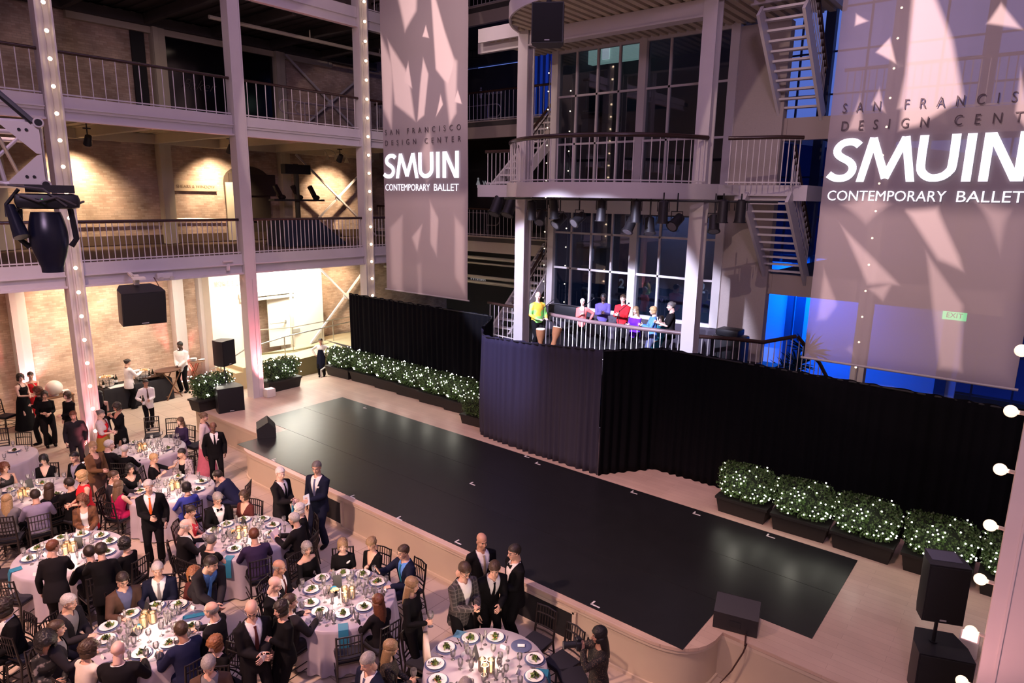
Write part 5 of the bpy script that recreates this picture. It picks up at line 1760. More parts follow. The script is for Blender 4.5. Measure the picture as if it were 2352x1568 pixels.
HAIRC = {'black': (.010, .008, .008), 'dark': (.022, .013, .009), 'brown': (.055, .030, .016), 'lbrown': (.13, .075, .040), 'auburn': (.13, .042, .018), 'ginger': (.26, .10, .035), 'blond': (.45, .29, .13), 'dblond': (.27, .17, .085),
         'grey': (.28, .25, .23), 'white': (.62, .58, .54), 'silver': (.45, .42, .39), 'salt': (.13, .115, .105)}
SKINC = {'a': (.74, .47, .37), 'b': (.66, .39, .28), 'c': (.47, .25, .165), 'd': (.17, .080, .050), 'e': (.065, .030, .020)}
def hair_mat(c): return mat('hair_' + c, HAIRC[c], 0.5, var=0.5, scale=55, bump=0.3)
def skin_mat(c): return mat('skin_' + c, SKINC[c], 0.5, var=0.06, scale=25)
def lip_mat(c): return mat('lips_' + c, tuple(x * f for x, f in zip(SKINC[c], (.80, .55, .55))), 0.4)
eye_white = mat('eye_white', (.50, .44, .40), .3)
eye_dark = mat('eye_dark', (.02, .012, .008), .2)
CLOTH = {'black': (.0055, .005, .006), 'black2': (.010, .0085, .010), 'char': (.021, .018, .022), 'navy': (.009, .011, .028), 'navy2': (.015, .017, .048), 'white': (.78, .75, .74), 'red': (.62, .022, .030), 'magenta': (.36, .012, .070), 'pink': (.62, .17, .24),
         'brown': (.085, .048, .034), 'brown2': (.17, .085, .040), 'blue': (.045, .06, .32), 'lblue': (.10, .26, .68), 'purple': (.13, .022, .52), 'violet': (.095, .075, .26), 'coral': (.88, .18, .16), 'green': (.26, .72, .16), 'yellow': (.86, .50, .04),
         'orange': (.80, .14, .03), 'skyblue': (.10, .22, .55), 'lav': (.26, .23, .33), 'maroon': (.085, .022, .020), 'cream': (.70, .60, .50), 'grey': (.20, .185, .19), 'teal': (.02, .16, .22), 'khaki': (.35, .28, .19), 'denim': (.10, .11, .20),
         'plum': (.035, .022, .060), 'gold': (.34, .21, .05), 'pale': (.60, .50, .50), 'drum': (.24, .10, .045)}


def patt(name, c1, c2, scale, thr=.55, kind='noise'):
    if name in MATS: return MATS[name]
    M = bpy.data.materials.new(name)
    M.use_nodes = True
    t = M.node_tree
    bs = t.nodes['Principled BSDF']; bs.inputs['Roughness'].default_value = .75
    tcn = t.nodes.new('ShaderNodeTexCoord')
    mr = t.nodes.new('ShaderNodeMapRange')
    if kind == 'plaid':
        outs = []
        for dr in ('X', 'Z'):
            wv = t.nodes.new('ShaderNodeTexWave'); wv.bands_direction = dr; wv.inputs['Scale'].default_value = scale
            t.links.new(tcn.outputs['Object'], wv.inputs['Vector']); outs.append(wv.outputs['Fac'])
        mx_ = t.nodes.new('ShaderNodeMath'); mx_.operation = 'MAXIMUM'
        t.links.new(outs[0], mx_.inputs[0]); t.links.new(outs[1], mx_.inputs[1])
        t.links.new(mx_.outputs[0], mr.inputs['Value'])
    else:
        nz = t.nodes.new('ShaderNodeTexVoronoi' if kind == 'voro' else 'ShaderNodeTexNoise')
        nz.inputs['Scale'].default_value = scale
        t.links.new(tcn.outputs['Object'], nz.inputs['Vector'])
        t.links.new(nz.outputs['Distance' if kind == 'voro' else 'Fac'], mr.inputs['Value'])
    mr.inputs['From Min'].default_value = thr - .03; mr.inputs['From Max'].default_value = thr + .03
    mx = t.nodes.new('ShaderNodeMix'); mx.data_type = 'RGBA'
    mx.inputs['A'].default_value = (*c1, 1); mx.inputs['B'].default_value = (*c2, 1)
    t.links.new(mr.outputs['Result'], mx.inputs['Factor'])
    t.links.new(mx.outputs['Result'], bs.inputs['Base Color'])
    MATS[name] = M
    return M


def cloth(c):
    if c == 'plaid': return patt('cloth_plaid', (.028, .024, .024), (.10, .085, .08), 5.5, .90, 'plaid')
    if c == 'floral': return patt('cloth_floral', (.010, .009, .010), (.22, .19, .18), 9, .58)
    if c == 'lace': return patt('cloth_lace', (.42, .36, .37), (.14, .10, .11), 34, .55)
    if c == 'redfloral': return patt('cloth_red_floral', (.55, .02, .04), (.75, .66, .62), 22, .64)
    if c == 'sequin': return patt('cloth_sequin', (.010, .008, .008), (.12, .075, .05), 70, .60)
    if c == 'quilt': return patt('cloth_quilt', (.15, .060, .022), (.085, .032, .012), 14, .5)
    if c == 'leopard': return patt('cloth_leopard', (.40, .29, .16), (.05, .03, .02), 26, .55)
    if c == 'greenyellow': return patt('cloth_green_yellow', CLOTH['green'], CLOTH['yellow'], 2.6, .50)
    return mat('cloth_' + c, CLOTH[c], .82, var=.12, scale=16, spec=.12, sheen=.0)


# ---- skeleton and layers
ROWS_M = [(-.13, .135, .100, 0), (-.06, .162, .120, 0), (.02, .163, .120, 0), (.12, .150, .112, .004), (.24, .158, .116, .008), (.36, .176, .120, .006), (.43, .176, .104, 0), (.475, .140, .088, -.006), (.515, .080, .070, -.010), (.55, .058, .058, -.008)]
ROWS_F = [(-.13, .145, .110, 0), (-.06, .172, .125, 0), (.02, .162, .115, 0), (.13, .128, .096, .004), (.24, .142, .112, .012), (.31, .150, .128, .020), (.38, .156, .110, .010), (.43, .154, .092, 0), (.475, .120, .078, -.006), (.515, .068, .062, -.010), (.55, .050, .052, -.008)]


def ik(S0, T, a, b, pole):
    d = T - S0
    L = min(d.length, (a + b) * .995)
    L = max(L, abs(a - b) + .02)
    dn = d.normalized()
    x = (a * a - b * b + L * L) / (2 * L)
    h = math.sqrt(max(0, a * a - x * x))
    p = pole - dn * pole.dot(dn)
    if p.length < 1e-4: p = Vector((0, 0, -1))
    E = S0 + dn * x + p.normalized() * h
    return E, S0 + dn * L


ARM = {  # wrist target relative to the shoulder centre, (outward, forward, up), hand kind
    'down': (.245, .03, -.52, 'relaxed'), 'table': (.16, .36, -.20, 'relaxed'), 'tablein': (.06, .38, -.17, 'relaxed'), 'lap': (.09, .26, -.38, 'relaxed'), 'clasp': (.035, .24, -.42, 'relaxed'), 'fold': (.02, .27, -.30, 'relaxed'),
    'glass': (.14, .30, -.24, 'grip'), 'glasslow': (.20, .24, -.36, 'grip'), 'raise': (.10, .46, -.02, 'flat'), 'hip': (.27, -.02, -.38, 'grip'), 'face': (.07, .24, .06, 'grip'), 'clap': (.035, .32, -.20, 'flat'), 'pocket': (.21, .06, -.46, 'relaxed'),
    'phone': (.05, .28, -.24, 'grip'), 'reach': (.20, .44, -.16, 'relaxed'), 'chest': (.02, .20, -.16, 'grip'), 'drum': (.14, .26, -.36, 'flat'), 'back': (.12, -.10, -.46, 'relaxed'), 'camera': (.06, .26, .10, 'grip'), 'chin': (.03, .20, -.02, 'grip'), 'bottle': (.24, .26, -.28, 'grip')}


def build_skeleton(p):
    sit = p['pose'] == 'sit'
    fem = p['sex'] == 'f'
    L = math.radians(p.get('lean', 6 if sit else 1))
    P = Vector((0, 0, .545 if sit else .93))
    if not sit and L > .35: P += Vector((0, -.16 * math.sin(L), 0))
    u = Vector((0, math.sin(L), math.cos(L))); f = Vector((0, math.cos(L), -math.sin(L)))
    nl = L * .65 + .10
    nd = Vector((0, math.sin(nl), math.cos(nl)))
    N = P + u * .52
    HC = N + nd * .165
    SC = P + u * .445
    sw = .150 if fem else .175
    sk = dict(P=P, u=u, f=f, N=N, HC=HC, SC=SC, sit=sit, fem=fem, rows=ROWS_F if fem else ROWS_M, w=p.get('w', 1.0))
    arms = p.get('arms', ('down', 'down'))
    sk['arm'] = {}
    for s, key in ((-1, arms[0]), (1, arms[1])):
        S0 = SC + Vector((s * sw * sk['w'], 0, -.005))
        ox, oy, oz, hk = ARM[key] if isinstance(key, str) else key
        T = SC + Vector((s * ox, oy, oz))
        if not isinstance(key, str) or key in ('down', 'pocket', 'back', 'hip'): pass
        pole = Vector((s * .55, -.55, -.6)) if key != 'hip' else Vector((s, -.3, 0))
        E, Wr = ik(S0, T, .285, .255, pole)
        sk['arm'][s] = (S0, E, Wr, hk, key)
    sk['leg'] = {}
    for s in (-1, 1):
        H = P + Vector((s * .088, 0, -.035))
        if sit:
            cr = p.get('kneespread', .10)
            K = Vector((s * cr, .42, .515)); A = Vector((s * (cr + .01), .36 + .04 * s, .085))
        else:
            st = p.get('step', 0.0)
            A = Vector((s * (.10 if not p.get('wide') else .16), s * st, .085))
            K, A = ik(H, A, .425, .425, Vector((s * .1, 1, 0)))
        sk['leg'][s] = (H, K, A)
    hp, hy = math.radians(p.get('hp', 8)), math.radians(p.get('hy', 0))
    sk['HR'] = Matrix.Rotation(hy, 3, 'Z') @ Matrix.Rotation(-hp, 3, 'X')
    return sk


def add_torso(mb, sk, e, t0=-.2, t1=.6, flare=0.0):
    rows = [r for r in sk['rows'] if t0 <= r[0] <= t1]
    if t0 < -.14:
        r0 = sk['rows'][0]
        rows = [(t0, max(r0[1], .160) + flare, max(r0[2], .115) + flare, 0), (-.13, max(r0[1], .165) + flare * .7, .122 + flare * .7, 0)] + rows[1:]
    rings = []
    for t, rx, ry, yo in rows:
        c = sk['P'] + sk['u'] * t + sk['f'] * yo
        ww = sk['w'] if t < .45 else 1 + (sk['w'] - 1) * .4
        rings.append([c + Vector((1, 0, 0)) * ((rx * ww + e) * math.cos(a)) + sk['f'] * ((ry * ww * (1 + .25 * (sk['w'] - 1)) + e) * math.sin(a)) for a in [2 * PI * k / 20 for k in range(20)]])
    mb.loft(rings)


def add_arm(mb, sk, s, e, frac=1.0):
    S0, E, W, _, _ = sk['arm'][s]
    g = .92 if sk['fem'] else 1.06
    inn = S0 + Vector((-s * .05, 0, .0))
    r = [.062 * g + e, .060 * g + e, .048 * g + e, .041 * g + e]
    pts = [inn, S0, S0.lerp(E, .5), E]
    if frac > .5:
        k = (frac - .5) * 2
        pts += [E.lerp(W, k * .4), E.lerp(W, k)]
        r += [.041 * g + e, (.041 * (1 - k) + .030 * k) * g + e]
    else:
        k = max(.12, frac * 2)
        pts = [inn, S0, S0.lerp(E, k)]
        r = r[:2] + [(.060 - .019 * k) * g + e]
    mb.tube(pts, r, 12, round_caps=True)


def add_leg(mb, sk, s, e, flare=0.0, skirtish=0.0):
    H, K, A = sk['leg'][s]
    g = 1.0 if sk['fem'] else 1.02
    w_ = sk['w']
    mb.tube([H + Vector((0, 0, .03)), H.lerp(K, .45), K, K.lerp(A, .35), A + Vector((0, 0, .015))],
            [.088 * g * w_ + e, .078 * g * w_ + e, .056 * g + e, .054 * g + e + flare * .3, .038 * g + e + flare], 14, round_caps=True)


def add_skirt(mb, sk, length, e):
    """waist to hem; on a seated figure it drapes over the thighs"""
    P = sk['P']
    if not sk['sit']:
        z1 = {'knee': .46, 'mid': .30, 'floor': .03}[length]
        fl = {'knee': .04, 'mid': .07, 'floor': .13}[length]
        rings = []
        n = 7
        for j in range(n + 1):
            f_ = j / n
            z = P.z + .10 + (z1 - P.z - .10) * f_
            rx = (.132 + e if f_ == 0 else .178 + e * .5 + fl * f_ ** 1.5)
            ry = (.100 + e if f_ == 0 else .140 + e * .5 + fl * f_ ** 1.5)
            rings.append([Vector((rx * math.cos(a) * (1 + .03 * math.sin(a * 6) * f_), ry * math.sin(a) * (1 + .05 * math.sin(a * 5 + 1) * f_) + P.y, z)) for a in [2 * PI * k / 28 for k in range(28)]])
        mb.loft(rings)
    else:
        for s in (-1, 1):
            H, K, A = sk['leg'][s]
            mb.tube([H + Vector((0, 0, .02)), K + Vector((0, .0, 0))] + ([K.lerp(A, .8)] if length == 'floor' else [K.lerp(A, .3)]), [.115, .085, .09], 14, round_caps=True)
        a_, b_ = sk['leg'][-1], sk['leg'][1]
        mb.tube([(a_[0] + b_[0]) / 2, (a_[1] + b_[1]) / 2 + Vector((0, -.03, -.01))], [.11, .07], 14, round_caps=True)


def shoe(sk, s, p):
    A = sk['leg'][s][2]
    b = MB()
    b.ell((A.x, A.y + .055, .040), (.044, .125, .038), 14, 8)
    b.ell((A.x, A.y - .01, .065), (.040, .055, .055), 12, 8)
    for i, q in enumerate(b.v):
        b.v[i] = (q[0], q[1], max(.003, q[2]))
    return b


def cutter(kind, sk):
    P, u, f = np.array(sk['P']), np.array(sk['u']), np.array(sk['f'])
    def fn(v):
        d = v - P
        t = d @ u; fr = d @ f; x = np.abs(v[:, 0])
        front = (fr > 0) & (fr < .20)
        k = (t > .525) & (x < .085)
        if kind in ('suit', 'suitlow'):
            tb = .15 if kind == 'suit' else .05
            k |= front & (t > tb) & (x < (t - tb) * .27 + .003) & (t < .6)
            k |= (t > .50) & (x < .062) & (fr > -.02)
        elif kind == 'open':
            k |= front & (x < .035 + .05 * np.clip(t + .1, 0, .6)) & (t < .6)
        elif kind == 'crew': k |= (t > .505) & (x < .08)
        elif kind == 'v': k |= front & (t > .27) & (x < (t - .27) * .40); k |= (t > .505) & (x < .085)
        elif kind == 'scoop': k |= (fr > -.03) & (t > .405 + (x / .10) ** 2 * .10) & (x < .12) & (fr < .2); k |= (t > .49) & (x < .11)
        elif kind == 'strap': k |= (t > .415) & ~((x > .062) & (x < .098)) ; k |= (t > .36) & (x > .125) & (fr < .2)
        elif kind == 'off': k |= (t > .452) & (x < .2) & (fr < .2)
        elif kind == 'collar': k |= (t > .545) & (x < .1); k |= front & (t > .47) & (x < (t - .47) * .45)
        return k
    return fn

# ------------------------------------------------------------------ tables: where they stand
TC = {1: (3.29, 9.25), 2: (5.60, 7.90), 3: (5.89, 5.14), 4: (5.63, 10.82), 5: (3.34, 12.57), 6: (5.66, 13.83), 7: (6.33, 16.60), 8: (3.75, 18.70), 9: (3.71, 15.84)}
TR, TZ = 0.83, 0.75
PEOPLE = []


def proj(q):
    d = Vector(q) - CAMLOC
    w_ = d.dot(cF)
    return CW / 2 + FPX * d.dot(cR) / w_, CH / 2 - FPX * d.dot(cU) / w_


def P(x, y, pose, sex, az, hair, skin, outfit, arms, label, key=None, **kw):
    PEOPLE.append(dict(x=x, y=y, pose=pose, sex=sex, az=az, hair=hair.split('/'), skin=skin, outfit=outfit.split('/'), arms=tuple(arms.split(',')), label=label, key=key, **kw))


# -- guests and staff standing
P(41, 867, 'stand', 'f', 40, 'wavy/dark', 'a', 'gown/black/strap', 'fold,fold', 'woman in a long sleeveless black gown with dark hair, before the pink wall column', feet=(62, 985), sleeve=0, hy=-20)
P(70, 862, 'stand', 'f', 5, 'updo/dark', 'b', 'gown/red/off', 'chin,fold', 'woman in a strapless red dress with hair pinned up, beside the pink wall column', h=1.68, sleeve=0)
P(86, 898, 'stand', 'f', -75, 'curly/auburn', 'a', 'top/black/black/collar', 'chest,down', 'person in black shirt and trousers with curly auburn hair, seen in profile', h=1.68, sleeve=1, step=.12)
P(125, 906, 'stand', 'f', 8, 'bob/dark', 'b', 'top/black/black2/crew', 'fold,glass', 'woman in black with a dark bob holding a clear glass clutch, facing out', feet=(118, 1025), sleeve=.8)
P(154, 908, 'stand', 'f', -50, 'bob/brown', 'a', 'top/black/black/crew', 'fold,down', 'brown-haired woman in black in three-quarter view beside the string-lit column', h=1.62, sleeve=1)
P(167, 953, 'stand', 'm', -8, 'side/auburn', 'b', 'suit/char/char/plum', 'down,down', 'reddish-haired man in a charcoal suit standing before the string-lit column', feet=(184, 1076), hp=14, closed=True)
P(292, 832, 'stand', 'f', 115, 'updo/dark', 'b', 'server/white/black', 'reach,tablein', 'server in white jacket with hair in a bun working at the black bar table', feet=(303, 938))
P(420, 792, 'stand', 'm', -30, 'short/black', 'e', 'server/white/black', 'clasp,clasp', 'server in white jacket waiting with hands folded before the pink wall column', feet=(424, 900))
P(338, 884, 'stand', 'm', 12, 'short/dark', 'c', 'waiter/white/black/brown', 'fold,bottle', 'waiter in white jacket and brown tie carrying a bottle toward the tables', feet=(345, 983), step=.16, hp=12)
P(228, 906, 'stand', 'f', 175, 'long/black', 'b', 'dress/black/knee/strap', 'fold,fold', 'long-haired woman in black seen from behind, beside the string-lit column', h=1.64, sleeve=0)
P(268, 934, 'stand', 'f', -55, 'wavy/dark', 'c', 'dress/black/knee/v', 'chin,face', 'woman in a full black dress with her hand raised to her face', h=1.64, sleeve=1, hp=18)
P(232, 950, 'stand', 'f', 60, 'updo/salt', 'a', 'gown/red/scoop', 'fold,fold', 'woman in red top and gold skirt with a pale shawl, beside the string-lit column', h=1.60, sleeve=.2, skirtc='gold', shawl='pale')
P(469, 957, 'stand', 'f', 75, 'updo/lbrown', 'b', 'cardigan/pale/pink/floor', 'fold,down', 'woman in a long pink dress and pale cardigan beside the stage corner', h=1.66)
P(504, 979, 'stand', 'm', 5, 'balding/black', 'd', 'suit/black/white/black', 'down,down', 'bald man in a black suit and dark tie standing beside the rounded stage corner', feet=(500, 1110), hp=16, hanky=True)
P(644, 1086, 'stand', 'm', 48, 'short/white', 'a', 'suit/black2/white/black', 'fold,fold', 'white-haired man in black suit standing beside the stage hatch holding a teal napkin', h=1.74, hy=-20, napkin=True)
P(720, 1072, 'stand', 'm', -35, 'short/salt', 'b', 'suit/navy/white/denim', 'fold,down', 'man in a navy suit with glasses holding a program beside the stage', feet=(738, 1253), hy=15, glasses=True, hanky=True, program=True)
P(362, 1115, 'stand', 'm', -4, 'short/silver', 'b', 'suit/black/white/orange', 'down,fold', 'white-haired man in black suit with a bright orange tie holding a wine glass', 'the man with an orange tie', feet=(360, 1292), hold='L')
P(214, 1025, 'stand', 'f', 30, 'short/dblond', 'b', 'cardigan/brown2/brown/knee', 'down,fold', 'short-haired woman in a brown jacket standing behind the blond woman in red', h=1.66, glasses=True, hp=14)
P(187, 1093, 'stand', 'f', -70, 'bob/blond', 'b', 'dress/red/knee/crew', 'fold,fold', 'blond woman in a sleeveless bright red dress standing', h=1.68, sleeve=0, hy=-10)
P(1067, 1309, 'stand', 'm', 38, 'short/brown', 'b', 'suit/plaid/white/-', 'phone,phone', 'man in a dark plaid jacket looking down at a phone', h=1.78, hp=34, lean=8, glasses=True, phone=True)
P(1107, 1242, 'stand', 'm', 25, 'none/black', 'c', 'suit/black/white/khaki', 'fold,down', 'bald man in black suit with a patterned tie beside the stage edge', h=1.78, hanky=True)
P(1136, 1306, 'stand', 'm', 22, 'side/brown', 'b', 'suit/black/white/black', 'fold,down', 'young brown-haired man in black coat bending over the half-empty table', h=1.72, lean=24, hp=20, hy=-25)
P(1181, 1267, 'stand', 'm', -62, 'short/dark', 'b', 'suit/black/white/bow', 'fold,down', 'dark-haired man in a black tuxedo and bow tie facing the bald man', h=1.74, glasses=True)
P(1376, 1457, 'stand', 'f', -72, 'long/black', 'c', 'top/sequin/black/crew', 'camera,camera', 'long-haired woman photographer in black raising a camera at the near stage end', h=1.66, sleeve=1, camera=True)
P(947, 1342, 'stand', 'f', 62, 'long/dblond', 'b', 'top/black/black/crew', 'down,glass', 'woman with very long fair hair in black standing with a wine glass', h=1.68, sleeve=1, hold='R')
P(485, 1294, 'stand', 'm', 20, 'short/dark', 'b', 'suit/char/skyblue/blue2', 'clasp,clasp', 'dark-haired man in dark suit leaning forward, his bright blue tie hanging', h=1.78, lean=40, hp=20, hy=35, tiec='lblue')
P(578, 1399, 'stand', 'm', 18, 'none/black', 'b', 'suit/black2/white/maroon', 'fold,fold', 'bald man in a dark suit with red patterned tie looking down at a white cup', h=1.76, hp=30, hy=-20, glasses=True, cup=True)
P(645, 1397, 'stand', 'f', -62, 'bob/dark', 'b', 'top/black/black/crew', 'chest,down', 'dark-haired woman in black with hand at her chest facing the bald man', h=1.66, sleeve=1, wide=False)
P(122, 1255, 'stand', 'f', 165, 'short/auburn', 'b', 'suit/black2/black2/-', 'down,tablein', 'auburn-haired person in a black jacket seen from behind at the table', h=1.66, lean=12, hy=-40)
P(232, 1262, 'stand', 'f', 178, 'scruffy/dark', 'b', 'suit/black/black/-', 'reach,down', 'curly-haired person in a black jacket seen from behind, arm reaching aside', h=1.66, lean=10)
P(743, 786, 'stand', 'm', -12, 'short/dark', 'b', 'apron/white/navy', 'hip,hip', 'man in white shirt and dark apron, hands on hips, beside the hedge row', feet=(740, 864))
P(768, 800, 'stand', 'm', 10, 'short/black', 'c', 'top/black/black/crew', 'down,down', 'dark-haired person in black mostly hidden behind the hedge row', h=1.66, sleeve=1)
# -- table 7 (string-lit column)
P(414, 967, 'sit', 'f', 7, 'long/lbrown', 'a', 'dress/plum/knee/crew', 'lap,lap', 'seated woman with long light-brown hair in dark purple, at the table beside the stage corner', sleeve=1)
P(254, 1020, 'sit', 'm', 7, 'short/white', 'a', 'suit/black2/white/-', 'table,table', 'white-haired man in dark jacket seated with his back to us before the string-lit column', hy=-40)
P(293, 1027, 'sit', 'f', 7, 'short/white', 'b', 'dress/black/knee/crew', 'lap,table', 'grey-haired woman in black seated with her back to us at the farther table', sleeve=1)
# -- table 6
P(354, 1052, 'sit', 'f', 70, 'side/blond', 'b', 'dress/black/knee/v', 'raise,chest', 'blond woman in black v-neck gesturing with both hands while seated', 'the blond woman in black', sleeve=.5, hy=-10, glasses=True)
P(417, 1040, 'sit', 'f', -15, 'short/black', 'b', 'cardigan/lace/black/knee', 'lap,lap', 'dark-haired woman in white lace cardigan seated, looking aside', 'the woman in white lace', hy=-50)
P(299, 1076, 'sit', 'f', 20, 'bob/black', 'b', 'dress/black/knee/scoop', 'lap,table', 'black-haired woman with a necklace seated facing out behind the long-haired woman in magenta', 'the black-haired woman with a necklace', sleeve=.1, necklace=True)
P(262, 1093, 'sit', 'm', 62, 'short/brown', 'b', 'suit/char/white/-', 'table,table', 'brown-haired man with glasses in dark suit seated behind the woman in magenta', 'the brown-haired man with glasses', glasses=True)
P(282, 1112, 'sit', 'f', 130, 'long/lbrown', 'b', 'dress/magenta/knee/crew', 'table,table', 'woman with long brown hair in a sleeveless magenta dress seated from behind', 'the woman in magenta', sleeve=0)
P(426, 1117, 'sit', 'f', 6, 'bob/black', 'b', 'dress/blue/knee/crew', 'table,table', 'dark-haired woman in a royal blue top seated with her back to us', 'the woman in royal blue', sleeve=.6)
P(500, 1092, 'sit', 'm', 6, 'short/dark', 'b', 'suit/navy2/white/-', 'table,table', 'man in a navy jacket bent over the table behind the bow-tied man', 'the bent man in navy', lean=38, hp=30)
# -- table 4
P(500, 1144, 'sit', 'm', 15, 'side/grey', 'b', 'suit/black/white/bow', 'lap,table', 'grey-haired man with glasses in tuxedo and bow tie seated looking down', 'the man in a bow tie', glasses=True, hp=26)
P(559, 1146, 'sit', 'f', -45, 'bob/brown', 'b', 'dress/maroon/knee/v', 'lap,lap', 'brown-haired woman with glasses in dark top seated below the stage wall', 'the brown-haired woman with glasses', sleeve=1, glasses=True)
P(439, 1173, 'sit', 'f', 70, 'updo/dark', 'b', 'dress/redfloral/knee/scoop', 'lap,table', 'dark-haired woman in a red flowered dress seated beside the bow-tied man', sleeve=0, hp=20)
P(445, 1203, 'sit', 'm', 4, 'balding/white', 'a', 'suit/black2/white/-', 'table,tablein', 'white-haired balding man in dark suit seated from behind beside the grey-haired woman', 'the white-haired balding man', hp=20)
P(499, 1233, 'sit', 'f', 4, 'short/salt', 'b', 'dress/black/knee/scoop', 'tablein,table', 'woman with short salt-and-pepper hair in black leaning on her hand', 'the woman with salt-and-pepper hair', sleeve=.15, lean=18, hp=22)
P(582, 1225, 'sit', 'm', 4, 'short/auburn', 'b', 'top/plum/black/crew', 'table,table', 'person with short reddish hair in a dark purple top seated from behind', 'the short-haired person in dark purple', sleeve=.6, lean=16)
P(675, 1191, 'sit', 'm', 4, 'short/silver', 'b', 'suit/black2/white/-', 'tablein,tablein', 'grey-haired man in black suit seated reading a pale booklet', 'the grey-haired man reading a booklet', lean=12, booklet=True)
P(687, 1168, 'sit', 'f', -80, 'bob/white', 'a', 'dress/black/knee/crew', 'lap,lap', 'white-haired woman seated beyond the man reading a booklet', sleeve=1)
# -- table 2
P(705, 1258, 'sit', 'f', 40, 'bob/grey', 'b', 'dress/black/knee/off', 'lap,table', 'grey-haired woman in a wide-necked black dress seated looking toward the stage', 'the grey-haired woman in a wide neckline', sleeve=.9, hy=-20)
P(787, 1251, 'sit', 'f', 0, 'bob/dblond', 'a', 'dress/black/knee/crew', 'lap,lap', 'fair-haired woman in short-sleeved black dress with a pale brooch, back to the stage', 'the woman with a pale brooch', sleeve=.35, brooch=True, hp=12)
P(853, 1248, 'sit', 'f', -40, 'spiky/dblond', 'b', 'dress/black/knee/v', 'fold,chest', 'woman with spiky upswept fair hair in a black v-neck seated, looking down', 'the woman with spiky fair hair', sleeve=1, hp=24)
P(926, 1267, 'sit', 'm', -58, 'short/brown', 'b', 'suit/navy/lblue/teal', 'table,raise', 'man in a navy suit and turquoise tie raising his open hand while seated', 'the man raising his hand', glasses=True, lean=8)
P(642, 1302, 'sit', 'm', 60, 'balding/grey', 'c', 'suit/black2/white/maroon', 'lap,lap', 'balding tanned man in black suit seated, upper of the two bald men together', lean=6)
P(640, 1340, 'sit', 'm', 62, 'none/grey', 'a', 'suit/black/white/bow', 'lap,chin', 'bald pink-faced man in tuxedo seated, hand by his chin', 'the bald man in a tuxedo', hp=16)
P(700, 1361, 'sit', 'm', 2, 'short/brown', 'b', 'suit/char/white/-', 'table,table', 'brown-haired man in dark suit seated from behind, reaching for his plate', 'the brown-haired man seen from behind', hy=-30)
P(868, 1380, 'sit', 'f', 2, 'long/auburn', 'b', 'top/black2/black/crew', 'table,table', 'auburn long-haired woman in dark jacket seated with her back to us', 'the auburn long-haired woman', sleeve=1)
# -- table 1
P(428, 1331, 'sit', 'f', 1, 'curly/ginger', 'a', 'dress/maroon/knee/crew', 'lap,lap', 'reddish curly-haired older woman in maroon seated, looking aside', 'the curly-haired woman in maroon', sleeve=1, hy=30)
P(362, 1307, 'sit', 'm', 1, 'short/silver', 'b', 'suit/navy/white/grey', 'lap,table', 'silver-haired man in dark suit with a grey striped tie seated facing out', 'the man in a grey striped tie', hp=12, hy=10)
P(284, 1333, 'sit', 'm', 1, 'short/dark', 'b', 'suit/brown/denim/-', 'lap,table', 'dark-haired man in a brown jacket and blue shirt seated, head turned down', 'the man in a brown jacket', glasses=True, hp=24)
P(159, 1382, 'sit', 'm', 1, 'side/silver', 'b', 'suit/char/grey/-', 'lap,table', 'silver-haired man in grey suit and open shirt seated in profile', 'the silver-haired man in grey', lean=10)
P(130, 1443, 'sit', 'm', 1, 'short/brown', 'b', 'suit/char/grey/-', 'lap,table', 'brown-haired man partly hidden behind the woman with big dark curls', 'the half-hidden brown-haired man')
P(105, 1472, 'sit', 'f', 12, 'afro/black', 'c', 'dress/floral/knee/crew', 'lap,fold', 'woman with big dark curly hair in a black and grey flowered jacket', sleeve=1, hp=22, smile=True, necklace=True)
P(211, 1485, 'sit', 'f', 1, 'curly/brown', 'b', 'dress/cream/knee/crew', 'table,table', 'brown curly-haired woman in a cream top seated beside the bald man', 'the woman in a cream top', sleeve=.3, lean=14, hy=-30)
P(278, 1482, 'sit', 'm', 1, 'none/grey', 'a', 'suit/black2/white/-', 'table,table', 'bald man in a dark jacket seated with his broad back to us', 'the broad-backed bald man', w=1.12)
P(415, 1446, 'sit', 'm', 1, 'short/brown', 'c', 'suit/navy2/white/-', 'table,table', 'man with cropped brown hair in a navy suit seated with his back to us', 'the man in a navy suit', lean=12)
P(481, 1400, 'sit', 'm', 1, 'balding/grey', 'b', 'suit/black2/white/-', 'lap,table', 'balding grey man in a dark suit seated, back turned, near the leaning man', 'the balding grey man')
P(493, 1478, 'sit', 'f', -55, 'wavy/ginger', 'a', 'dress/black/knee/crew', 'table,lap', 'strawberry-blond curly-haired woman in a black short-sleeved dress', sleeve=.3, hp=18)
P(479, 1526, 'sit', 'm', -10, 'short/grey', 'b', 'suit/brown/grey/-', 'glass,lap', 'grey-haired elderly man with downcast face at the bottom edge, holding a glass', hp=30, hold='L')
P(5, 1396, 'sit', 'm', -70, 'curly/dark', 'b', 'suit/black/white/-', 'lap,lap', 'curly-haired man in tuxedo cut off by the picture edge')
# -- table 5
P(190, 1147, 'sit', 'f', -8, 'curly/auburn', 'b', 'cardigan/quilt/white/knee', 'lap,fold', 'auburn-haired woman in a brown quilted jacket over a white top, seated facing out', 'the woman in a quilted jacket', hp=18, hy=-20)
P(285, 1248, 'sit', 'f', 5, 'wavy/black', 'b', 'dress/black/knee/scoop', 'lap,lap', 'black-haired woman with glasses in a black lace top seated in profile', 'the black-haired woman with glasses', sleeve=.4, glasses=True)
P(205, 1268, 'sit', 'm', 5, 'short/dark', 'b', 'top/black/black/crew', 'table,table', 'dark-haired person in black seated from behind next to the curly-haired person', 'the dark-haired person from behind', sleeve=1)
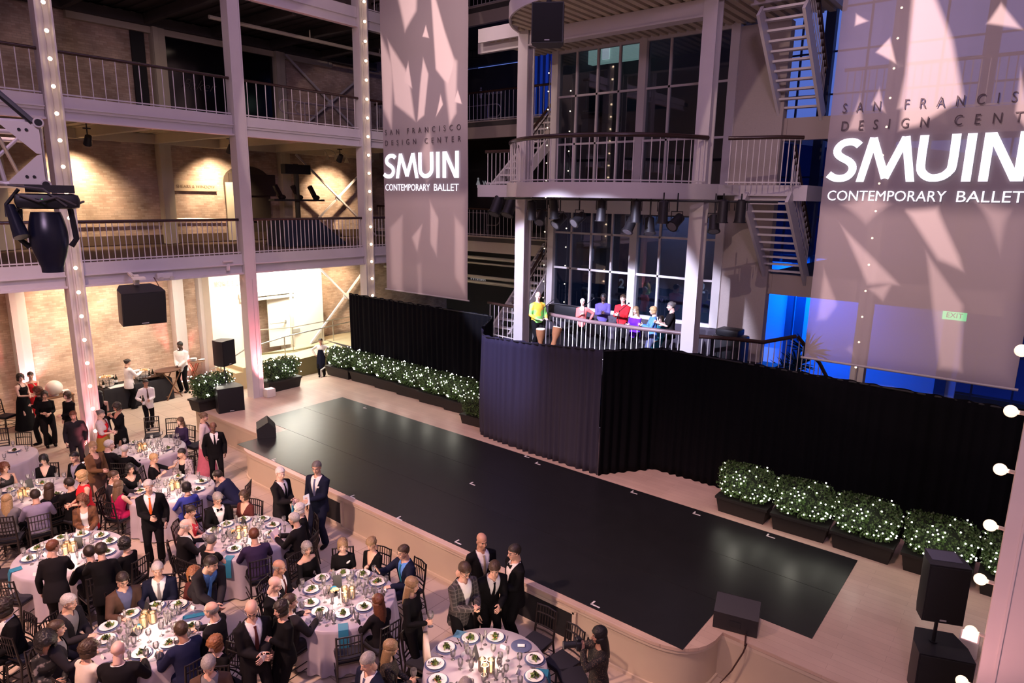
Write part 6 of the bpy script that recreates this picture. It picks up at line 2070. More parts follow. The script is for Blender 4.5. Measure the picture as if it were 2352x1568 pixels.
# -- table 9
P(14, 1074, 'sit', 'f', 9, 'wavy/auburn', 'b', 'dress/floral/knee/scoop', 'lap,table', 'brown-haired woman in a patterned black top seated at the picture edge', sleeve=0)
P(91, 1066, 'sit', 'f', 9, 'bob/black', 'a', 'dress/black/knee/v', 'fold,fold', 'black-haired woman in a black v-neck seated, looking down at her hands', sleeve=1, hp=26)
P(146, 1058, 'sit', 'm', 9, 'short/black', 'b', 'suit/black/lav/-', 'lap,lap', 'black-haired man in dark suit and lilac shirt seated in profile', hy=20)
P(158, 1110, 'sit', 'm', 9, 'short/dark', 'b', 'suit/black/black/-', 'table,lap', 'dark-haired man in black seated beside the blond woman in red', hy=20)
P(113, 1120, 'sit', 'f', 9, 'long/brown', 'b', 'top/black/black/crew', 'fold,fold', 'long brown-haired woman in black seated, turned aside, with a grey clutch', sleeve=1, hy=-50)
P(81, 1137, 'sit', 'm', 9, 'short/dark', 'b', 'top/lav/black/collar', 'table,table', 'dark-haired man in a lavender shirt seated with his back to us', sleeve=1)
P(16, 1147, 'sit', 'f', 9, 'long/blond', 'a', 'top/grey/black/crew', 'table,table', 'long-haired blond woman seated from behind at the picture edge', sleeve=1)
# -- table 3
P(898, 1486, 'sit', 'f', 3, 'long/dblond', 'b', 'top/sequin/black/crew', 'lap,glass', 'greyish-blond long-haired woman in sparkling black raising a wine glass', sleeve=1, hold='R', glasses=True)
P(844, 1519, 'sit', 'm', -55, 'short/grey', 'b', 'suit/navy/white/denim', 'lap,lap', 'grey-haired man in navy suit and blue tie at the bottom edge, in profile', hp=18)
P(1078, 1556, 'sit', 'm', 3, 'short/grey', 'b', 'suit/char/white/-', 'table,table', 'crown of a grey-haired guest at the bottom edge of the half-empty table')
# -- bandstand
P(1236, 680, 'stand', 'm', 30, 'none/grey', 'a', 'top/greenyellow/black/collar', 'drum,drum', 'bald drummer in green and yellow shirt in front of the bandstand railing', X=14.95, z0=ZF, sleeve=1, hy=-30)
P(1338, 694, 'stand', 'f', -5, 'short/white', 'a', 'top/coral/black/scoop', 'hip,chest', 'white-haired singer in a coral blouse behind the railing', X=16.3, z0=ZF, sleeve=.9)
P(1386, 683, 'stand', 'm', 0, 'short/black', 'e', 'top/violet/black/collar', 'clap,clap', 'clapping man in a dark violet shirt behind the railing', X=16.6, z0=ZF, sleeve=1, hp=16)
P(1431, 686, 'stand', 'm', -25, 'short/brown', 'a', 'top/red/black/collar', 'clap,clap', 'clapping man in a bright red shirt behind the railing', X=16.5, z0=ZF, sleeve=.9, hy=20)
P(1460, 712, 'stand', 'f', -35, 'long/dblond', 'a', 'top/purple/black/off', 'clap,clap', 'clapping long-haired woman in a bright purple blouse', X=15.9, z0=ZF, sleeve=1)
P(1500, 713, 'stand', 'f', -75, 'bob/blond', 'a', 'top/lblue/denim/crew', 'clap,clap', 'clapping blond-bobbed woman in a light blue cardigan', X=15.95, z0=ZF, sleeve=1)
P(1541, 703, 'stand', 'f', -80, 'updo/salt', 'a', 'top/black2/black/crew', 'clap,clap', 'clapping grey-haired woman in a black short-sleeved top by the right tower column', X=16.0, z0=ZF, sleeve=.4)
P(1518, 738, 'sit', 'f', -30, 'bob/dark', 'a', 'dress/teal/knee/crew', 'lap,lap', 'seated dark-haired musician in teal half hidden behind the clapping women', X=16.7, z0=ZF, sleeve=1)

for xy, k_ in {(642, 1302): 'the balding tanned man in black', (898, 1486): 'the greyish-blond woman in sparkling black', (844, 1519): 'the grey-haired man in navy at the bottom edge', (1078, 1556): 'the grey crown at the bottom edge',
               (414, 967): 'the long-haired woman in dark purple', (254, 1020): 'the white-haired man before the string-lit column', (293, 1027): 'the grey-haired woman with her back turned', (439, 1173): 'the woman in a red flowered dress',
               (687, 1168): 'the white-haired woman in black', (105, 1472): 'the woman with big dark curls', (493, 1478): 'the strawberry-blond woman in black', (479, 1526): 'the elderly man with downcast face', (5, 1396): 'the curly-haired man at the picture edge',
               (14, 1074): 'the brown-haired woman in a patterned top', (91, 1066): 'the black-haired woman in a v-neck', (146, 1058): 'the black-haired man in a lilac shirt', (158, 1110): 'the dark-haired man beside the woman in red',
               (113, 1120): 'the long brown-haired woman in black', (81, 1137): 'the man in a lavender shirt', (16, 1147): 'the long-haired blond woman at the edge'}.items():
    for p in PEOPLE:
        if (p['x'], p['y']) == xy: p['key'] = k_

# ------------------------------------------------------------------ grow them
JOBS = []


def job(p, name, mb, vox, sm, mats, cutk=None):
    JOBS.append((p, name, mb, vox, sm, mats, cutk))


for p in PEOPLE:
    sk = build_skeleton(p)
    p['sk'] = sk
    x, y = p['x'], p['y']
    z0 = p.get('z0', 0.0)
    hz = sk['HC'].z
    nominal = 1.75
    h = p.get('h', 1.74 if p['sex'] == 'm' else 1.64)
    if 'X' in p:
        pt = PX(x, y, p['X'])
        s = (pt.z - z0) / hz
        if p['pose'] == 'stand': s = max(.86, min(1.12, s))
        else: s = .9
        hp_ = pt
    elif 'feet' in p:
        B = PZ(p['feet'][0], p['feet'][1], 0)
        best = min((abs(proj((B.x, B.y, z / 200))[1] - y), z / 200) for z in range(220, 400))
        s = best[1] / hz
        s = max(.88, min(1.10, s))
        hp_ = Vector((B.x, B.y, hz * s))
    else:
        s = h / nominal
        if p['pose'] == 'sit': s = s * .985
        hp_ = PZ(x, y, z0 + hz * s)
    az = p['az']
    if p['pose'] == 'sit' and isinstance(az, int) and az in TC and 1 <= az <= 9 and z0 == 0.0:
        fv = Vector((TC[az][0] - hp_.x, TC[az][1] - hp_.y, 0))
        p['table'] = az
    else:
        c = Vector((CAMLOC.x - hp_.x, CAMLOC.y - hp_.y, 0)).normalized()
        F_ = -c
        r_ = Vector((F_.y, -F_.x, 0))
        a = math.radians(az)
        fv = c * math.cos(a) + r_ * math.sin(a)
    fv.normalize()
    rz = math.atan2(-fv.x, fv.y)
    off = Matrix.Rotation(rz, 3, 'Z') @ Vector((sk['HC'].x * s, sk['HC'].y * s, 0))
    loc = Vector((hp_.x - off.x, hp_.y - off.y, z0))
    if 'feet' in p: loc = Vector((hp_.x, hp_.y, z0))
    p.update(s=s, loc=loc, rz=rz, fv=fv)
    if p['pose'] == 'sit' and 'table' not in p and z0 == 0.0:
        k = min(TC, key=lambda q: (Vector(TC[q]) - Vector((loc.x, loc.y))).length)
        if (Vector(TC[k]) - Vector((loc.x, loc.y))).length < 1.9: p['table'] = k
    # seated figures keep clear of the table edge
    if 'table' in p:
        tc_ = Vector((*TC[p['table']], 0))
        v_ = Vector((loc.x, loc.y, 0)) - tc_
        mn = TR + .20
        if v_.length < mn:
            q = tc_ + v_.normalized() * mn
            p['loc'] = Vector((q.x, q.y, z0))

    kind, *cs = p['outfit']
    sleeve = p.get('sleeve', 1)
    sit = sk['sit']
    b = MB()
    add_torso(b, sk, -.012, -.05)
    for s_ in (-1, 1):
        add_arm(b, sk, s_, -.003)
        add_leg(b, sk, s_, -.006)
        A = sk['leg'][s_][2]
        b.ell((A.x, A.y + .05, .05), (.036, .11, .03), 10, 6)
    b.tube([sk['N'] - sk['u'] * .05, sk['HC'] - Vector((0, .03, .06))], .048, 12)
    job(p, 'person', b, .019, 2, None)

    def top(name, color, e, sl, t0, cutk, flare=0.0, vox=.016):
        m_ = MB()
        add_torso(m_, sk, e, t0, .56, flare)
        if sl > 0:
            for s_ in (-1, 1): add_arm(m_, sk, s_, e * .75, sl)
        job(p, name, m_, vox, 3, cloth(color), cutk)

    def legs(name, color, e=.010):
        m_ = MB()
        add_torso(m_, sk, e, -.14, .13)
        for s_ in (-1, 1): add_leg(m_, sk, s_, e, .022)
        job(p, name, m_, .016, 2, cloth(color))

    def skirt(name, color, length, e=.010):
        m_ = MB()
        add_torso(m_, sk, e, -.14, .15)
        add_skirt(m_, sk, length, e)
        job(p, name, m_, .017, 3, cloth(color))

    if kind in ('suit', 'waiter'):
        legs('trousers', 'black' if cs[0] == 'plaid' or kind == 'waiter' else cs[0])
        if kind == 'waiter': shirtc = 'white'
        else: shirtc = cs[1]
        top('shirt', shirtc, .006, 0, .02, 'collar')
        top('jacket', cs[0], .022, 1, -.10 if sit else -.20, 'suit', .012)
    elif kind == 'server':
        legs('trousers', cs[1]); top('jacket', cs[0], .020, 1, -.20, 'crew', .015)
    elif kind == 'apron':
        legs('trousers', 'black'); top('shirt', cs[0], .012, 1, -.05, 'collar')
        m_ = MB()
        rings = []
        for t_, w_, yy in ((.33, .09, .150), (.12, .15, .150), (0, .17, .165), (-.3, .19, .20), (-.52, .19, .21)):
            c0 = sk['P'] + sk['u'] * t_ + sk['f'] * yy
            rings.append([c0 + Vector((w_, -.05 * (w_ / .19), 0)), c0, c0 + Vector((-w_, -.05 * (w_ / .19), 0)), c0 + Vector((-w_, -.065, 0)), c0 + Vector((0, -.015, 0)), c0 + Vector((w_, -.065, 0))])
        m_.loft(rings)
        job(p, 'apron', m_, .012, 1, cloth(cs[1]))
    elif kind == 'top':
        legs('trousers', cs[1]); top('shirt' if cs[2] == 'collar' else 'blouse', cs[0], .016, sleeve, -.06 if cs[2] == 'collar' else -.16, cs[2], .01)
    elif kind == 'dress':
        skirt('skirt', cs[0], cs[1]); top('bodice', cs[0], .012, sleeve, -.05, cs[2])
    elif kind == 'gown':
        skirt('skirt', p.get('skirtc', cs[0]), 'floor'); top('bodice', cs[0], .012, sleeve, -.02, cs[1])
        if 'shawl' in p: top('shawl', p['shawl'], .030, .55, .22, 'open')
    elif kind == 'cardigan':
        skirt('skirt', cs[1], cs[2]); top('bodice', cs[1], .010, 0, -.02, 'scoop'); top('jacket', cs[0], .026, 1, -.08 if sit else -.16, 'open', .012)

RES = remesh_all([(m_, vox, sm, 1.0) for (_, _, m_, vox, sm, _, _) in JOBS])


def arm_frame(sk, s):
    S0, E, W, hk, key = sk['arm'][s]
    d = (W - E).normalized()
    if key in ('down', 'pocket', 'back', 'hip', 'glasslow'):
        pn = Vector((-s, 0, 0))
    elif key in ('glass', 'bottle', 'phone', 'camera', 'clap', 'fold', 'clasp', 'chest', 'chin', 'face'):
        pn = Vector((-s, .1, -.3))
    elif key == 'raise':
        d = (d + Vector((0, 0, 1.2))).normalized(); pn = Vector((0, 1, -.3))
    else: pn = Vector((0, 0, -1))
    if key in ('table', 'tablein', 'lap', 'reach', 'drum'):
        d = Vector((d.x, d.y, d.z * .25)).normalized()
    pn = (pn - d * pn.dot(d)).normalized()
    zc = -pn
    xc = d.cross(zc).normalized()
    return Matrix((xc, d, zc)).transposed(), W, hk


by = {}
for (p, name, m_, vox, sm, mt, ck), (v, f) in zip(JOBS, RES):
    by.setdefault(id(p), []).append((name, v, f, mt, ck))

SEATED = []
for p in PEOPLE:
    sk, s = p['sk'], p['s']
    HR = sk['HR']
    HRn = np.array(HR)
    # body: trunk and limbs, head, eyes, hands in one mesh
    (name, v, f, _, _), *layers = by[id(p)]
    V, Fq, MI = [v], list(f), [np.zeros(len(f), int)]
    base = len(v)
    hs_ = 1.0 if p['sex'] == 'm' else .955
    hv = (HEAD_V * hs_ * np.array([1.0, 1.0, 1.02])) @ HRn.T + np.array(sk['HC'])
    V.append(hv); Fq += [[i + base for i in q] for q in HEAD_F]; MI.append(HEAD_MI); base += len(hv)
    ev = (EYE_V * hs_) @ HRn.T + np.array(sk['HC'])
    V.append(ev); Fq += [[i + base for i in q] for q in EYE_F]; MI.append(EYE_MI); base += len(ev)
    p['hand'] = {}
    for sd in (-1, 1):
        R3, W, hk = arm_frame(sk, sd)
        hv0, hf = HANDS[hk]
        k = .93 if p['sex'] == 'f' else 1.0
        a_ = hv0 * k * np.array([1.0 if sd > 0 else -1.0, 1, 1])
        hv = a_ @ np.array(R3).T + np.array(W)
        V.append(hv)
        Fq += [[i + base for i in (q if sd > 0 else q[::-1])] for q in hf]
        MI.append(np.zeros(len(hf), int)); base += len(hv)
        p['hand'][sd] = W + R3 @ Vector((0, .07, -.035))
    sc = skin_mat(p['skin'])
    hc = p['hair'][1]
    me = np_mesh('person', np.vstack(V) * s, Fq, np.concatenate(MI))
    o = put('person', me, [sc, lip_mat(p['skin']), hair_mat(hc), eye_white, eye_dark])
    tag(o, p['label'], 'person')
    o.location = p['loc']; o.rotation_euler = (0, 0, p['rz'])
    p['obj'] = o
    for (name, v, f, mt, ck) in layers:
        if ck == 'suit' and p.get('closed'): ck = 'crew'
        if ck:
            kl = cutter(ck, sk)(v)
            # sleeveless tops open at the shoulder
            if kl.any(): v, f = cut_faces(v, f, kl)
        put(name, np_mesh(name, v * s, f), mt, o)
    if p['hair'][0] != 'none':
        ho = put('hair', hair_of(p['hair'][0]), [], o)
        ho.material_slots[0].link = 'OBJECT'
        ho.material_slots[0].material = hair_mat(hc)
        ho.matrix_local = Matrix.Translation(sk['HC'] * s) @ HR.to_4x4() @ Matrix.Scale(s * hs_ * 1.01, 4)
    kind, *cs = p['outfit']
    for sd in (-1, 1):
        part(o, 'shoe', scaled(shoe(sk, sd, p), s) if False else (lambda m_: (setattr(m_, 'v', [tuple(c_ * s for c_ in q) for q in m_.v]), m_)[1])(shoe(sk, sd, p)), cloth('black'), smooth=60)

    def front(t, lx, e):
        rows = sk['rows']
        rx = np.interp(t, [r[0] for r in rows], [r[1] for r in rows]) * sk['w']; ry = np.interp(t, [r[0] for r in rows], [r[2] for r in rows]) * sk['w'] * (1 + .25 * (sk['w'] - 1)); yo = np.interp(t, [r[0] for r in rows], [r[3] for r in rows])
        fy = ry * math.sqrt(max(0, 1 - (lx / rx) ** 2))
        return (sk['P'] + sk['u'] * t + sk['f'] * (fy + yo + e) + Vector((lx, 0, 0))) * s

    if kind in ('suit', 'waiter') and not p.get('closed'):
        tie = cs[2] if len(cs) > 2 else '-'
        tie = p.get('tiec', tie)
        if tie == 'bow':
            b = MB()
            for sd in (-1, 1):
                b.loft([[front(.475 + dz, sd * lx, e) for dz, e in ((-w_, .016), (-w_, .030), (w_, .030), (w_, .016))] for lx, w_ in ((.004, .009), (.030, .020), (.052, .024))])
            part(o, 'bow_tie', b, cloth('black'))
        elif tie != '-':
            rows_ = []
            for k in range(12):
                t = .480 - .36 * k / 11
                w_ = (.020, .013)[k == 1] if k < 2 else .015 + .022 * (k - 2) / 9
                rows_.append([front(t, -w_, .016), front(t, 0, .021), front(t, w_, .016), front(t, w_, .010), front(t, -w_, .010)])
            if p['lean' if 'lean' in p else 'x'] and p.get('lean', 0) > 30:
                n_ = len(rows_)
                for k in range(3, n_):
                    dz = Vector((0, .0, -1.0)) * (.028 * (k - 3)) * s
                    rows_[k] = [q * 1.0 + dz - Vector(sk['f']) * 0 for q in rows_[k]]
            b = MB(); b.loft(rows_); part(o, 'necktie', b, cloth(tie), smooth=50)
        if p.get('hanky'):
            b = MB(); b.loft([[front(.335, -.075 - .025, .026), front(.335, -.075 + .02, .026), front(.335, -.075 + .02, .032), front(.335, -.1, .032)], [front(.365, -.08 - .03, .028), front(.372, -.075 + .02, .028), front(.37, -.05, .032), front(.362, -.11, .032)]])
            part(o, 'pocket_square', b, cloth('white'))
    if kind == 'apron':
        pass
    if p.get('brooch'):
        b = MB(); q = front(.38, -.085, .022); b.ell(q, (.045, .008, .018), 10, 6, M=Matrix.Rotation(.7, 4, 'Y')); part(o, 'brooch', b, cloth('white'))
    if p.get('necklace'):
        b = MB(); b.tube([front(.505 - .075 * math.sin(PI * k / 10), .058 * math.cos(PI * k / 10), -.004) for k in range(11)], .005 * s, 6); part(o, 'necklace', b, mat('pearl', (.75, .70, .62), .3))
    if p.get('glasses'):
        b = MB()
        for sd in (-1, 1):
            b.tube([Vector((sd * .031 + .021 * math.cos(a), .093 - .006 * abs(math.cos(a)), .002 + .017 * math.sin(a))) for a in [2 * PI * k / 12 for k in range(13)]], .0022, 5, caps=False)
            b.tube([(sd * .052, .088, .006), (sd * .078, .05, .008), (sd * .081, -.01, .006)], .002, 5)
        b.tube([(-.010, .094, .004), (0, .098, .006), (.010, .094, .004)], .002, 5)
        go = part(o, 'eyeglasses', b, mat('spectacle_frame', (.03, .02, .02), .3), smooth=60)
        go.matrix_local = Matrix.Translation(sk['HC'] * s) @ HR.to_4x4() @ Matrix.Scale(s * hs_ * 1.04, 4)
    Wm = Matrix.Translation(p['loc']) @ Matrix.Rotation(p['rz'], 4, 'Z') @ Matrix.Scale(s, 4)
    p['M'] = Wm
    p['hw'] = {sd: Wm @ p['hand'][sd] for sd in (-1, 1)}
    if sk['sit'] and p.get('z0', 0) == 0: SEATED.append(p)

# ------------------------------------------------------------------ round tables
cloth_m = mat('table_linen', (0.42, 0.37, 0.42), 0.38, var=0.10, scale=5, sheen=.3)
china = mat('white_china', (0.80, 0.77, 0.74), 0.2)
charger_m = mat('blue_charger', (0.10, 0.12, 0.22), 0.15, spec=.7)
clear = glass_mat('clear_glass', (0.99, 0.99, 1.0), 0.08, 0.16, 1.6, 0.07)
wine_red = mat('red_wine', (0.05, 0.004, 0.010), 0.1)
silver = mat('silverware', (0.72, 0.68, 0.66), 0.18, metal=1.0)
salad_g = mat('salad_leaf', (0.12, 0.18, 0.035), 0.5, var=.6, scale=30)
salad_d = mat('salad_dark', (0.020, 0.030, 0.014), 0.5)
carrot = mat('salad_orange', (0.75, 0.25, 0.06), 0.5)
teal_nap = mat('teal_napkin', (0.015, 0.16, 0.26), 0.7)
chair_m = mat('chair_dark', (0.014, 0.010, 0.010), 0.3, var=.2, scale=14)
pad_m = mat('seat_pad', (0.012, 0.012, 0.020), 0.8)
paper = mat('paper_white', (0.80, 0.78, 0.76), 0.7)
votive_m = mat('votive_glow', (1, .8, .55), .3, emit=(1.0, 0.74, 0.50), estr=3.2)
bread_m = mat('bread', (0.60, 0.34, 0.16), 0.8, var=.2, scale=20)
TD = {1: 'the striped-tie man\'s table', 2: 'the hand-raising man\'s table', 3: 'the half-empty bottom table', 4: 'the bow-tied man\'s table', 5: 'the quilted-jacket woman\'s table',
      6: 'the table behind the orange-tied man', 7: 'the table before the white-coated waiter', 8: 'the table cut by the picture edge', 9: 'the lavender-shirted man\'s table'}


def keyof(p):
    if p['key']: return p['key']
    w_ = p['label'].split()
    return 'the ' + ' '.join(w_[:8])


tab_prof = None
for k, (x, y) in TC.items():
    t = thing('round_table', 'round banquet table under the lilac cloth, ' + TD[k], 'table', (x, y, 0), 0, 'round banquet tables')
    b = MB(); b.lathe([(TR - .02, TZ - .045), (TR - .01, TZ - .03), (TR - .02, TZ - .012)], 40); part(t, 'tabletop', b, chair_m)
    for q in range(4):
        a = PI / 4 + q * PI / 2
        b = MB(); b.tube([(.35 * math.cos(a), .35 * math.sin(a), TZ - .04), (.45 * math.cos(a), .45 * math.sin(a), 0)], .02, 8); part(t, 'leg', b, steel)
    rings = []
    n = 96
    for (r, z, am) in ((0.0001, TZ, 0), (TR * .6, TZ, 0), (TR - .01, TZ, 0), (TR + .004, TZ - .012, .001), (TR + .010, TZ - .06, .006), (TR + .02, TZ - .22, .016), (TR + .035, TZ - .45, .030), (TR + .05, .03, .040)):
        rings.append([Vector(((r + am * math.sin(22 * a + 1.3 * math.sin(3 * a + k))) * math.cos(a), (r + am * math.sin(22 * a + 1.3 * math.sin(3 * a + k))) * math.sin(a), z)) for a in [2 * PI * q / n for q in range(n)]])
    b = MB(); b.loft(rings, caps=False)
    solo('tablecloth', b, cloth_m, 'shiny lilac cloth draped over ' + TD[k], 'tablecloth', 'round banquet cloths', loc=(x, y, 0), smooth=60)
    lamp('candle_light', 'POINT', (x, y, 1.12), None, (1.0, 0.74, 0.55), 24.0 if k in (1, 2, 3, 4, 5, 6, 7, 9) else 2, 0.10)

# ------------------------------------------------------------------ chairs
def chair_proto():
    t = thing('ballroom_chair', 'chair', 'chair')
    z = .45
    b = MB()
    b.loft([[Vector((-.20, .20, z - .03)), Vector((.20, .20, z - .03)), Vector((.175, -.19, z - .03)), Vector((-.175, -.19, z - .03))], [Vector((-.20, .20, z)), Vector((.20, .20, z)), Vector((.175, -.19, z)), Vector((-.175, -.19, z))]])
    part(t, 'seat', b, chair_m)
    b = MB(); b.box((0, .005, z + .02), (.37, .37, .045), bev=.02); part(t, 'cushion', b, pad_m)
    for s in (-1, 1):
        b = MB(); b.tube([(s * .19, .19, z - .01), (s * .20, .205, 0)], [.018, .013], 8); part(t, 'leg', b, chair_m)
        b = MB(); b.tube([(s * .175, -.255, .92), (s * .172, -.215, .60), (s * .17, -.185, z), (s * .185, -.25, 0)], [.014, .017, .018, .013], 8); part(t, 'leg', b, chair_m)
    b = MB()
    for zz in (.905, .79, .60, .53):
        yy = -.19 - (zz - z) * .14
        b.tube([(-.175, yy, zz), (0, yy - .02, zz + (.01 if zz > .8 else 0)), (.175, yy, zz)], .012, 8)
    part(t, 'back_rails', b, chair_m)
    for k in range(6):
        x = -.125 + .05 * k
        yy0, yy1 = -.19 - .34 * .14 - .016, -.19 - .15 * .14 - .016
        b = MB(); b.tube([(x, -.19 - (.905 - z) * .14 - .014, .905), (x, yy1 - .012, .60)], .0075, 6); part(t, 'spindle', b, chair_m)
    b = MB()
    for zz in (.14, .25):
        for s in (-1, 1): b.tube([(s * .197, .20, zz), (s * .180, -.225, zz)], .008, 6)
        b.tube([(-.197, .20, zz), (.197, .20, zz)], .008, 6); b.tube([(-.18, -.225, zz), (.18, -.225, zz)], .008, 6)
    part(t, 'stretchers', b, chair_m)
    return t


CH0 = [None]
def add_chair(loc, rz, label):
    if CH0[0] is None:
        t = chair_proto(); CH0[0] = t
        t.location = loc; t.rotation_euler = (0, 0, rz); t['label'] = label; t['group'] = 'dark ballroom chairs'
        return t
    return dup(CH0[0], loc, rz, label, 'dark ballroom chairs')


for p in SEATED:
    d = Vector((-math.sin(p['rz']), math.cos(p['rz']), 0))
    q = p['loc'] + d * .02
    add_chair((q.x, q.y, 0), p['rz'], 'dark spindle-back chair under ' + keyof(p))


def face_table(x, y, k):
    v = Vector((TC[k][0] - x, TC[k][1] - y))
    return math.atan2(-v.x, v.y)


for (px, py, k, lab, da) in ((47, 1040, 8, 'empty dark chair at the cut-off table, back toward the gowned woman', 0), (2, 1030, 8, 'empty dark chair half outside the picture at the cut-off table', 0), (350, 1000, 7, 'empty dark chair in front of the walking waiter', 0), (393, 1004, 7, 'empty dark chair between the waiter and the long-haired woman in purple', 0),
                            (452, 1022, 7, 'empty dark chair at the right of the woman in dark purple', 0), (1292, 1520, 3, 'empty dark chair turned aside near the photographer', .3), (1318, 1556, 3, 'empty dark chair at the bottom edge beside the photographer', .1), (1232, 1475, 3, 'empty dark chair before the black stage hatch', 0),
                            (800, 1500, 2, 'empty dark chair with teal napkin behind it, back toward us', 0), (450, 1322, 4, 'dark chair with shiny back slats beside the leaning man', 0), (18, 1318, 5, 'first dark chair in the picture-edge cluster beside the flowered plates', 0), (46, 1372, 5, 'dark chair nearest us at the edge beside the auburn-haired person', .2),
                            (972, 1516, 3, 'dark chair carrying the cream cloth beside the half-empty table', 0), (60, 1500, 1, 'dark chair with silvery slats at the bottom corner', 1.2), (25, 1236, 9, 'dark chair behind the blond woman at the picture edge', 0), (640, 1452, 1, 'dark chair just behind the woman with hand at her chest', 0), (8, 1180, 9, 'dark chair in the corner behind the long-haired blond woman', .4)):
    q = PZ(px, py, .46)
    add_chair((q.x, q.y, 0), face_table(q.x, q.y, k) + da, lab)
q = PZ(12, 955, .46)
add_chair((q.x, q.y, 0), -2.6, 'dark chair standing against the brick wall at the picture edge')
# jacket and cloth hung on chairs
q = PZ(980, 1488, .80)
b = MB()
b.loft([[Vector((-.20, -.03, .10)), Vector((.2, -.03, .13)), Vector((.2, .03, .13)), Vector((-.2, .03, .10))], [Vector((-.17, -.06, -.16)), Vector((.13, -.06, -.20)), Vector((.13, .05, -.18)), Vector((-.17, .05, -.15))]])
o = solo('cloth_bag', b, mat('cream_cloth', (.72, .62, .50), .8), 'cream cloth hung over a chair back beside the half-empty table', 'cloth', loc=q, rotz=.9, smooth=180)

# ------------------------------------------------------------------ plates, salads, glasses
plate_proto = [None]
plate_me, charger_me, fork_me, knife_me = None, None, None, None
b = MB(); b.lathe([(0.0001, .006), (.070, .006), (.080, .010), (.117, .021), (.122, .019), (.082, .003), (.05, 0), (.0001, 0)], 36, cap0=False, cap1=False); plate_me = b.mesh('plate', 50); plate_me.materials.append(china)
b = MB(); b.lathe([(0.0001, .004), (.09, .004), (.142, .012), (.145, .010), (.09, 0), (.0001, 0)], 36, cap0=False, cap1=False); charger_me = b.mesh('charger_plate', 50); charger_me.materials.append(charger_m)
b = MB(); b.box((0, -.02, .003), (.010, .13, .004)); b.box((0, .06, .003), (.024, .05, .003)); fork_me = b.mesh('fork', 40); fork_me.materials.append(silver)
b = MB(); b.box((0, -.05, .003), (.012, .09, .006)); b.box((0.002, .05, .003), (.017, .12, .003)); knife_me = b.mesh('knife', 40); knife_me.materials.append(silver)


def salad_mesh(seed):
    rnd = random.Random(seed)
    b = MB()
    for k in range(46):
        a = rnd.uniform(0, 2 * PI); r = abs(rnd.gauss(0, .034)); z = .012 + max(0, .045 - r * .7) * rnd.random() + .004
        c = Vector((r * math.cos(a), r * math.sin(a) * .8, z))
        s = rnd.uniform(.022, .045)
        q = Quaternion((rnd.uniform(-1, 1), rnd.uniform(-.5, .5), rnd.uniform(-.5, .5), rnd.uniform(-1, 1))).normalized()
        vs = [c + q @ Vector(v) for v in ((-s, 0, 0), (-s * .3, -s * .33, .006), (s * .7, -s * .22, .008), (s, 0, 0), (s * .7, s * .22, .008), (-s * .3, s * .33, .006))]
        vs = [Vector((v.x, v.y, max(v.z, .009))) for v in vs]
        b.add(vs, [(0, 1, 2, 3, 4, 5)], rnd.choice((0, 0, 0, 1, 1)))
    for k in range(4):
        a = rnd.uniform(0, 2 * PI)
        b.ell((.04 * math.cos(a), .035 * math.sin(a), .018), (.013, .009, .008), 8, 6, 2)
    me = b.mesh('salad', None)
    for q in (salad_g, salad_d, carrot): me.materials.append(q)
    return me


SAL = [salad_mesh(s) for s in (1, 2, 3, 4)]
PLATES = {1: [(359, 1384), (412, 1386), (294, 1403), (248, 1437), (327, 1493), (385, 1474), (440, 1438), (243, 1467)],
          2: [(788, 1312), (737, 1324), (835, 1316), (868, 1336), (788, 1408), (739, 1400), (836, 1393), (716, 1353), (714, 1384)],
          3: [(1025, 1486), (1080, 1465), (1138, 1462), (997, 1524), (1233, 1512), (1241, 1555), (997, 1564)],
          4: [(560, 1190), (604, 1191), (517, 1201), (627, 1205), (622, 1225), (538, 1260), (490, 1217)],
          5: [(187, 1226), (232, 1229), (139, 1235), (252, 1242), (88, 1258), (68, 1282), (246, 1267)],
          6: [(338, 1111), (322, 1127), (463, 1105), (455, 1123), (412, 1091)],
          7: [(384, 1029), (300, 1012)], 8: [(33, 1034)], 9: [(92, 1115), (20, 1125), (130, 1135)]}
used_labels = set()
OCC = {k: [] for k in TC}


def uniq(lab, alts):
    for a in [lab] + alts:
        if a not in used_labels:
            used_labels.add(a)
            return a
    return lab


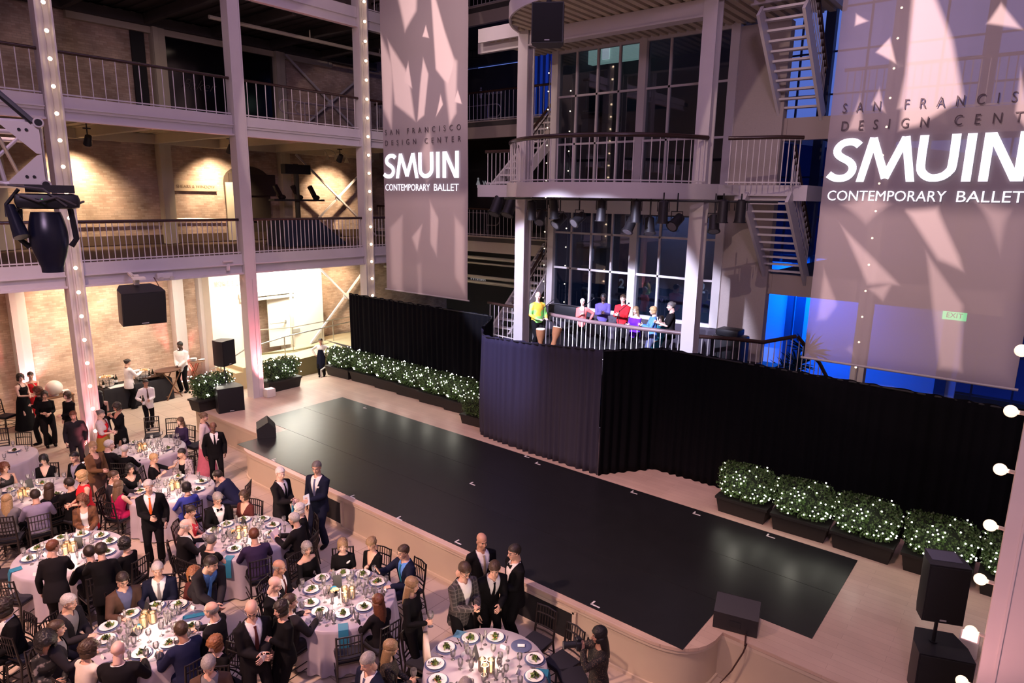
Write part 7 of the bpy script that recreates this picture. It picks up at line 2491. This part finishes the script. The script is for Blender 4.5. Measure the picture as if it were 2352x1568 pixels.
pi = 0
for k, L in PLATES.items():
    c = Vector((*TC[k], 0))
    guests = [p for p in PEOPLE if p.get('table') == k]
    for (px, py) in L:
        q = PZ(px, py, TZ + .02)
        v = Vector((q.x - c.x, q.y - c.y, 0))
        if v.length > TR - .15: v = v.normalized() * (TR - .15)
        if v.length < .45: v = v.normalized() * .45
        q = c + v
        # keep plates apart
        for (o_, r_) in OCC[k]:
            dd = Vector((q.x - o_.x, q.y - o_.y, 0))
            if dd.length < .285 and r_ > .1:
                q = q + dd.normalized() * (.285 - dd.length)
                v = q - c; v.z = 0
                if v.length > TR - .15: q = c + v.normalized() * (TR - .15)
        ang = math.atan2(q.y - c.y, q.x - c.x)
        OCC[k].append((Vector((q.x, q.y, 0)), .15))
        gs = sorted(guests, key=lambda p: (p['loc'] - q).length)
        alts = []
        cand = []
        for g in gs[:3]: cand.append(keyof(g))
        where = []
        if gs and (gs[0]['loc'] - q).length < .85: where.append('before ' + cand[0])
        if len(cand) > 1: where += ['between %s and %s' % (cand[0], ' '.join(cand[1].split()[:5]))]
        if cand: where += ['at the empty place near ' + cand[0], 'at the next place from ' + cand[0], 'second over from ' + cand[0]]
        else: where += ['on ' + TD[k]]
        wsel = where[0]
        for wq in where:
            if ('plate', wq) not in used_labels:
                wsel = wq; break
        used_labels.add(('plate', wsel))
        def short(s_): return ' '.join(s_.split()[:16])
        pl_ = put('plate', plate_me, china, None, (q.x, q.y, TZ + .0125)); tag(pl_, short('white plate ' + wsel), 'plate', 'white salad plates')
        ch = put('charger_plate', charger_me, charger_m, None, (q.x, q.y, TZ + .001)); tag(ch, short('blue glass charger ' + wsel), 'plate', 'blue glass chargers')
        sl = put('salad', SAL[pi % 4], salad_g, None, (q.x, q.y, TZ + .0125)); sl.rotation_euler = (0, 0, pi * 1.7); tag(sl, short('green salad ' + wsel), 'salad', 'green salads')
        rz = ang + PI / 2
        for sd, me_, nm_ in ((-1, fork_me, 'fork'), (1, knife_me, 'knife')):
            o = put(nm_, me_, silver, None, (q.x + sd * .165 * math.cos(rz), q.y + sd * .165 * math.sin(rz), TZ + .001)); o.rotation_euler = (0, 0, rz)
            tag(o, 'shiny %s beside a salad plate on %s' % (nm_, TD[k]), 'cutlery', 'cutlery on ' + TD[k])
        pi += 1
# empty chargers with a napkin or card
for (px, py, k, lab) in ((445, 1414, 1, 'blue glass charger with folded teal napkin before the balding grey man'), (1197, 1483, 3, 'blue glass charger with a white card at the half-empty table')):
    q = PZ(px, py, TZ + .01)
    v = Vector((q.x - TC[k][0], q.y - TC[k][1], 0))
    if v.length > TR - .17: q = Vector((*TC[k], 0)) + v.normalized() * (TR - .17)
    OCC[k].append((Vector((q.x, q.y, 0)), .15))
    ch = put('charger_plate', charger_me, charger_m, None, (q.x, q.y, TZ + .001)); tag(ch, lab, 'plate', 'blue glass chargers')
    if k == 1:
        b = MB(); b.box((0, 0, .008), (.30, .085, .012), bev=.004); b.add([(-.03, 0, .016), (0.0, -.03, .02), (.03, 0, .016), (0, .04, .03)], [(0, 1, 2, 3)])
        solo('folded_napkin', b, teal_nap, 'teal napkin folded across the empty charger', 'napkin', loc=(q.x, q.y, TZ + .006), rotz=-.5)
    else:
        b = MB(); b.box((0, 0, .02), (.10, .06, .004)); solo('place_card', b, paper, 'white card lying on the empty blue charger', 'card', loc=(q.x, q.y, TZ + .0), rotz=-.9)

# candles, number cards, glasses
CEN = {1: (338, 1425), 2: (797, 1368), 3: (1115, 1537), 4: (553, 1226), 5: (158, 1262), 6: (400, 1117), 7: (325, 1030), 9: (55, 1135)}
CARD = {1: (332, 1407), 2: (776, 1343), 3: (1098, 1506), 4: (567, 1203), 5: (184, 1247), 6: (412, 1112), 7: (332, 1010), 9: (70, 1116)}
b = MB(); b.lathe([(.030, 0), (.036, .004), (.036, .13), (.033, .13), (.033, .01), (.0001, .008)], 24, cap1=False)
for i in range(24):
    a = 2 * PI * i / 24
    b.tube([(.0365 * math.cos(a), .0365 * math.sin(a), .01), (.0365 * math.cos(a), .0365 * math.sin(a), .125)], .003, 4)
vg_me = b.mesh('votive', 40); vg_me.materials.append(glass_mat('ribbed_glass', (1.0, .90, .78), .14, .1, 1.5))
b = MB(); b.lathe([(.027, .01), (.028, .07), (.020, .088), (.0001, .09)], 16, cap1=False); cw_me = b.mesh('candle', 60); cw_me.materials.append(votive_m)
b = MB(); b.add([(-.065, 0, 0), (.065, 0, 0), (.065, -.05, .20), (-.065, -.05, .20), (-.065, -.10, 0), (.065, -.10, 0), (.065, -.055, .205), (-.065, -.055, .205), ], [(0, 1, 2, 3), (5, 4, 7, 6), (3, 2, 6, 7)])
card_me = b.mesh('number_card', None); card_me.materials.append(dark)
for k, (px, py) in CEN.items():
    q = PZ(px, py, TZ + .05)
    v0 = None
    for i, (dx, dy) in enumerate(((0, .06), (-.065, -.045), (.065, -.04))):
        lab = 'ribbed glass votive candle in the middle of ' + TD[k]
        t = thing('votive_candle', lab, 'candle', (q.x + dx, q.y + dy, TZ), 0, 'votives on ' + TD[k])
        t.scale = (1.4, 1.4, 1.4)
        put('glass', vg_me, [], t); put('candle', cw_me, votive_m, t)
        OCC[k].append((Vector((q.x + dx, q.y + dy, 0)), .06))
    px, py = CARD[k]
    q2 = PZ(px, py, TZ + .06)
    o = put('number_card', card_me, dark, None, (q2.x, q2.y, TZ)); o.rotation_euler = (0, 0, .6 + k)
    tag(o, 'black standing number card on ' + TD[k], 'card', 'black number cards')
    OCC[k].append((Vector((q2.x, q2.y, 0)), .075))

b = MB(); b.lathe([(.033, 0), (.030, .004), (.006, .010), (.0045, .04), (.0045, .085), (.014, .095), (.034, .125), (.040, .155), (.036, .195), (.0345, .195), (.038, .155), (.032, .128), (.008, .100), (.0001, .098)], 18, cap1=False)
wine_me = b.mesh('wine_glass', 60); wine_me.materials.append(clear)
b = MB(); b.lathe([(.031, 0), (.010, .012), (.010, .03), (.028, .045), (.037, .08), (.037, .14), (.0355, .14), (.0355, .08), (.026, .048), (.0001, .04)], 18, cap1=False)
goblet_me = b.mesh('water_goblet', 60); goblet_me.materials.append(clear)
b = MB(); b.lathe([(.030, 0), (.004, .008), (.004, .09), (.018, .12), (.022, .19), (.020, .22), (.019, .22), (.021, .19), (.016, .122), (.0001, .10)], 14, cap1=False)
flute_me = b.mesh('champagne_flute', 60); flute_me.materials.append(clear)
b = MB(); b.lathe([(.0001, .100), (.030, .127), (.0365, .148), (.0001, .149)], 16, cap0=False); wfill_me = b.mesh('wine', 60); wfill_me.materials.append(wine_red)
NG = {1: 44, 2: 44, 3: 26, 4: 36, 5: 30, 6: 28, 7: 40, 8: 8, 9: 24}
for k, n in NG.items():
    rnd = random.Random(100 + k)
    c = Vector((*TC[k], 0))
    got = 0; tries = 0
    while got < n and tries < 4000:
        tries += 1
        a = rnd.uniform(0, 2 * PI); r = rnd.uniform(.16, .60) if rnd.random() < .8 else rnd.uniform(.6, .76)
        q = c + Vector((r * math.cos(a), r * math.sin(a), 0))
        if any((q - o_).length < r_ + .040 for o_, r_ in OCC[k]): continue
        OCC[k].append((q, .042))
        kind = rnd.choice(('w', 'w', 'g', 'g', 'f'))
        if kind == 'w':
            full = rnd.random() < .16
            o = put('wine_glass', wine_me, clear, None, (q.x, q.y, TZ))
            tag(o, ('stemmed glass of red wine on ' if full else 'clear stemmed wine glass on ') + TD[k], 'glass', ('filled wine glasses on ' if full else 'wine glasses on ') + TD[k])
            if full: put('wine', wfill_me, wine_red, o)
        elif kind == 'g': tag(put('water_goblet', goblet_me, clear, None, (q.x, q.y, TZ)), 'short clear water goblet on ' + TD[k], 'glass', 'water goblets on ' + TD[k])
        else: tag(put('champagne_flute', flute_me, clear, None, (q.x, q.y, TZ)), 'slim clear champagne flute on ' + TD[k], 'glass', 'flutes on ' + TD[k])
        got += 1
    # small white place cards and butter dishes
    for i in range(4 if k in (1, 2, 3, 4, 5, 6) else 2):
        for _ in range(200):
            a = rnd.uniform(0, 2 * PI); r = rnd.uniform(.35, .70)
            q = c + Vector((r * math.cos(a), r * math.sin(a), 0))
            if all((q - o_).length > r_ + .05 for o_, r_ in OCC[k]):
                OCC[k].append((q, .05))
                b = MB(); b.add([(-.045, -.02, 0), (.045, -.02, 0), (.045, 0, .05), (-.045, 0, .05), (.045, .02, 0), (-.045, .02, 0)], [(0, 1, 2, 3), (3, 2, 4, 5)])
                solo('place_card', b, paper, 'small white folded place card on ' + TD[k], 'card', 'place cards on ' + TD[k], loc=(q.x, q.y, TZ), rotz=a + PI / 2, smooth=None)
                break
# bread baskets
for (px, py, k, lab) in ((312, 1447, 1, 'bread basket with blue napkin beside the centre candles, table of striped-tie man'), (766, 1358, 2, 'bread basket on the table with the hand-raising man'), (530, 1223, 4, 'small bread basket on the bow-tied man\'s table')):
    q = PZ(px, py, TZ + .05)
    t = thing('bread_basket', lab, 'basket', (q.x, q.y, TZ), .5)
    b = MB(); b.lathe([(.07, 0), (.095, .06), (.10, .065), (.09, .06), (.068, .006), (.0001, .006)], 20, cap1=False); part(t, 'bowl', b, dark)
    b = MB(); b.ell((.06, .03, .065), (.07, .05, .02), 10, 6); part(t, 'napkin', b, teal_nap)
    for i in range(3):
        b = MB(); b.ell((-.03 + .035 * i, -.02 + .02 * (i % 2), .08), (.05, .035, .026), 12, 8, M=Matrix.Rotation(i * .9, 4, 'Z'))
        solo('bread_roll', b, bread_m, 'golden bread roll in the %s' % lab.split(' on ')[0].split(' beside')[0] if False else 'golden bread roll in the basket, ' + TD[k], 'bread', 'bread rolls on ' + TD[k], loc=(q.x, q.y, TZ), smooth=80)
# teal napkins hanging over the edges
for (px, py, k, lab) in ((788, 1440, 2, 'teal napkin hanging over the cloth above the empty chair'), (539, 1276, 4, 'teal napkin hanging below the plate beside the woman with salt-and-pepper hair'), (62, 1312, 5, 'teal napkin hanging at the near edge of the quilted-jacket woman\'s table'), (1255, 1560, 3, 'teal napkin hanging beside the empty chairs near the photographer')):
    q = PZ(px, py, .66)
    v = Vector((q.x - TC[k][0], q.y - TC[k][1], 0)).normalized()
    ang = math.atan2(v.y, v.x)
    b = MB()
    b.loft([[Vector((r, w_ * y, z)) for y in (-1, -.3, .3, 1)] + [Vector((r - .012, w_ * y, z)) for y in (1, .3, -.3, -1)] for r, w_, z in ((TR - .14, .07, TZ + .012), (TR + .015, .07, TZ + .010), (TR + .040, .072, TZ - .06), (TR + .058, .072, TZ - .30))])
    solo('hanging_napkin', b, teal_nap, lab, 'napkin', loc=(TC[k][0], TC[k][1], 0), rotz=ang)
# programs on the half-empty table
for (px, py, z, lab, rz) in ((1062, 1458, TZ, 'teal program booklet under the plate edge at the half-empty table', .4),):
    q = PZ(px, py, z)
    b = MB(); b.box((0, 0, .004), (.16, .23, .006)); solo('program', b, mat('program_cover', (.10, .25, .40), .5), lab, 'booklet', loc=(q.x, q.y, z), rotz=rz)

# ------------------------------------------------------------------ held things
for p in PEOPLE:
    if p.get('hold'):
        hp_ = p['hw'][-1 if p['hold'] == 'L' else 1]
        o = put('wine_glass', wine_me, clear, None, hp_ + Vector((0, 0, -.07)))
        tag(o, ' '.join(('wine glass held by ' + (p['key'] or 'the ' + p['label'])).split()[:14]), 'glass')
        o.scale = (1.15,) * 3
    if p.get('cup'):
        q = (p['hw'][-1] + p['hw'][1]) / 2
        b = MB(); b.lathe([(.03, 0), (.042, .10), (.040, .10), (.029, .006), (.0001, .006)], 16, cap1=False)
        solo('paper_cup', b, paper, 'white cup in the hands of the standing bald man', 'cup', loc=q + Vector((0, 0, -.03)), smooth=60)
    if p.get('phone'):
        q = (p['hw'][-1] + p['hw'][1]) / 2
        b = MB(); b.box((0, 0, 0), (.075, .15, .009), bev=.004)
        o = solo('phone', b, black_plastic, 'dark phone in the hands of the man in plaid', 'phone', loc=q, rotz=p['rz'])
        o.rotation_euler = (.5, 0, p['rz'])
    if p.get('program'):
        q = p['hw'][-1] + Vector((0, 0, .02))
        b = MB(); b.box((0, 0, 0), (.15, .012, .21)); o = solo('program', b, mat('program_pale', (.45, .52, .62), .5), 'pale program held by the man in navy beside the stage', 'booklet', loc=q); o.rotation_euler = (.5, .5, p['rz'])
    if p.get('booklet'):
        q = (p['hw'][-1] + p['hw'][1]) / 2 + Vector((0, 0, .06))
        b = MB(); b.box((-.07, 0, 0), (.14, .008, .20), rz=.25); b.box((.07, 0, 0), (.14, .008, .20), rz=-.25); o = solo('booklet', b, mat('booklet_pink', (.75, .62, .62), .6), 'open pale booklet held by the seated grey-haired man', 'booklet', loc=q); o.rotation_euler = (-.6, 0, p['rz'])
    if p.get('napkin'):
        q = (p['hw'][-1] + p['hw'][1]) / 2
        b = MB(); b.loft([[Vector((-.03, -.02, .03)), Vector((.03, -.02, .03)), Vector((.03, .02, .03)), Vector((-.03, .02, .03))], [Vector((-.05, -.03, -.32)), Vector((.07, -.02, -.34)), Vector((.06, .02, -.33)), Vector((-.05, .02, -.30))]])
        solo('cloth_napkin', b, teal_nap, 'teal napkin hanging from the white-haired standing man\'s hands', 'napkin', loc=q, rotz=p['rz'])
    if p.get('camera'):
        q = (p['hw'][-1] + p['hw'][1]) / 2 + p['fv'] * .04
        t = thing('camera', 'black camera raised by the long-haired photographer', 'camera', q, p['rz'])
        b = MB(); b.box((0, 0, 0), (.15, .07, .11), bev=.015); b.box((0, -.01, .07), (.06, .06, .04), bev=.01); part(t, 'camera_body', b, black_plastic)
        b = MB(); b.tube([(0, .03, 0), (0, .16, 0)], .042, 16); b.tube([(0, .16, 0), (0, .19, 0)], .050, 16); part(t, 'lens', b, black_plastic)
    if p['outfit'][0] == 'waiter':
        q = p['hw'][1]
        b = MB(); b.lathe([(.038, -.14), (.039, .04), (.030, .08), (.014, .12), (.014, .18), (.0001, .18)], 16, cap1=False)
        t = solo('wine_bottle', b, mat('bottle_dark', (.012, .014, .008), .12), 'dark wine bottle carried by the waiter', 'bottle', loc=q, smooth=60)
        b = MB(); b.lathe([(.0395, -.10), (.0395, .0)], 16, cap0=False, cap1=False); part(t, 'paper_label', b, paper)
    if p['outfit'][0] == 'top' and p['outfit'][1] == 'greenyellow':
        for i, (dx, lab) in enumerate(((-.03, 'upright hand drum standing in front of the drummer'), (.30, 'tilted hand drum leaning beside the upright one'))):
            q = p['loc'] + p['fv'] * .28 + Vector((cR.x, cR.y, 0)) * dx
            t = thing('hand_drum', lab, 'drum', (q.x, q.y, ZF + (.06 if i else 0)), p['rz'])
            b = MB(); b.lathe([(.11, 0), (.095, .22), (.085, .33), (.15, .48), (.175, .62), (.17, .66)], 20); part(t, 'shell', b, cloth('drum'))
            b = MB(); b.lathe([(.172, .655), (.160, .675), (.0001, .678)], 20, cap1=False); part(t, 'skin', b, mat('drum_skin', (.75, .62, .50), .7))
            t.scale = (.78, .78, 1.1)
            if i: t.rotation_euler = (.10, -.30, p['rz'])

# bandstand equipment
mic_m = black_plastic
for (px, X, lab) in ((1248, 15.0, 'thin microphone stand beside the drummer'), (1420, 15.9, 'microphone stand behind the railing before the red-shirt singer'), (1340, 16.0, 'microphone stand beside the singer in coral')):
    q = PX(px, 760, X)
    t = thing('microphone_stand', lab, 'stand', (X, q.y, ZF))
    b = MB(); b.tube([(0, 0, 0), (0, 0, 1.35)], .011, 6); part(t, 'pole', b, mic_m)
    b = MB()
    for a in (0, 2.1, 4.2): b.tube([(0, 0, .12), (.28 * math.cos(a), .28 * math.sin(a), 0.01)], .009, 5)
    part(t, 'base', b, mic_m)
    b = MB(); b.tube([(0, 0, 1.32), (.3, -.1, 1.52)], .010, 6); b.ell((.32, -.11, 1.53), (.028, .028, .028), 10, 6); part(t, 'boom', b, mic_m)
t = thing('covered_keyboard', 'dark covered instrument behind the railing beside the drummer', 'instrument', (17.0, 11.7, ZF))
b = MB(); b.box((0, 0, .70), (.5, 1.5, .18), bev=.04); b.box((.1, 0, .92), (.25, 1.2, .3), bev=.05); part(t, 'body', b, black_plastic)
b = MB(); b.bar((0, -.6, 0), (0, .6, .62), .05, .05); b.bar((0, .6, 0), (0, -.6, .62), .05, .05); part(t, 'stand', b, black_plastic)
t = thing('covered_equipment', 'dark equipment stack by the right tower column behind the low rail', 'equipment', (16.9, 6.3, ZF))
b = MB(); b.box((0, 0, .45), (.7, .8, .9), bev=.06); part(t, 'case', b, black_plastic)
b = MB(); b.box((-.05, 0, 1.0), (.5, .6, .18), bev=.05); part(t, 'lid', b, black_plastic)

# ------------------------------------------------------------------ service bar by the brick wall
a_, c_ = PZ(216, 885, TZ), PZ(392, 866, TZ)
bx, by_ = (a_.x + c_.x) / 2, 23.25
Lb = c_.x - a_.x
bt_ = thing('service_table', 'long service table under black cloth by the brick wall', 'table', (bx, by_, 0))
b = MB(); b.box((0, 0, .72), (Lb - .1, .66, .05)); part(bt_, 'tabletop', b, chair_m)
for sx_ in (-1, 1):
    for sy_ in (-1, 1):
        b = MB(); b.tube([(sx_ * (Lb / 2 - .15), sy_ * .26, .7), (sx_ * (Lb / 2 - .15), sy_ * .26, 0)], .02, 6); part(bt_, 'leg', b, steel)
rings = []
for (g, z, am) in ((-.5, TZ, 0), (0.0, TZ, 0), (.006, TZ - .01, .002), (.015, TZ - .2, .010), (.03, .03, .022)):
    ring = []
    hx, hy = Lb / 2 + g * .5 if g < 0 else Lb / 2 + g, (.36 + g if g >= 0 else .1)
    if g < 0: hx = Lb / 2 - .3
    N_ = 120
    for q in range(N_):
        f_ = q / N_ * 4
        i_ = int(f_); u_ = (f_ - i_) * 2 - 1
        x_, y_ = [(u_ * hx, -hy), (hx, u_ * hy), (-u_ * hx, hy), (-hx, -u_ * hy)][i_]
        ring.append(Vector((x_ + am * math.sin(q * 1.9), y_ + am * math.sin(q * 1.9), z)))
    rings.append(ring)
b = MB(); b.loft(rings, caps=False)
b.add([(-(Lb / 2 - .3), -.1, TZ), ((Lb / 2 - .3), -.1, TZ), ((Lb / 2 - .3), .1, TZ), (-(Lb / 2 - .3), .1, TZ)], [(0, 1, 2, 3)])
solo('tablecloth', b, mat('black_linen', (.012, .012, .016), .8), 'black cloth draped over the long service table', 'tablecloth', loc=(bx, by_, 0), smooth=60)
tray_m = mat('tray_white', (.72, .66, .58), .5)
for (px, lab) in ((244, 'three-tier wire stand of white trays beside the string-lit column'), (330, 'three-tier wire stand of white trays behind the bar server')):
    q = PY(px, 866, 23.3)
    t = thing('tiered_stand', lab, 'stand', (q.x, 23.3, TZ))
    for i in range(3):
        b = MB(); b.lathe([(.19, 0), (.21, .03), (.20, .03), (.18, .008), (.0001, .008)], 20, (0, 0, .04 + .13 * i), cap1=False); part(t, 'tray', b, tray_m)
    b = MB()
    for a in (0, 1.57, 3.14, 4.71): b.tube([(.215 * math.cos(a), .215 * math.sin(a), 0), (.215 * math.cos(a), .215 * math.sin(a), .36)], .008, 5)
    part(t, 'wire_frame', b, dark)
    b = MB()
    rnd = random.Random(px)
    for i in range(14): b.ell((rnd.uniform(-.12, .12), rnd.uniform(-.12, .12), .335), (.035, .03, .025), 8, 5)
    solo('pastries', b, bread_m, 'pastries heaped on the top tray of the ' + lab.split(' beside')[0].split(' behind')[0] + (' by the column' if px == 244 else ' behind the server'), 'food', loc=(q.x, 23.3, TZ), kind='stuff')
bm_ = mat('bottle_dark', (.012, .014, .008), .12)
b = MB(); b.lathe([(.038, 0), (.039, .18), (.030, .22), (.014, .26), (.014, .31), (.0001, .31)], 14, cap1=False); bot_me = b.mesh('wine_bottle', 60); bot_me.materials.append(bm_)
b = MB(); b.lathe([(.040, .05), (.040, .14)], 14, cap0=False, cap1=False); lab_me = b.mesh('paper_label', 60); lab_me.materials.append(paper)
for i, (dx, dy) in enumerate(((-.62, .18), (-.55, .2), (-.48, .17), (.15, -.05), (.22, .1), (.45, -.1), (-1.0, -.2), (.62, .05))):
    o = put('wine_bottle', bot_me, bm_, None, (bx + dx, by_ + dy, TZ)); tag(o, 'dark wine bottle standing on the black service table', 'bottle', 'bottles on the service table')
    put('paper_label', lab_me, paper, o)
for i in range(12):
    o = put('wine_glass', wine_me, clear, None, (bx + .05 + (i % 4) * .09, by_ - .22 + (i // 4) * .09, TZ)); tag(o, 'empty wine glass in the block on the black service table', 'glass', 'glasses on the service table')
for i in range(6):
    o = put('champagne_flute', flute_me, clear, None, (bx - .86 + (i % 3) * .08, by_ - .06 + (i // 3) * .09, TZ)); tag(o, 'slim empty flute grouped on the black service table', 'glass', 'flutes on the service table')
b = MB(); b.box((0, 0, .006), (.62, .34, .01)); solo('white_tray_cloth', b, paper, 'white cloth laid flat on the black service table', 'cloth', loc=(bx - .55, by_ - .18, TZ + .001))
# folding tray stands
wood_br = mat('folding_wood', (.20, .10, .055), .5, var=.2, scale=8)
for (px, py, X_, hgt, lab) in ((345, 862, None, .86, 'oval serving tray on crossed folding legs in front of the service table'), (386, 850, None, .98, 'higher oval tray on folding wooden legs beside the waiting server')):
    q = PZ(px, py, hgt)
    t = thing('tray_stand', lab, 'stand', (q.x, min(q.y, 23.4), 0), .2)
    for s in (-1, 1):
        for y_ in (-.22, .22):
            b = MB(); b.bar((s * .30, y_ + .02 * s, 0), (-s * .30, y_ + .02 * s, hgt - .04), .04, .025); part(t, 'leg', b, wood_br)
    b = MB()
    for s in (-1, 1): b.bar((s * .30, -.24, hgt - .03), (s * .30, .24, hgt - .03), .03, .03)
    b.bar((-.24, -.22, .12), (-.24, .22, .12), .03, .03); b.bar((.24, -.22, .12), (.24, .22, .12), .03, .03)
    part(t, 'crossbar', b, wood_br)
    b = MB(); b.lathe([(.0001, 0), (.40, 0), (.44, .03), (.45, .03), (.41, -.012), (.0001, -.012)], 32, (0, 0, hgt), M=Matrix.Diagonal((1.05, .78, 1, 1)), cap0=False)
    solo('serving_tray', b, mat('brown_tray', (.12, .06, .04), .6), 'large brown oval tray lying on the %s folding stand' % ('lower' if hgt < .9 else 'higher'), 'tray', loc=(q.x, min(q.y, 23.4), 0), rotz=.2)
q = PZ(452, 826, 1.0)
t = thing('cocktail_table', 'small tall folding table with stacked plates behind the waiting server', 'table', (q.x - .1, 23.7, 0))
b = MB(); b.lathe([(.34, .97), (.35, .985), (.34, 1.0)], 28); part(t, 'top', b, wood_br)
for s in (-1, 1):
    b = MB(); b.bar((s * .24, -.05 * s, 0), (-s * .2, -.05 * s, .97), .04, .03); part(t, 'leg', b, wood_br)
    b = MB(); b.bar((s * .24, .2, 0), (-s * .2, .2, .97), .04, .03); part(t, 'leg', b, wood_br)
for i in range(7): tag(put('plate', plate_me, china, None, (q.x - .16, 23.66, 1.0 + i * .014)), 'white plate in the stack on the tall folding table', 'plate', 'stacked plates')
tag(put('plate', plate_me, china, None, (q.x + .12, 23.62, 1.0)), 'single white plate beside the stack on the tall folding table', 'plate')
# small table with globe behind the chatting women
q = PY(131, 905, 23.0)
t = thing('side_table', 'small wooden side table behind the women chatting in black', 'table', (q.x, 23.2, 0))
b = MB(); b.box((0, 0, .78), (.9, .5, .04)); part(t, 'top', b, wood_br)
for sx_ in (-1, 1):
    for sy_ in (-1, 1): b = MB(); b.bar((sx_ * .4, sy_ * .2, 0), (sx_ * .4, sy_ * .2, .76), .05, .05); part(t, 'leg', b, wood_br)
b = MB(); b.ell((0, 0, .24), (.23, .23, .23), 24, 16); b.lathe([(.10, 0), (.08, .03)], 16)
solo('white_globe', b, mat('globe_white', (.75, .72, .66), .35), 'round white globe on the side table behind the women in black', 'globe', loc=(q.x, 23.2, .80), smooth=80)
b = MB(); b.box((-.3, .1, .03), (.2, .15, .06)); b.box((.3, .05, .05), (.18, .18, .1)); solo('paper_stack', b, paper, 'papers lying on the side table beside the white globe', 'paper', loc=(q.x, 23.2, .80))
